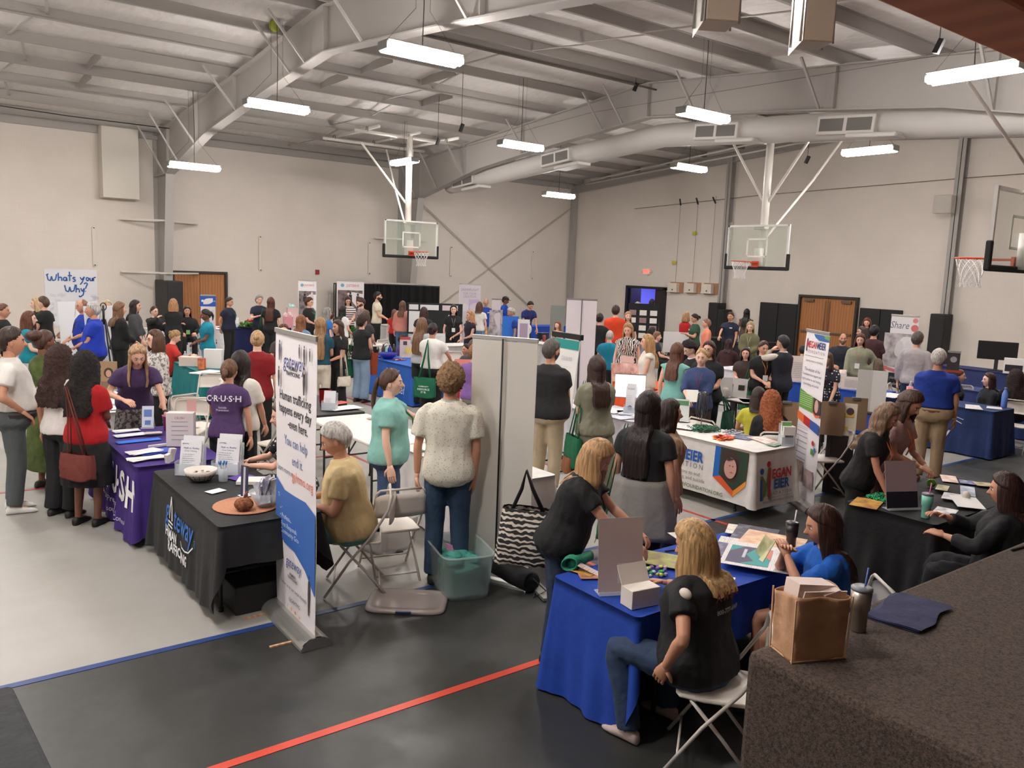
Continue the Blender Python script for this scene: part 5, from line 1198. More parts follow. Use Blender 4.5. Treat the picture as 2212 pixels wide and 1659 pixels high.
f3 = nf('-x'); F3 = lambda a, b, l=0.0: (f3(a, b)[0]-3*l, f3(a, b)[1], f3(a, b)[2])
pr(_, F3, [('t', 'Crisis', 0.17, -0.12, 0.47, (214, 218, 226), dict(bold=.02)), ('t', 'Nursery', 0.19, 0.0, 0.33, (214, 218, 226), dict(bold=.03)), ('t', 'Saint Louis', 0.07, -0.08, 0.21, (150, 168, 196)), ('s', [(0.1, .60), (0.25, .61), (0.4, .59), (0.5, .565)], 0.012, (206, 214, 226)), ('s', [(0.1, .56), (0.25, .57), (0.38, .54), (0.48, .50)], 0.012, (206, 214, 226))])
_, gf = tbl(1.75, 5.67, 2.52, 7.5, 'table under the black cloth with the blue gateway logo', (30, 30, 31), 'black cloth with a blue and white gateway logo', (.66, .5, .30, .7), wave=0.012, seed=3)
f4 = gf('-x'); F4 = lambda a, b, l=0.0: (f4(a, b)[0]-3*l, f4(a, b)[1], f4(a, b)[2])
BG = (40, 108, 196)
pr(_, F4, [('t', 'g', 0.30, -0.36, 0.55, BG, dict(sx=.75, shear=.15, bold=.006)), ('t', 'teway', 0.27, 0.10, 0.53, BG, dict(sx=.80, shear=.15, bold=.006)), ('s', [(-.29, .50), (-.27, .60), (-.245, .68), (-.22, .60), (-.20, .50)], 0.020, (230, 230, 230)), ('s', [(-.31, .47), (-.18, .47)], 0.016, (230, 230, 230)), ('s', [(-.31, .44), (-.18, .44)], 0.016, (230, 230, 230)),
    ('t', 'HUMAN', 0.115, -0.22, 0.375, (232, 232, 232), dict(bold=.03, sx=.8)), ('t', 'TRAFFICKING', 0.115, -0.02, 0.285, (232, 232, 232), dict(bold=.03, sx=.8)), ('s', [(.06, .40), (.12, .37), (.2, .36), (.3, .38), (.38, .44)], 0.012, (232, 232, 232))] + [('s', [(0.40+.03*math.cos(a), .50+.03*math.sin(a)), (0.40+.06*math.cos(a), .50+.06*math.sin(a))], 0.008, BG) for a in (-1.0, -.6, -.1, .3)])
PURP = (58, 30, 116)
_, cf = tbl(1.65, 7.71, 2.42, 9.5, 'table under the purple cloth with white letters', PURP, 'purple cloth with tall white letters C R U S H', (.73, .6, .66, .6), wave=0.022, seed=6)
f5 = cf('-x'); F5 = lambda a, b, l=0.0: (f5(a, b)[0]-3*l, f5(a, b)[1], f5(a, b)[2]); f6 = cf('-y'); F6 = lambda a, b, l=0.0: (f6(a, b)[0], f6(a, b)[1]-l, f6(a, b)[2])
pr(_, F5, [('t', 'C\u00b7R\u00b7U\u00b7S\u00b7H', 0.40, 0.08, 0.46, (232, 230, 232), dict(bold=.03, sx=1.0)), ('t', 'A Suicide Prevention', 0.085, -0.05, 0.24, (222, 218, 228)), ('t', 'Resource for Community', 0.075, 0.25, 0.14, (222, 218, 228))])
pr(_, F6, [('t', 'C', 0.20, 0.02, 0.42, (196, 190, 200), dict(bold=.04)), ('t', 'crush', 0.03, 0.02, 0.33, (196, 190, 200))])
folding_table(3.95, 7.5, 4.75, 9.3, 'bare white plastic folding table behind the seated man')
folding_table(4.05, 9.45, 4.8, 10.9, 'black topped table behind the bare white table', top=mat((34, 34, 36), 0.5))
tbl(4.15, 5.66, 4.85, 7.40, 'table under the white cloth behind the tall white banner back', (222, 218, 214), 'plain white cloth beside the woman in the mint shirt', (.70, .6, .70, .6), wave=0.016, seed=7)
_, yf = tbl(7.7, 13.2, 8.45, 15.0, 'table under the mid blue cloth with thin white lettering', (30, 94, 186), 'mid blue cloth with thin white lettering left of centre', seed=8)
f7 = yf('-x'); F7 = lambda a, b, l=0.0: (f7(a, b)[0]-3*l, f7(a, b)[1], f7(a, b)[2])
pr(_, F7, [('t', 'Youth', 0.30, 0.18, 0.52, (206, 222, 244), dict(sx=.8)), ('t', 'In Need', 0.24, 0.35, 0.27, (206, 222, 244), dict(sx=.8))]+[('s', [(-.25+.05*k, .28-.05*k), (-.05, .33-.03*k), (.1, .25-.04*k)], 0.012, (206, 222, 244)) for k in range(3)])
_, rf = tbl(7.85, 10.9, 8.6, 12.1, 'table under the red cloth behind the curly-haired man', (176, 34, 40), 'red cloth with white letters behind the curly-haired man', seed=9)
f8 = rf('-x'); pr(_, lambda a, b, l=0.0: (f8(a, b)[0]-3*l, f8(a, b)[1], f8(a, b)[2]), [('t', 'LAUNCH', 0.2, 0.1, 0.4, (232, 214, 214), dict(bold=.02))])
tbl(3.98, 13.65, 4.73, 15.4, 'table under the teal cloth at left', (18, 126, 128), 'teal cloth hanging in long folds beside the woman in the red polo', seed=10, wave=0.025)
folding_table(4.05, 11.6, 4.8, 13.4, 'white table in front of the teal cloth, with papers')
tbl(1.65, 10.6, 2.38, 12.4, 'table behind the woman in the purple shirt', (226, 224, 222), 'white cloth behind the woman bending in the purple shirt', seed=11)
tbl(2.2, 12.9, 2.95, 14.7, 'table with a dark blue cloth behind the woman with brown curls', (34, 44, 120), 'dark blue cloth on the table left of the black tripod', seed=12)
_, lf = tbl(5.2, 22.25, 7.02, 23.0, 'table under the white lettered cloth before the brown door', (222, 222, 224), 'white cloth with dark serif letters before the brown door', seed=13, wave=0.008)
f9 = lf('-y'); pr(_, lambda a, b, l=0.0: (f9(a, b)[0], f9(a, b)[1]-l, f9(a, b)[2]), [('t', "Our Lady's", 0.26, 0.18, 0.43, (60, 66, 100), dict(bold=.01)), ('t', 'INN', 0.13, 0.15, 0.2, (90, 96, 120))])
_, nf2 = tbl(7.15, 22.3, 8.97, 23.05, 'table under the dark navy cloth right of the brown door', (20, 30, 84), 'dark navy cloth below the two women in navy shirts', seed=14, wave=0.008)
tbl(9.4, 22.9, 11.2, 23.65, 'table with gift bags under the first picture banner', (214, 212, 210), 'pale cloth under the pink gift bags', seed=15)
tbl(12.2, 22.6, 14.0, 23.35, 'table before the second picture banner', (200, 198, 200), 'pale grey cloth before the second picture banner', seed=16)
folding_table(8.6, 17.3, 9.35, 19.1, 'table with the green pot plant behind the blue cloth table')
tbl(10.2, 16.5, 12.0, 17.2, 'table in front of the woman with the white badge', (222, 218, 214), 'white cloth lettered in grey in front of the woman with the badge', seed=17)
tbl(16.8, 21.5, 18.6, 22.25, 'table under the blue cloth in the far corner', (24, 70, 170), 'blue cloth in the far corner below the bending man', seed=18)
tbl(13.3, 15.3, 14.05, 17.2, 'table with the laptop beside the white banner backs', (214, 210, 206), 'white cloth under the open laptop', seed=19)
tbl(10.1, 8.7, 10.85, 10.35, 'table under the orange cloth', (226, 84, 26), 'bright orange cloth in the middle of the hall', seed=20)
tbl(7.5, 7.3, 8.22, 9.0, 'table joining the printed white table, covered in papers', (206, 204, 212), 'pale cloth on the table next to the printed white one', (.7, .7, .7, .7), seed=21)
folding_table(10.35, 6.5, 11.1, 8.2, 'black table piled with papers behind the white folding chair', top=mat((36, 34, 36), 0.5))
_, pf_ = tbl(13.7, 9.35, 14.45, 11.1, 'table behind the woman with the water bottle', (208, 206, 214), 'white cloth with a purple and green hand sign', seed=22)
f10 = pf_('-x'); pr(_, lambda a, b, l=0.0: (f10(a, b)[0]-3*l, f10(a, b)[1], f10(a, b)[2]), [('p', [(0.45, .74), (0.86, .74), (0.86, .1), (0.35, .1)], (70, 40, 150)), ('c', 0.62, .40, 0.10, (130, 190, 50)), ('t', 'V', 0.3, 0.1, .4, (80, 50, 160), dict(bold=.02))])
tbl(13.35, 7.3, 14.1, 9.0, 'table under the royal blue cloth right of the tall lettered banner', (20, 72, 176), 'royal blue cloth behind the tall lettered banner', seed=23)
tbl(19.5, 14.7, 21.3, 15.4, 'table under the black cloth with leaning booklets', (24, 24, 26), 'black cloth before the woman in the navy polo', seed=24)
tbl(20.3, 16.4, 21.0, 18.2, 'table near the open doorway', (26, 26, 28), 'black cloth near the open doorway', seed=25)
tbl(17.3, 10.4, 18.05, 12.2, 'table in front of the bald seated man', (26, 26, 30), 'black cloth in front of the bald seated man', seed=26)
tbl(19.8, 7.6, 20.5, 9.4, 'table below the dark screen at far right', (34, 48, 100), 'navy cloth below the dark screen', seed=27)
tbl(15.7, 5.6, 16.4, 7.4, 'table beside the woman with the hair clip', (36, 54, 110), 'navy cloth behind the seated women at right', seed=28)
# -- near blue table
t_, s_, fn_ = None, None, None
sign_holder(3.36, 3.28, 58-90+8, 0.28, 0.44, 'large clear sign holder seen from behind on the bright blue cloth', c=(186, 166, 162), lean=0.14, name='sign_holder', items=[('r', -.02, .05, .09, .17, (208, 196, 194))])
b_ = boxy('white_box', 3.34, 3.10, TZ, (0.20, 0.11, 0.11), -8, (218, 208, 198), 'open white cardboard box in front of the large sign holder', 'box', flap=(226, 216, 206))
t = thing('lanyard_bundle', (3.40, 3.74, TZ), 0.4, 'bundle of green lanyards in a clear sleeve at the corner of the blue table', 'lanyards')
mb = MB()
for i in range(22): a = i*0.28; mb.tube([(0.02*math.cos(a)-.06+0.01*(i % 3), 0.055*math.cos(q+a*.1), 0.045+0.045*math.sin(q)) for q in [2*PI*k/12 for k in range(12)]], 0.005, 5, True)
mb.tube([(-0.05, 0, 0.05), (0.03, -0.02, 0.04), (0.10, -0.03, 0.04), (0.16, -0.04, 0.045)], [0.045, 0.04, 0.03, 0.035], 10); mb.build('lanyards', mat((26, 128, 96), 0.6), t, True)
mb = MB(); mb.tube([(0.15, -0.04, 0.045), (0.22, -0.06, 0.035), (0.30, -0.08, 0.03)], [0.036, 0.04, 0.015], 10); mb.build('wrapper', mat((196, 190, 188), 0.15, alpha=.7), t, True)
mb = MB(); mb.box((-0.05, -0.13, 0.03), (0.06, 0.15, 0.004), (0.3, 0, 0.1)); mb.build('tag', mat((222, 206, 198), 0.5, pat='print', c2=(200, 120, 110)), t)
for k, (u, v, rz, w, l, c, c2, lb) in enumerate(((1330, 1214, 20, .16, .24, (214, 196, 166), (160, 130, 96), 'tan envelope-like leaflet left of the large sign holder'), (1275, 1247, 60, .09, .14, (186, 130, 104), (120, 70, 60), 'small reddish card by the lanyard bundle'), (1262, 1238, 15, .10, .15, (196, 150, 70), (120, 90, 50), 'small yellow card under the lanyard bundle'),
    (1425, 1212, 30, .26, .30, (158, 156, 84), (150, 90, 130), 'green and mauve magazine right of the large sign holder'), (1475, 1165, -20, .22, .45, (228, 222, 216), (222, 216, 212), 'blank white poster tube sheet behind the blonde woman'), (1606, 1150, 32, .24, .22, (222, 214, 200), (190, 160, 130), 'small white leaflets at the back of the blue table'),
    (1632, 1160, 28, .40, .30, (42, 40, 62), (120, 116, 130), 'dark poster with a grey picture at the back of the blue table'), (1577, 1178, 30, .20, .16, (226, 220, 216), (60, 60, 66), 'white page with a black looped sign'), (1668, 1178, 24, .38, .42, (226, 188, 150), (214, 150, 130), 'peach and white poster on the blue table'),
    (1560, 1196, 30, .30, .34, (80, 74, 110), (150, 146, 170), 'purple-grey poster partly under the others'), (1560, 1262, 30, .10, .16, (228, 214, 208), (180, 110, 90), 'small card on the edge of the blue cloth near the black shirt'))):
    x, y = T(u, v); paper(x, y, rz, w, l, lb, c, TZ+0.003*k, pat='photo' if k not in (4, 7) else 'print', c2=c2, cat='poster' if w > .25 else 'leaflet', name='poster' if w > .25 else 'leaflet')
x, y = T(1637, 1216); paper(x, y, 30, .50, .44, 'largest white poster with a teal and coral wave, front right of the blue table', (226, 220, 218), TZ+0.04, name='poster', cat='poster',
    items=[('r', -.20, -.08, .16, .19, (40, 150, 150)), ('p', [(-.20, .19), (.02, .19), (.16, .10), (.16, .02), (0, .08), (-.12, .02), (-.20, .10)], (70, 62, 96)), ('p', [(-.06, -.08), (.16, -.08), (.16, .0), (.06, -.02)], (214, 122, 100)), ('r', -.08, .08, .10, .10, (200, 200, 210))]+[('r', -.22, -.13-.02*i, .05, -.122-.02*i, (196, 190, 196)) for i in range(3)]+[('t', '', .01, 0, 0, (0, 0, 0))][:0])
x, y = T(1418, 1236); scatter('candy_bag', x, y, 0.10, 26, [(150, 110, 180), (40, 150, 80), (200, 200, 204), (190, 200, 60)], 'spilled wrapped sweets and a green bag right of the sign holder', 'sweets', shape='lump', size=0.02)
x, y = T(1455, 1190); boxy('pen', x, y, TZ, (0.14, 0.012, 0.010), -15, (22, 24, 60), 'dark pen on the bright blue cloth', 'pen')
tumbler(*T(1707, 1188), 'black floral tumbler with a white straw lid before the woman in blue', (34, 28, 34), h=0.19, r=0.045, lid=(40, 36, 40), straw=(232, 228, 226))
# -- black table right
x, y = T(1950, 1102); sign_holder(x+.03, y+.02, 40-90+25, 0.30, 0.40, 'tall tilted display sheet seen from behind on the black table', c=(172, 148, 152), lean=0.22, items=[('r', -.15, 0, .15, .14, (24, 18, 34))])
tumbler(*T(1999, 1118), 'mint green tumbler with a pink straw at the edge of the black table', (130, 200, 180), h=0.19, r=0.046, lid=(110, 90, 110), straw=(214, 110, 160))
x, y = T(1906, 1078); scatter('wristband_pile', x, y, 0.13, 34, [(26, 150, 96)], 'heap of green wristbands on the black table', 'wristbands', size=0.028)
for k, (u, v, rz, w, l, c, c2, lb) in enumerate(((1872, 1088, 18, .32, .22, (196, 150, 70), (140, 60, 90), 'colourful booklet at the left end of the black table beside the wristbands'), (2050, 1036, 30, .30, .14, (222, 196, 180), (190, 150, 140), 'row of pale pink cards at the back of the black table'), (2090, 1044, 30, .16, .14, (86, 92, 150), (214, 210, 220), 'blue card with white letters at the back of the black table'),
    (2090, 1064, 25, .40, .12, (186, 192, 210), (120, 140, 170), 'strip of picture cards on the black table'), (2125, 1050, 40, .16, .16, (186, 168, 130), (60, 50, 40), 'bronze and black leaflet near the brown-haired seated woman'), (2060, 1078, 20, .26, .18, (204, 200, 206), (150, 150, 170), 'grey printed page in the middle of the black table'),
    (2088, 1090, 35, .40, .22, (230, 226, 224), (228, 224, 222), 'plain white sheet before the hand of the seated woman'), (2042, 1110, 15, .20, .16, (226, 222, 220), (120, 120, 130), 'white printed leaflet near the mint tumbler'), (2035, 1060, 20, .22, .10, (206, 200, 150), (150, 160, 90), 'yellowish slip beside the green ball'))):
    x, y = T(u, v); paper(x, y, rz, w, l, lb, c, TZ+0.003*k, pat='photo' if k != 6 else 'print', c2=c2)
x, y = T(2011, 1052); lathe_thing('stress_ball', x, y, TZ, [(0.005, 0), (.03, .01), (.042, .04), (.03, .07), (.005, .08)], (96, 170, 40), 'lime green ball behind the display sheet', 'ball')
x, y = T(2086, 1080); lathe_thing('paper_cup', x, y, TZ, [(0.02, 0), (.03, .01), (.035, .05), (.02, .075)], (222, 214, 206), 'small white round pot among the papers on the black table', 'pot')
# -- printed white table
x, y = T(1520, 928); scatter('lanyard_pile', x, y, 0.20, 70, [(14, 110, 66), (30, 50, 44)], 'long heap of green lanyards on the white printed cloth', 'lanyards', size=0.05)
x, y = T(1562, 948); scatter('ribbon_pile', x, y, 0.13, 44, [(226, 90, 40), (236, 150, 60), (170, 30, 50)], 'heap of orange and red ribbons on the white printed cloth', 'ribbons', size=0.035, shape='card', hgt=.06)
x, y = T(1585, 935); scatter('keyring_pile', x, y, 0.15, 50, [(176, 174, 180), (90, 92, 104)], 'heap of silvery keyrings in clear wrappers', 'keyrings', size=0.022, shape='lump')
for k, (u, v, rz, w, l, c, c2, lb) in enumerate(((1607, 945, 20, .28, .22, (80, 84, 112), (150, 154, 176), 'dark blue brochures in front of the red-haired woman'), (1650, 952, 70, .40, .22, (224, 206, 200), (200, 140, 130), 'pale leaflets near the corner of the printed table'), (1672, 962, 10, .20, .12, (120, 150, 130), (220, 226, 220), 'green edged card near the corner of the printed table'), (1490, 905, 40, .26, .30, (222, 226, 222), (130, 160, 150), 'green and white sheet at the far end of the printed table'), (1475, 925, 20, .24, .3, (228, 228, 228), (190, 190, 190), 'open white booklet beside the green lanyards'))):
    x, y = T(u, v); paper(x, y, rz, w, l, lb, c, TZ+0.003*k, pat='photo', c2=c2)
x, y = T(1700, 962); leaflet_rack(x, y, -35, 'leaflet holder with a green headed page at the corner of the printed table', c=(214, 220, 214), w=.12, h=.27, items=[('r', -.055, .16, .055, .26, (110, 160, 100))], n=1)
x, y = T(1722, 958); boxy('brochure_box', x, y, TZ, (0.14, 0.10, 0.22), -35, (226, 220, 214), 'white box with a grey picture beside the green leaflet holder', 'box', items=[('r', -.05, .02, .06, .12, (90, 88, 92))])
x, y = T(1506, 905); sign_holder(x, y, viewrz(x, y)*57.3, 0.22, 0.28, 'upright green and white information sheet on the white table', c=(222, 224, 222), lean=.1, items=[('r', -.10, .20, .10, .26, (90, 140, 100)), ('r', -.10, .12, -.02, .18, (130, 140, 150))])
t = thing('keyring_tree', (*T(1550, 915), TZ), 0, 'thin metal stand hung with black and grey lanyards', 'display stand')
mb = MB(); mb.tube([(0, 0, 0), (0, 0, 0.42)], 0.006, 8); mb.lathe([(0.06, 0), (0.06, 0.01)]); mb.build('stand', MET, t)
mb = MB()
for i in range(26):
    a = i*2.4; mb.tube([(0.01*math.cos(a), 0.01*math.sin(a), 0.42+.02*math.sin(i)), (0.06*math.cos(a), 0.06*math.sin(a), 0.40+.02*math.cos(i)), (0.075*math.cos(a), 0.075*math.sin(a), 0.28-.06*(i % 3)), (0.05*math.cos(a+.3), 0.05*math.sin(a+.3), 0.20-.05*(i % 3))], 0.006, 5)
mb.build('lanyards', mat((60, 60, 72), 0.6), t, True)
# -- papers table beside it
for k, (u, v, rz, w, l, c, lb) in enumerate(((1322, 888, 20, .4, .3, (228, 228, 230), 'white papers at the left of the pale cloth table'), (1352, 893, 60, .3, .22, (210, 214, 226), 'bluish papers right of the folded white leaflet stand'), (1390, 900, 10, .3, .2, (220, 216, 214), 'papers beside the dark-haired woman'), (1330, 905, 0, .26, .2, (214, 218, 230), 'front pile of papers on the pale cloth table'))):
    x, y = T(u, v); paper(x, y, rz, w, l, lb, c, n=3)
x, y = T(1360, 893); leaflet_rack(x, y, viewrz(x, y)*57.3-10, 'tall narrow white leaflet with a blue emblem standing on the papers', w=.13, h=.40, items=[('c', 0, .07, .035, (50, 50, 130)), ('t', 'TODAY', .03, 0, .33, (80, 90, 130))], n=1)
x, y = T(1438, 876); t = thing('whiteboard_sign', (x, y, TZ), viewrz(x, y), 'small blank white sign on a short stand in the middle', 'sign')
mb = MB(); mb.box((0, 0, .33), (.42, .012, .32)); mb.build('panel', mat((236, 238, 244), 0.4, emit=0.25), t); mb = MB(); mb.box((0, .0, .495), (.43, .016, .012)); mb.box((0, .0, .165), (.43, .016, .012)); mb.tube([(0, .01, 0), (0, .01, .52)], .008, 8); mb.lathe([(.07, 0), (.07, .012)]); mb.build('frame', MET, t)  # panel glows faintly by itself so it reads as brightly lit white
# -- gateway table
def gsheet(lab): return [('t', 'gateway', .018, -.05, .265, (60, 80, 130)), ('t', 'Myth vs. Reality', .022, 0.005, .225, (50, 70, 140)), ('t', 'Human Trafficking', .015, .0, .200, (90, 110, 160))]
x, y = T(412, 1024); leaflet_rack(x, y, -42, 'clear holder of white leaflets with a blue sheet behind, left of the bowl', w=.20, h=.29, items=gsheet(0))
x, y = T(492, 1022); leaflet_rack(x, y, -42, 'clear holder of white information sheets right of the bowl', w=.22, h=.30, items=gsheet(1))
x, y = T(434, 1038); t = lathe_thing('candy_bowl', x, y, TZ, [(.05, 0), (.075, .01), (.12, .06), (.135, .10), (.128, .10), (.11, .06), (.05, .02)], (216, 208, 198), 'white bowl with a black cobweb pattern on the black gateway cloth', 'bowl')
mb = MB()
for i in range(16):
    a = 2*PI*i/16; mb.tube([(.080*math.cos(a), .080*math.sin(a), .012), (.125*math.cos(a), .125*math.sin(a), .065)], .0022, 4)
for r, z in ((.100, .034), (.116, .052)): mb.tube([(r*math.cos(a)*1.01, r*math.sin(a)*1.01, z) for a in [2*PI*k/16 for k in range(16)]], .0022, 4, True)
mb.tube([(.08*math.cos(a), .08*math.sin(a), .012) for a in [2*PI*k/24 for k in range(24)]], .008, 6, True); mb.build('cobweb', mat((20, 18, 18), 0.5), t)
scatter('bowl_sweets', x, y, .09, 24, [(150, 150, 150), (186, 150, 140), (120, 96, 90)], 'wrapped sweets lying in the cobweb bowl', 'sweets', z=TZ+.055, size=.016, shape='lump')
x, y = T(482, 1040); t = lathe_thing('pen_cup', x, y, TZ, [(.03, 0), (.036, .01), (.042, .12), (.039, .12), (.034, .01)], (214, 222, 230), 'clear cup full of blue-topped pens', 'cup', alpha=.4)
mb = MB(); mb2 = MB()
for i in range(12): a = i*.9; q = (.022*math.cos(a), .022*math.sin(a)); mb.tube([(q[0]*.5, q[1]*.5, .01), (q[0]*1.4, q[1]*1.4, .16)], .0045, 5); mb2.tube([(q[0]*1.35, q[1]*1.35, .15), (q[0]*1.5, q[1]*1.5, .175)], .007, 5)
mb.build('pens', mat((206, 208, 214), 0.3), t); mb2.build('pen_tops', mat((60, 120, 190), 0.3), t)
tumbler(*T(533, 1006), 'mint patterned tall flask on the gateway table', (120, 190, 165), h=.20, r=.036, lid=(150, 200, 180))
x, y = T(466, 1062); paper(x, y, 20, .14, .10, 'small crumpled white paper with a plastic spoon on the black cloth', (228, 228, 230), pat=None)
x, y = T(545, 1042); boxy('notepad_box', x, y, TZ, (.24, .17, .03), -28, (222, 216, 210), 'white covered notepad under the resting hand on the gateway table', 'notepad')
x, y = T(520, 1032); paper(x, y, 25, .20, .14, 'purple leaflet under the white notepad', (86, 50, 150), pat=None)
x, y = T(532, 1092); lathe_thing('placemat', x, y, TZ, [(.24, 0), (.25, .004), (.24, .008)], (176, 120, 90), 'round brown and cream patterned placemat near the gateway banner', 'placemat', rough=.8, pat='floral', c2=(120, 60, 34))
x, y = T(527, 1105); t = thing('pumpkin_ornament', (x, y, TZ+.008), 0, 'woven brown pumpkin ornament on the round placemat', 'ornament')
mb = MB(); mb.grid(lambda u, v: ((.065+.006*abs(math.sin(u*PI*8)))*math.cos(2*PI*u)*math.sin(PI*(.04+.92*v))*1.0, (.065+.006*abs(math.sin(u*PI*8)))*math.sin(2*PI*u)*math.sin(PI*(.04+.92*v)), .05-.05*math.cos(PI*v)), 48, 12, True); mb.build('body', mat((150, 92, 54), 0.9, pat='curl', c2=(96, 52, 28)), t, True)
mb = MB(); mb.tube([(0, 0, .09), (.01, .0, .12), (.03, .01, .14)], .008, 6); mb.build('stalk', mat((120, 66, 40), 0.8), t, True)
x, y = T(541, 1072); paper(x, y, 10, .18, .08, 'white card on the placemat', (226, 222, 220), z=TZ+.01, pat=None)
x, y = T(522, 1078); sign_holder(x+.02, y, -60, .07, .26, 'narrow dark striped card standing behind the pumpkin', c=(50, 52, 86), lean=.05, items=[('r', -.01, .01, .01, .25, (200, 200, 210))])
x, y = T(575, 1095); t = lathe_thing('gift_bowl', x, y, TZ+.008, [(.06, 0), (.07, .005), (.13, .12), (.126, .12), (.066, .01)], (206, 212, 218), 'clear bowl stuffed with wrapped silvery leaflets beside the banner', 'bowl', alpha=.35)
mb = MB(); rn = random.Random(4)
for i in range(14): mb.box((rn.uniform(-.05, .05), rn.uniform(-.05, .05), .11+rn.uniform(0, .04)), (.09, .012, .17), (rn.uniform(-.4, .4), rn.uniform(-.4, .4), rn.uniform(0, 3)))
mb.build('packets', mat((200, 198, 204), 0.3, pat='photo', c2=(120, 120, 140)), t)
# -- purple table
for k, (u, v, rz, w, l, c, c2, lb) in enumerate(((272, 932, 5, .26, .12, (226, 226, 230), (130, 150, 180), 'white printed card at the back of the purple table'), (282, 942, 6, .30, .14, (226, 228, 232), (120, 150, 190), 'second printed card, in front of it on the purple cloth'), (312, 979, 14, .30, .16, (226, 226, 230), (150, 160, 180), 'white certificate over a blue folder on the purple cloth'), (317, 994, 6, .34, .10, (226, 222, 220), (150, 120, 120), 'pile of picture leaflets at the near end of the purple cloth'), (332, 940, -10, .16, .10, (206, 196, 190), (150, 70, 60), 'small reddish photo card near the white box'))):
    x, y = T(u, v); paper(x, y, rz, w, l, lb, c, TZ+.004*k, pat='print', c2=c2, n=3)
x, y = T(300, 953); paper(x, y, 4, .42, .12, 'bright blue plastic folder on the purple cloth', (30, 110, 214), pat=None, cat='folder', name='folder')
x, y = T(335, 976); paper(x, y, 14, .34, .19, 'blue folder under the certificate', (50, 80, 190), z=TZ-.002, pat=None, cat='folder', name='folder')
x, y = T(343, 965); boxy('marker_pen', x, y, TZ, (.20, .03, .025), 8, (206, 202, 206), 'grey marker pen on the purple cloth', 'marker')
x, y = T(312, 920); sign_holder(x, y, -20, .12, .24, 'curved clear leaflet holder at the back of the purple table', c=(206, 212, 226), lean=.3, items=[('r', -.04, .12, .04, .2, (90, 120, 180)), ('r', -.03, .03, .03, .08, (90, 120, 180))])
x, y = T(392, 962); t = boxy('cereal_like_box', x, y, TZ, (.30, .13, .40), -28, (216, 206, 204), 'tall white display box with red print on the purple table', 'display box', items=[('r', -.12, .31, .10, .33, (190, 120, 120)), ('r', -.12, .06, .10, .065, (190, 150, 150))]+[('r', -.08, .27-.05*i, .08, .275-.05*i, (150, 140, 150)) for i in range(5)], name_=None) if False else boxy('display_box', x, y, TZ, (.26, .12, .34), -28, (216, 206, 204), 'tall white display box with red print on the purple table', 'display box', items=[('t', 'CRUSH', .03, 0, .29, (190, 90, 90))]+[('r', -.08, .25-.045*i, .08, .256-.045*i, (160, 150, 156)) for i in range(5)])
mb = MB(); mb.box((.09, .065, .40), (.09, .006, .12)); mb.build('header_card', mat((206, 160, 156), 0.5), t)
mb = MB(); mb.box((-.132, 0, .17), (.003, .10, .26)); mb.build('side_picture', mat((196, 80, 84), 0.5, pat='photo', c2=(214, 206, 206)), t)
x, y = T(372, 998); t = thing('tissue_stand', (x, y, TZ), .6, 'small white folded cards standing at the corner of the purple table', 'cards')
mb = MB(); mb.box((0, 0, .06), (.07, .03, .13), (.2, .2, 0)); mb.box((.05, .03, .05), (.05, .02, .11), (-.1, .3, 0)); mb.box((-.05, -.01, .04), (.05, .04, .08), (0, -.2, 0)); mb.build('cards', mat((214, 208, 200), 0.6), t)
x, y = T(418, 925); lathe_thing('bucket', x, y, TZ, [(.08, 0), (.085, .01), (.10, .16), (.105, .165), (.096, .165), (.08, .02)], (150, 44, 96), 'magenta bucket behind the tall display box', 'bucket')
# -- white cloth table (centre)
x, y = T(905, 975); paper(x, y, 0, .10, .10, 'round dark green sticker on the white cloth by the mint shirt', (20, 110, 90), pat=None, cat='sticker', name='sticker')
x, y = T(1100, 1010); paper(x, y, 20, .3, .2, 'dark edged pamphlet behind the patterned shirt', (120, 120, 130), pat='photo')
x, y = T(805, 905); boxy('phone', x, y, TZ, (.07, .14, .008), 30, (180, 170, 150), 'small thing lying on the bare white table', 'phone')
# -- black topped table
x, y = T(742, 882); paper(x, y, 10, .42, .26, 'white papers on the black topped table', (232, 230, 228), n=2)
x, y = T(702, 872); lathe_thing('red_tub', x, y, TZ, [(.07, 0), (.08, .2), (.085, .2)], (190, 24, 32), 'red tub beside the gateway banner', 'tub')
x, y = T(712, 885); leaflet_rack(x, y, viewrz(x, y)*57.3-15, 'white leaflet holder on the black topped table', w=.16, h=.24, n=1)
x, y = T(725, 872); paper(x, y, 20, .4, .2, 'red and black leaflet behind the white papers', (176, 50, 46), pat='photo', c2=(40, 30, 30))
# -- youth table
x, y = T(838, 775); lathe_thing('blue_bowl', x, y, TZ, [(.08, 0), (.1, .01), (.2, .12), (.19, .12), (.09, .02)], (30, 36, 150), 'large blue bowl on the mid blue cloth', 'bowl')
x, y = T(808, 772); scatter('blue_giveaways', x, y, .16, 30, [(34, 50, 170), (60, 90, 200)], 'heap of small blue giveaways on the mid blue cloth', 'giveaways', size=.04, shape='lump')
x, y = T(862, 778); scatter('sweet_heap', x, y, .14, 26, [(214, 196, 180), (180, 60, 60), (90, 60, 150)], 'little heap of sweets at the right end of the mid blue cloth', 'sweets', size=.035, shape='card')
for u, c, h_, lb in ((822, (130, 200, 184), .22, 'mint bottle'), (832, (20, 40, 160), .24, 'royal blue bottle'), (843, (24, 24, 28), .24, 'black bottle'), (816, (60, 50, 50), .26, 'dark bottle')):
    x, y = T(u, 768); bottle(x, y, lb+' standing behind the large blue bowl', c=c, h=h_, alpha=1.0, cap=(20, 20, 22), r=.04)
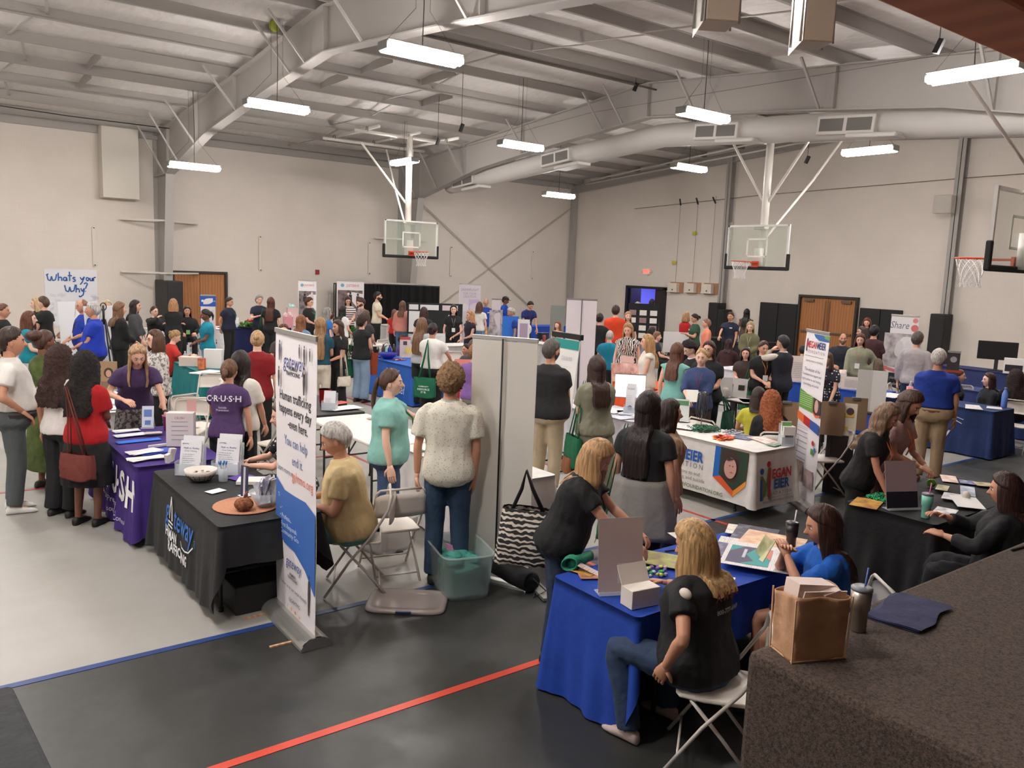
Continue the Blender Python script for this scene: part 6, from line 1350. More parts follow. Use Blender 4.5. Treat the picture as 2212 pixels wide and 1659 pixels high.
x, y = T(812, 768); t = thing('bouquet_stand', (x, y, TZ), 0, 'looped silver balloon stand behind the blue bottles', 'stand'); mb = MB(); mb.tube([(0, 0, 0), (.02, 0, .2), (.1, .02, .3), (.16, .03, .28)], .012, 6); mb.tube([(.03, 0, 0), (.05, 0, .2), (.14, .02, .24)], .012, 6); mb.build('loop', mat((190, 196, 210), .2, metal=.6), t, True)
# -- red table
x, y = T(962, 800); leaflet_rack(x, y, viewrz(x, y)*57.3, 'leaflet holder with red printed cards on the red cloth', w=.3, h=.26, c=(214, 130, 120), n=1)
x, y = T(985, 802); leaflet_rack(x, y, viewrz(x, y)*57.3+20, 'second leaflet holder on the red cloth', w=.2, h=.24, c=(226, 216, 210), n=1)
x, y = T(955, 806); scatter('card_heap', x, y, .16, 22, [(226, 220, 216), (60, 50, 50)], 'scattered cards on the red cloth', 'cards', size=.05, shape='card')
x, y = T(950, 770); sign_holder(x, y, viewrz(x, y)*57.3, .34, .42, 'red bordered card display held up behind the green tote', c=(214, 196, 190), lean=.1, items=[('r', -.17, .36, .17, .42, (176, 70, 70)), ('r', -.06, .08, .1, .2, (226, 196, 110)), ('r', -.1, .25, -.02, .33, (70, 60, 60))])
# -- teal table and its neighbour
x, y = T(412, 790); boxy('display_box', x, y, TZ, (.34, .2, .16), -35, (214, 196, 184), 'open cream box on the teal cloth', 'box')
x, y = T(436, 799); boxy('display_box', x, y, TZ, (.12, .06, .2), -35, (190, 90, 60), 'small orange picture box beside the cream box', 'box', items=[('r', -.05, .02, .05, .18, (226, 130, 70), dict(pat='photo', c2=(60, 40, 90)))])
x, y = T(462, 795); t = boxy('display_box', x, y, TZ, (.30, .12, .33), -35, (226, 222, 218), 'tall white box with a plant on top at the teal cloth', 'box')
x, y = T(447, 805); paper(x, y, 30, .5, .3, 'white papers at the corner of the teal cloth', (230, 230, 232), n=3)
x, y = T(400, 785); bottle(x, y, 'clear water bottle on the teal cloth')
x, y = T(462, 835); paper(x, y, 25, .5, .3, 'white papers on the table in front of the teal cloth', (232, 230, 230), n=2)
# -- table behind the purple shirt
x, y = T(236, 840); t = sign_holder(x, y, viewrz(x, y)*57.3-10, .22, .40, 'brown portrait leaflet standing on the table behind the woman in purple', c=(150, 120, 92), lean=.12, items=[('r', -.1, .0, .1, .12, (120, 92, 70)), ('c', 0, .24, .06, (50, 34, 28), .07), ('c', 0, .23, .035, (180, 140, 116), .05)])
for k, (u, v) in enumerate(((232, 872), (222, 885), (250, 862), (84, 862))):
    x, y = T(u, v); paper(x, y, 20*k, .34, .24, 'papers on the white cloth behind the purple shirt, %s' % ['nearest the portrait leaflet', 'front pile', 'back pile', 'at far left beside the white polo shirt'][k], (228, 228, 230), n=4, group='papers behind the purple table')
# -- far back row
x, y = T(478, 706); paper(x, y, 0, .8, .3, 'papers along the white lettered cloth', (206, 210, 226), n=2)
for k, (u, lb) in enumerate(((497, 'left'), (508, 'right'))):
    x, y = T(u, 706); leaflet_rack(x, y, viewrz(x, y)*57.3, 'leaflet holder on the dark navy cloth, %s one of the pair' % lb, w=.2, h=.26, n=1, c=(214, 210, 208))
x, y = T(535, 708); t = thing('fruit_tray', (x, y, TZ), 0, 'black tray of green leaves and red fruit on the dark navy cloth', 'tray')
mb = MB(); mb.lathe([(.25, 0), (.27, .03)]); mb.build('tray', mat((20, 20, 20), .4), t); mb = MB(); rn = random.Random(2)
for i in range(40): mb.ball((rn.uniform(-.2, .2), rn.uniform(-.15, .15), rn.uniform(.04, .16)), rn.uniform(.02, .05), 6, 4)
mb.build('leaves', mat((70, 120, 40), .8, pat='curl'), t, True); mb = MB()
for i in range(7): mb.ball((.03+.04*i % .2, -.05+.02*i, .19+.01*(i % 3)), .035, 8, 6)
mb.build('fruit', mat((190, 40, 30), .4), t, True)
x, y = T(556, 704); sign_holder(x, y, viewrz(x, y)*57.3, .25, .22, 'white card by the green tote on the dark navy cloth', lean=.1)
for k, (u, v, c, h_, w_, lb) in enumerate(((608, 688, (214, 178, 176), .50, .30, 'tall pink gift bag with mint tissue'), (628, 700, (220, 150, 160), .32, .26, 'shorter pink gift bag with hearts'))):
    x, y = T(u, v+8); t = boxy('gift_bag', x, y, TZ, (w_, .14, h_), 0, c, lb+' on the pale cloth', 'gift bag'); mb = MB(); rn = random.Random(k)
    for i in range(9): mb.ball((rn.uniform(-.1, .1), rn.uniform(-.04, .04), h_+rn.uniform(0, .08)), .05, 5, 4)
    mb.build('tissue', mat((170, 206, 204) if k == 0 else (226, 190, 196), .7), t)
x, y = T(845, 722); t = lathe_thing('potted_plant', x, y, TZ, [(.06, 0), (.08, .12), (.085, .12)], (214, 204, 190), 'leafy green plant in a white pot near the bearded man', 'plant', group='pot plants'); mb = MB(); rn = random.Random(9)
for i in range(60): a = rn.uniform(0, 6.3); r = rn.uniform(.04, .17); z = rn.uniform(.12, .28); mb.add([(0, 0, .1), (r*math.cos(a)-.02, r*math.sin(a), z), (r*1.3*math.cos(a), r*1.3*math.sin(a), z+.02), (r*math.cos(a)+.02, r*math.sin(a), z)], [(0, 1, 2, 3)])
mb.build('leaves', mat((60, 120, 50), .7), t)
for k, (u, v, w_, h_, c, lb) in enumerate(((905, 690, .55, .45, (216, 214, 214), 'white printed poster card left of the woman with the badge'), (938, 694, .20, .32, (120, 90, 96), 'portrait picture card before the board'), (965, 735, .42, .30, (222, 220, 220), 'white folded card in front of the badge woman'))):
    x, y = T(u, v+18); sign_holder(x, y, viewrz(x, y)*57.3, w_, h_, lb, c=c, lean=.1)
x, y = T(1006, 725); t = thing('round_sign', (x, y, TZ), viewrz(x, y), 'round white disc sign on a stalk near the strawberry-blonde woman', 'sign'); mb = MB(); mb.lathe([(.18, 0), (.18, .01)]); o = mb.build('disc', mat((214, 210, 206), .5), t, True); o.rotation_euler = (PI/2, 0, 0); o.location = (0, 0, .32); mb = MB(); mb.tube([(0, .01, 0), (0, .01, .2)], .01, 6); mb.build('stalk', DKM, t)
x, y = T(1162, 735); t = thing('laptop', (x, y, TZ), viewrz(x, y)+.4+PI, 'open dark laptop near the seated woman in the far corner', 'laptop'); mb = MB(); mb.box((0, 0, .01), (.34, .24, .018)); mb.build('keyboard_base', mat((60, 62, 70), .4), t); mb = MB(); mb.box((0, .14, .12), (.34, .01, .23), (-.2, 0, 0)); mb.build('screen', mat((30, 36, 48), .3), t)
x, y = T(1175, 738); lathe_thing('iced_cup', x, y, TZ, [(.035, 0), (.045, .15), (.03, .17)], (150, 40, 50), 'red drink in a clear cup beside the laptop', 'cup')
x, y = T(1135, 732); scatter('white_giveaways', x, y, .2, 16, [(214, 214, 214), (60, 60, 90), (150, 150, 160)], 'small giveaways beside the laptop', 'giveaways', size=.06, shape='lump')
# -- orange table
x, y = T(1345, 828); t = thing('trifold_board', (x, y, TZ), viewrz(x, y)+.1, 'pink printed folding display on the orange cloth', 'display board')
for k, (x0, a) in enumerate(((-.22, .5), (.0, 0), (.22, -.5))):
    mb = MB(); mb.box((x0, .06 if k != 1 else .12, .17), (.24, .006, .32), (-.12, 0, a)); mb.build('panel', mat((226, 190, 180), .6, pat='photo', c2=(190, 120, 110)), t)
x, y = T(1318, 815); sign_holder(x, y, viewrz(x, y)*57.3, .22, .42, 'plain pink sheet standing left of the folding display', c=(226, 196, 190), lean=.05)
x, y = T(1349, 832); lathe_thing('red_cup', x, y, TZ, [(.03, 0), (.045, .12), (.04, .12)], (170, 30, 26), 'small red pot of sweets on the orange cloth', 'cup')
x, y = T(1326, 826); scatter('orange_toys', x, y, .08, 14, [(236, 110, 30)], 'heap of little orange giveaways on the orange cloth', 'giveaways', size=.03, shape='lump')
x, y = T(1385, 818); paper(x, y, 0, .3, .3, 'pile of pink cards at the right of the orange cloth', (226, 150, 120), n=8, pat=None)
# -- black paper table
x, y = T(1580, 860); t = thing('leaflet_stand', (x, y, TZ), viewrz(x, y), 'open white leaflet display with black picture on the black table', 'leaflet display'); mb = MB(); mb.box((-.11, 0, .17), (.24, .01, .30), (-.1, 0, .3)); mb.box((.12, 0, .17), (.22, .01, .30), (-.1, 0, -.3)); mb.build('panel', mat((214, 212, 210), .5), t); mb = MB(); mb.box((.14, -.025, .18), (.10, .004, .08), (-.1, 0, -.3)); mb.build('picture', mat((50, 46, 46), .5), t)
for k, (u, v, lb) in enumerate(((1570, 868, 'left'), (1595, 872, 'middle'), (1618, 868, 'right'))):
    x, y = T(u, v); paper(x, y, 30*k, .36, .26, 'loose papers on the black table, %s pile' % lb, (226, 216, 210), n=4, group='papers on the black table')
x, y = T(1537, 862); lathe_thing('thermos', x, y, TZ, [(.045, 0), (.05, .02), (.05, .12), (.04, .15), (.02, .16)], (196, 190, 184), 'white lidded mug beside the white leaflet display', 'mug')
x, y = T(1549, 800, 1.05)
# -- table behind, royal blue and navy
for k, (u, v, w_, h_, lb) in enumerate(((1727, 826, .42, .48, 'white double-sided sign left of the tall lettered banner'), (1812, 838, .22, .26, 'white folded card beside the tall pale mug'), (1843, 842, .40, .22, 'low white box of cards before the grey-haired seated woman'))):
    x, y = T(u, v); sign_holder(x, y, viewrz(x, y)*57.3, w_, h_, lb, c=(226, 214, 208), lean=.05)
x, y = T(1818, 832); lathe_thing('tall_mug', x, y, TZ, [(.05, 0), (.065, .28), (.06, .28)], (222, 196, 186), 'tall pale pink mug on the royal blue cloth', 'mug')
x, y = T(1944, 863); lathe_thing('pink_mug', x, y, TZ, [(.04, 0), (.055, .20), (.05, .20)], (222, 130, 140), 'pink handled tumbler below the share banner', 'tumbler')
x, y = T(1790, 835); scatter('card_spread', x, y, .22, 24, [(226, 214, 196), (60, 50, 60), (190, 150, 140)], 'spread of cards on the royal blue cloth', 'cards', size=.07, shape='card')
x, y = T(1922, 855); paper(x, y, 10, .6, .3, 'white papers below the share banner', (228, 224, 226), n=3)
x, y = T(1970, 850); bottle(x, y, 'clear water bottle left of the man in the blue polo')
# -- nursery table
for k, (u, v, w_, lb) in enumerate(((2102, 880, .5, 'wide leaflet on the navy cloth before the seated woman'), (2148, 882, .26, 'narrow leaflet beside the pale blue bottle'), (2052, 868, .3, 'leaflet beside the man in the blue polo'))):
    x, y = T(u, v); paper(x, y, 20, w_, .2, lb, (226, 220, 220), n=2)
x, y = T(2168, 880); bottle(x, y, 'tall pale blue bottle at the end of the navy cloth', c=(96, 130, 206), h=.32, alpha=1.0, cap=(96, 130, 206), r=.045)
# -- dark screen
p = gz(2160, 800, .76); t = thing('monitor', (20.1, 8.15, TZ), viewrz(20.1, 8.15), 'dark flat screen on the far right table', 'monitor')
mb = MB(); mb.box((0, 0, .46), (.80, .03, .42)); mb.build('screen', mat((30, 28, 30), .3), t, bevel=.01); mb = MB(); mb.box((0, .02, .14), (.08, .03, .28)); mb.box((0, 0, .01), (.3, .2, .02)); mb.build('stand', DKM, t)
x, y = T(2172, 812); boxy('display_box', x, y, TZ, (.42, .2, .34), viewrz(x, y)*57.3, (226, 222, 220), 'white stepped display in front of the dark screen', 'display', items=[('r', -.18, .05, .16, .2, (30, 28, 40))])
# -- small blue trifold and slanted boards (centre back)
def board(u, v0, v1, w, label, c=(226, 222, 222), ht=None, leg=True, prints=(), yaw=0, m=None, name='display_board', z1=None, d=None, n=1, fold=.5):
    """free-standing board; (u, v0) its top middle at height z1"""
    p = gz(u, v0, z1); x, y = p.x, p.y; t = thing(name, (x, y, 0), viewrz(x, y)+math.radians(yaw), label, 'display board'); h = ht
    M_ = m or mat(c, .6)
    for k in range(n):
        q = k-(n-1)/2; mb = MB(); mb.box((q*w/n*(1 if n == 1 else .96), abs(q)*-.10, z1-h/2), (w/n, .015, h), (0, 0, -q*fold)); pl = mb.build('panel', M_, t)
    pr(pl if n == 1 else t, lambda a, b, l=0: (a, -.009-l, z1-h+b), prints)
    if leg:
        mb = MB()
        for s in (-1, 1): mb.tube([(s*w*.4, .02, z1-h+.02), (s*w*.45, .10, 0)], .012, 6)
        mb.build('leg', DKM, t)
    return t
board(1392, 656, 0, .9, 'black three-panel board of white notes by the open doorway', z1=1.80, ht=1.1, n=1, m=mat((24, 24, 28), .8), leg=True, prints=[('r', -.42+.30*i, .1+.22*j, -.42+.30*i+.20, .1+.22*j+.15, (222, 218, 214) if (i+j) % 3 else (150, 120, 120)) for i in range(3) for j in range(4)])
board(940, 655, 0, 1.5, 'wide black notice board with white sheets right of the curtain', z1=1.65, ht=.85, m=mat((30, 30, 32), .8), prints=[('r', -.70, .05, -.20, .62, (214, 214, 216)), ('r', -.70, .66, -.45, .8, (214, 214, 216)), ('r', -.40, .66, .1, .8, (214, 214, 216)), ('r', .2, .66, .62, .8, (206, 190, 196)), ('p', [(.28, .4), (.5, .3), (.62, .5), (.42, .6)], (220, 218, 218))])
board(1205, 660, 0, .42, 'grey felt folding screen in the far corner', z1=1.62, ht=1.5, m=mat((128, 130, 128), .9), leg=False)
board(1098, 683, 0, .55, 'bright blue folded display with white labels', z1=1.45, ht=.9, m=mat((36, 110, 206), .6), prints=[('r', -.2, .2, -.08, .35, (206, 216, 236)), ('r', .06, .2, .18, .34, (206, 216, 236))])
board(1132, 690, 0, .3, 'narrow white picture card right of the bright blue display', z1=1.4, ht=.6, prints=[('r', -.1, .1, .1, .5, (170, 150, 176))])
board(1292, 716, 0, .85, 'long grey display panel with a black figure', z1=1.15, ht=.5, prints=[('p', [(.0, .0), (.08, .3), (.16, .38), (.26, .3), (.38, 0)], (40, 38, 40))]) if False else board(1475, 718, 0, 1.0, 'long pale grey display board with a black mountain shape', z1=1.15, ht=.55, prints=[('p', [(-.1, .0), (.02, .32), (.10, .36), (.18, .3), (.32, 0)], (40, 38, 40))])
# ------------------------------------------------------------ banners
def figure(x, z, s, c=(70, 60, 62)):
    return [('c', x, z+.9*s, .07*s, c, .09*s), ('p', [(x-.12*s, z+.45*s), (x-.1*s, z+.8*s), (x+.1*s, z+.8*s), (x+.12*s, z+.45*s), (x+.06*s, z), (x-.05*s, z)], c)]
def remap(its, a, b):
    q = lambda z: float(np.interp(z, a, b)); o_ = []
    for it in its:
        if it[0] == 't': o_.append(it[:4]+(q(it[4]),)+it[5:])
        elif it[0] == 'c': o_.append(it[:2]+(q(it[2]),)+it[3:])
        elif it[0] == 'r': o_.append((it[0], it[1], q(it[2]), it[3], q(it[4]))+it[5:])
        else: o_.append((it[0], [(x_, q(z_)) for x_, z_ in it[1]])+it[2:])
    return o_
items = []
DB, TX = (52, 60, 110), (60, 60, 72)
items += [('t', 'gateway', .15, -.02, 1.66, (66, 78, 140), dict(sx=.8, shear=.1)), ('t', 'HUMAN\nTRAFFICKING', .042, -.04, 1.575, (50, 50, 60), dict(bold=.02)),
    ('t', 'Human trafficking', .098, .0, 1.26, (36, 34, 40), dict(bold=.008, sx=.83)), ('t', 'happens every day', .098, .0, 1.165, (36, 34, 40), dict(bold=.008, sx=.83)), ('t', '-even here.', .098, .06, 1.07, (36, 34, 40), dict(bold=.008, sx=.83)),
    ('t', 'You can help', .10, .02, .965, (96, 112, 168), dict(sx=.85)), ('t', 'end it.', .10, .05, .87, (96, 112, 168), dict(sx=.85)), ('t', 'Learn more at', .055, -.20, .755, (70, 76, 110)), ('t', 'gahtmo.org', .10, .14, .745, (222, 110, 74), dict(sx=.85)),
    ('p', [(-.375, .69), (-.2, .60), (0, .60), (.2, .61), (.375, .57), (.375, .20), (.2, .27), (0, .32), (-.2, .33), (-.375, .39)], (56, 102, 178)),
    ('t', 'Training and education courses for:', .046, -.0, .555, (220, 228, 244)), ('t', '\u2022 Schools', .05, -.19, .505, (220, 228, 244)), ('t', '\u2022 Professionals', .05, -.135, .455, (220, 228, 244)), ('t', '\u2022 First Responders', .05, -.10, .405, (220, 228, 244)), ('t', '\u2022 Community Groups', .05, -.075, .355, (220, 228, 244))]
items = [it if not (it[0] == 't' and it[4] > 5) else it for it in items]
items += figure(.28, .13, .14)+figure(-.30, .27, .10)+[('t', 'gateway', .11, .0, .255, (44, 70, 140), dict(sx=.8, shear=.1)), ('t', 'HUMAN\nTRAFFICKING', .03, -.02, .205, (50, 50, 60), dict(bold=.02)), ('t', 'Follow us on our social channels', .038, .0, .163, TX), ('t', '@GAHTMO', .042, .02, .128, TX), ('t', 'f', .05, -.12, .095, (222, 140, 80)), ('c', -.04, .097, .016, (222, 170, 120)), ('c', .04, .097, .014, (222, 130, 60)), ('t', 'in', .045, .12, .095, (222, 140, 80), dict(bold=.03))]
# keep the lower third of the banner in step with its real height
items = remap(items, [0, .095, .128, .163, .205, .255, .33, .355, .405, .455, .505, .555, .60, .69, .745, .87, .965, 1.07, 1.165, 1.26, 1.575, 1.66, 2.1], [.03, .12, .19, .28, .37, .47, .585, .67, .72, .78, .83, .92, .98, 1.05, 1.12, 1.23, 1.36, 1.49, 1.585, 1.68, 1.87, 1.935, 2.1])
items += figure(-.27, 1.93, .15, (86, 84, 104))+figure(.10, 1.98, .10)+figure(.19, 1.95, .13)+figure(.29, 1.98, .09)+figure(-.27, 1.74, .15)+figure(.20, 1.74, .19)+[('c', .20, 1.895, .022, (40, 32, 32), .035), ('c', .20, 1.90, .011, (206, 190, 186), .018)]
t, p, fn = banner(2.2, 5.40, -PI/2-.02, .76, 2.14, 'tall white and blue gateway roll-up banner with a silver foot', prints=items)
for yy in (.32, -.22): mb = MB(); mb.box((2.08, 5.40+yy, .006), (.30, .022, .010)); mb.build('wood_strip', mat((206, 162, 124), .7, pat='wood'), None, tag=('pale wooden strip under the banner foot, %s' % ('farther one on the blue line' if yy > 0 else 'nearer one on the grey floor'), 'strip'))
a, b = gz(1022, 726, 2.075), gz(1162, 737, 2.075); c = (a+b)/2
banner(c.x, c.y, math.atan2(b.y-a.y, b.x-a.x)+PI, (b-a).length, 2.075, 'tall off-white banner seen from behind with its black pole', panel=(206, 202, 192))
items = [('p', [(-.1, 2.0), (-.05, 1.9), (.05, 1.82), (.3, 1.82), (.3, 2.0)], (46, 96, 160)), ('p', [(.05, 2.0), (.12, 1.93), (.3, 1.88), (.3, 2.0)], (110, 160, 80)), ('c', -.24, 1.74, .02, (60, 60, 100), .04), ('r', -.26, 1.56, -.225, 1.70, (90, 80, 110)), ('t', 'MEGAN', .11, -.10, 1.66, R_, dict(sx=.75, bold=.02)), ('t', 'MEIER', .11, .13, 1.66, (44, 60, 120), dict(sx=.75, bold=.02)), ('t', 'F O U N D A T I O N', .05, 0, 1.56, G_), ('r', -.26, 1.50, .22, 1.505, G_), ('t', 'Inspiring actions to end bullying', .034, 0, 1.44, G_),
    ('t', 'The mission of the', .055, -.02, 1.32, (84, 84, 130)), ('t', 'Foundation is to support and', .042, -.02, 1.26, (84, 84, 130)), ('t', 'inspire actions to end bullying,', .042, -.02, 1.20, (84, 84, 130)), ('t', 'cyberbullying, and suicide.', .042, -.02, 1.14, (84, 84, 130)),
    ('p', [(-.3, 1.06), (-.05, 1.0), (.3, .96), (.3, .66), (.1, .72), (-.3, .78)], (96, 148, 60))]+[('r', -.27, 1.00-.03*i, .06, 1.008-.03*i, (190, 214, 170)) for i in range(7)]+[('p', [(.10, .99), (.3, .96), (.3, .74), (.18, .70), (.10, .78)], (60, 44, 44)), ('c', .19, .87, .05, (206, 160, 150), .075), ('p', [(.10, .78), (.18, .70), (.3, .74), (.3, .69), (.18, .65), (.10, .74)], (226, 100, 50)),
    ('p', [(-.3, .66), (-.12, .63), (-.12, .52), (-.3, .56)], (228, 116, 54)), ('p', [(-.12, .63), (.06, .60), (.06, .48), (-.12, .52)], (176, 34, 40)), ('p', [(.06, .60), (.3, .57), (.3, .42), (.06, .48)], (44, 84, 160))]+[('r', -.26, .46-.03*i, .02, .466-.03*i, (150, 152, 176)) for i in range(8)]+[('c', .18, .36, .03, R_), ('c', .24, .33, .025, (60, 90, 160)), ('r', .14, .30, .22, .33, (90, 140, 80)), ('r', -.28, .12, -.02, .24, (150, 130, 124), dict(pat='photo', c2=(60, 44, 44))), ('r', .02, .10, .26, .21, (170, 150, 150), dict(pat='photo', c2=(40, 36, 40)))]
items = remap(items, [0, .10, .24, .36, .42, .52, .66, .78, 1.06, 1.14, 1.32, 1.56, 1.66, 2.0], [0, .25, .52, .79, .90, .97, 1.10, 1.15, 1.37, 1.44, 1.61, 1.82, 1.90, 2.03])
banner(8.46, 5.36, math.radians(-123), .60, 2.06, 'tall narrow lettered banner at the right end of the printed white table', prints=items, curve=.02)
def bpx(u0, u1, v, zt, label, yaw=0, **k):
    p = gz((u0+u1)/2, v, zt); d = math.hypot(p.x, p.y); dd = (p-CO).dot(FV); w = (u1-u0)/CF*dd/max(.3, abs(math.cos(math.radians(yaw)))); return banner(p.x, p.y, viewrz(p.x, p.y)+math.radians(yaw), w, zt, label, **k)
JS = lambda: [('c', -.27, 1.90, .055, (110, 160, 190)), ('c', -.27, 1.90, .03, (220, 222, 226)), ('t', 'JUSTSERVE', .13, .08, 1.90, (214, 130, 130), dict(sx=.75, bold=.015)), ('r', -.5, .4, .5, 1.72, (96, 78, 80), dict(pat='photo', c2=(40, 32, 36)))]
js1 = [('c', -.16, 1.90, .05, (110, 160, 190)), ('t', 'JUSTSERVE', .085, .06, 1.90, (214, 130, 130), dict(sx=.75, bold=.015)), ('r', -.26, .75, .26, 1.72, (120, 110, 112), dict(pat='photo', c2=(44, 36, 40)))]+figure(-.08, 1.15, .5, (44, 34, 36))+figure(.14, 1.2, .5, (206, 200, 196))
bpx(645, 683, 606, 2.05, 'narrower picture banner headed JUSTSERVE, left of the wide one', prints=js1)
bpx(728, 786, 607, 2.05, 'wide picture banner headed JUSTSERVE before the black curtain', prints=[('c', -.26, 1.90, .06, (110, 160, 190)), ('t', 'JUSTSERVE', .12, .08, 1.89, (206, 130, 140), dict(sx=.75, bold=.02)), ('r', -.41, .7, .41, 1.74, (110, 92, 92), dict(pat='photo', c2=(44, 34, 38)))]+figure(.0, 1.2, .5, (40, 30, 34))+figure(.25, 1.15, .5, (50, 40, 46)))
bpx(992, 1039, 614, 2.15, 'mauve banner with arched lettering left of the bald man', panel=(196, 188, 196), prints=[('t', 'DREAMFLIGHT', .10, 0, 1.98, (130, 122, 140), dict(sx=.8)), ('t', 'FOR YOUR\nCREATION', .10, .0, 1.82, (140, 132, 150), dict(sx=.8)), ('c', -.15, 1.45, .12, (206, 200, 206)), ('r', -.02, 1.1, .3, 1.7, (176, 160, 196)), ('r', -.1, .75, .12, 1.05, (70, 66, 76))])
bpx(-30, 28, 584, 2.05, 'banner with a hazy building picture at the left edge of the picture', prints=[('t', 'ST. LOUIS', .10, .10, 1.75, (130, 130, 140)), ('t', 'COLLEGE MEDICINE', .055, .10, 1.62, (70, 74, 90), dict(bold=.03)), ('p', [(-.3, 1.5), (.4, 1.35), (.4, 1.15), (-.3, 1.2)], (120, 160, 206)), ('r', -.35, .9, .4, 1.2, (176, 160, 130), dict(pat='photo', c2=(90, 86, 90))), ('r', -.35, .7, .4, .9, (120, 170, 80))])
bpx(434, 464, 638, 1.70, 'small blue-topped banner before the brown door', prints=[('r', -.19, 1.42, .19, 1.68, (34, 84, 176)), ('c', -.13, 1.56, .03, (226, 230, 240)), ('t', 'First Choice', .06, .03, 1.56, (220, 226, 240))]+[('r', -.05, 1.3-.04*i, .15, 1.312-.04*i, (190, 170, 180)) for i in range(4)])
bpx(1225, 1290, 647, 2.10, 'tall white banner seen from behind in the middle distance', panel=(226, 220, 226), yaw=180, base_c=(160, 158, 160))
bpx(1063, 1082, 646, 1.95, 'slanting white picture banner left of the man in the cap', panel=(206, 198, 202), yaw=40, prints=[('r', -.2, .8, .2, 1.7, (170, 160, 166), dict(pat='photo', c2=(90, 90, 104)))])
bpx(1929, 1983, 682, 2.02, 'share banner with a grey picture of tiny feet at right', yaw=-18, prints=[('t', 'Share', .20, -.08, 1.82, (96, 104, 110), dict(sx=.8, shear=.2)), ('c', .20, 1.93, .05, (214, 130, 130)), ('c', .20, 1.78, .07, (206, 110, 110)), ('r', -.36, .98, .36, 1.66, (176, 168, 170), dict(pat='photo', c2=(120, 112, 116))), ('c', -.05, 1.3, .09, (206, 202, 202), .22), ('c', .10, 1.28, .08, (214, 210, 210), .24), ('p', [(-.36, 1.0), (-.1, .93), (.2, .98), (.36, 1.06), (.36, 1.0), (.2, .92), (-.1, .87), (-.36, .93)], (206, 110, 112)),
    ('r', -.36, .08, .36, .86, (34, 34, 38)), ('t', 'Touching lives.', .075, -.1, .76, (190, 188, 190)), ('t', 'Healing hearts.', .075, 0, .64, (190, 188, 190)), ('t', 'giving hope.', .075, .1, .52, (190, 188, 190))], panel=(222, 218, 218))
bpx(2050, 2074, 760, 1.55, 'small dark brown banner right of the black column pad', panel=(48, 40, 42), prints=[('c', 0, 1.42, .05, (150, 146, 146)), ('r', -.14, 1.2, .14, 1.24, (150, 60, 40)), ('r', -.06, .85, .06, .97, (206, 206, 200))])
# handwritten poster on the wall
t = thing('wall_poster', (4.27, YB-0.012, 1.28), 0, 'large white handwritten poster taped to the back wall', 'poster'); mb = MB(); mb.box((0, 0, 0), (1.42, .006, 1.72)); p_ = mb.build('sheet', mat((222, 222, 226), .6), t)
HB = (46, 96, 166)
W = lambda x, z, s=1: [(x, z+.18*s), (x+.03*s, z+.02*s), (x+.09*s, z+.0), (x+.12*s, z+.13*s), (x+.15*s, z), (x+.22*s, z+.03*s), (x+.26*s, z+.2*s)]
ST = [W(-.64, .46), [(-.66, .62), (-.6, .66)], [(-.34, .70), (-.34, .46)], [(-.34, .54), (-.28, .58), (-.25, .54), (-.25, .46)], [(-.12, .56), (-.19, .57), (-.21, .49), (-.15, .46), (-.12, .56), (-.11, .46)], [(-.04, .74), (-.04, .46)], [(-.09, .62), (.02, .62)], [(.11, .57), (.05, .57), (.05, .53), (.11, .50), (.10, .45), (.04, .45)],
    [(.24, .58), (.29, .50), (.36, .60)], [(.36, .60), (.30, .44), (.24, .36)], [(.42, .50), (.40, .55), (.44, .58), (.48, .54), (.46, .48), (.41, .48)], [(.51, .57), (.52, .48), (.57, .48), (.58, .57), (.58, .47)], [(.61, .47), (.61, .57), (.67, .59)],
    W(-.18, .14, 1.1), [(.13, .36), (.12, .12)], [(.12, .20), (.18, .24), (.21, .20), (.21, .12)], [(.25, .25), (.29, .15), (.35, .25)], [(.35, .25), (.31, .05), (.22, -.02), (.20, .03)], [(.34, .38), (.40, .42), (.44, .38), (.40, .30), (.38, .24)], [(.37, .16), (.38, .15)]]
mb = MB()
for s_ in ST:
    for (a0, b0), (a1, b1) in zip(s_[:-1], s_[1:]): mb.tube([(a0, -.006, b0+.05), (a1, -.006, b1+.05)], .020, 5)
mb.build('handwriting', mat(HB, .6), p_)
mb = MB(); rn = random.Random(5)
for i in range(26):
    a0, b0, a_ = rn.uniform(-.65, .6), rn.uniform(-.8, .15), rn.uniform(-.3, .7)
    if b0 > -.1 and abs(a0) < .3: continue
    for k in range(3): mb.tube([(a0, -.004, b0-.03*k), (a0+.16*math.cos(a_), -.004, b0-.03*k+.16*math.sin(a_))], .003, 3)
mb.build('small_notes', mat((130, 134, 156), .6), p_)
mb = MB(); mb.box((4.75, YB-.012, .72), (1.3, .006, .7)); mb.build('wall_poster', mat((206, 214, 196), .6), None, tag=('second pale greenish paper taped low on the back wall', 'poster'))
# easels, flip chart
for k, (u, v, y_, lb) in enumerate(((224, 700, 16.9, 'right-hand large white foam board leaning beside the black tripod'), (170, 690, 18.3, 'left-hand large white foam board leaning behind the men in blue polos'))):
    x = at(u, v, 1, y_).x; t = thing('foam_board', (x, y_, 0), viewrz(x, y_)+(.7 if k == 0 else .5), lb, 'board'); mb = MB(); mb.box((0, 0, 1.0), (.75, .012, 1.35), (-.10, 0, 0)); mb.build('panel', mat((220, 220, 224), .6), t)
    mb = MB(); mb.tube([(-.3, 0, 0), (0, .05, 1.7)], .012, 6); mb.tube([(.3, 0, 0), (0, .05, 1.7)], .012, 6); mb.tube([(0, .6, 0), (0, .05, 1.7)], .012, 6); mb.build('easel_leg', mat((190, 184, 176), .5), t)
x = at(224, 690, 1, 16.5).x; t = thing('tripod', (x, 16.5, 0), 0, 'black display tripod beside the white foam board', 'tripod')
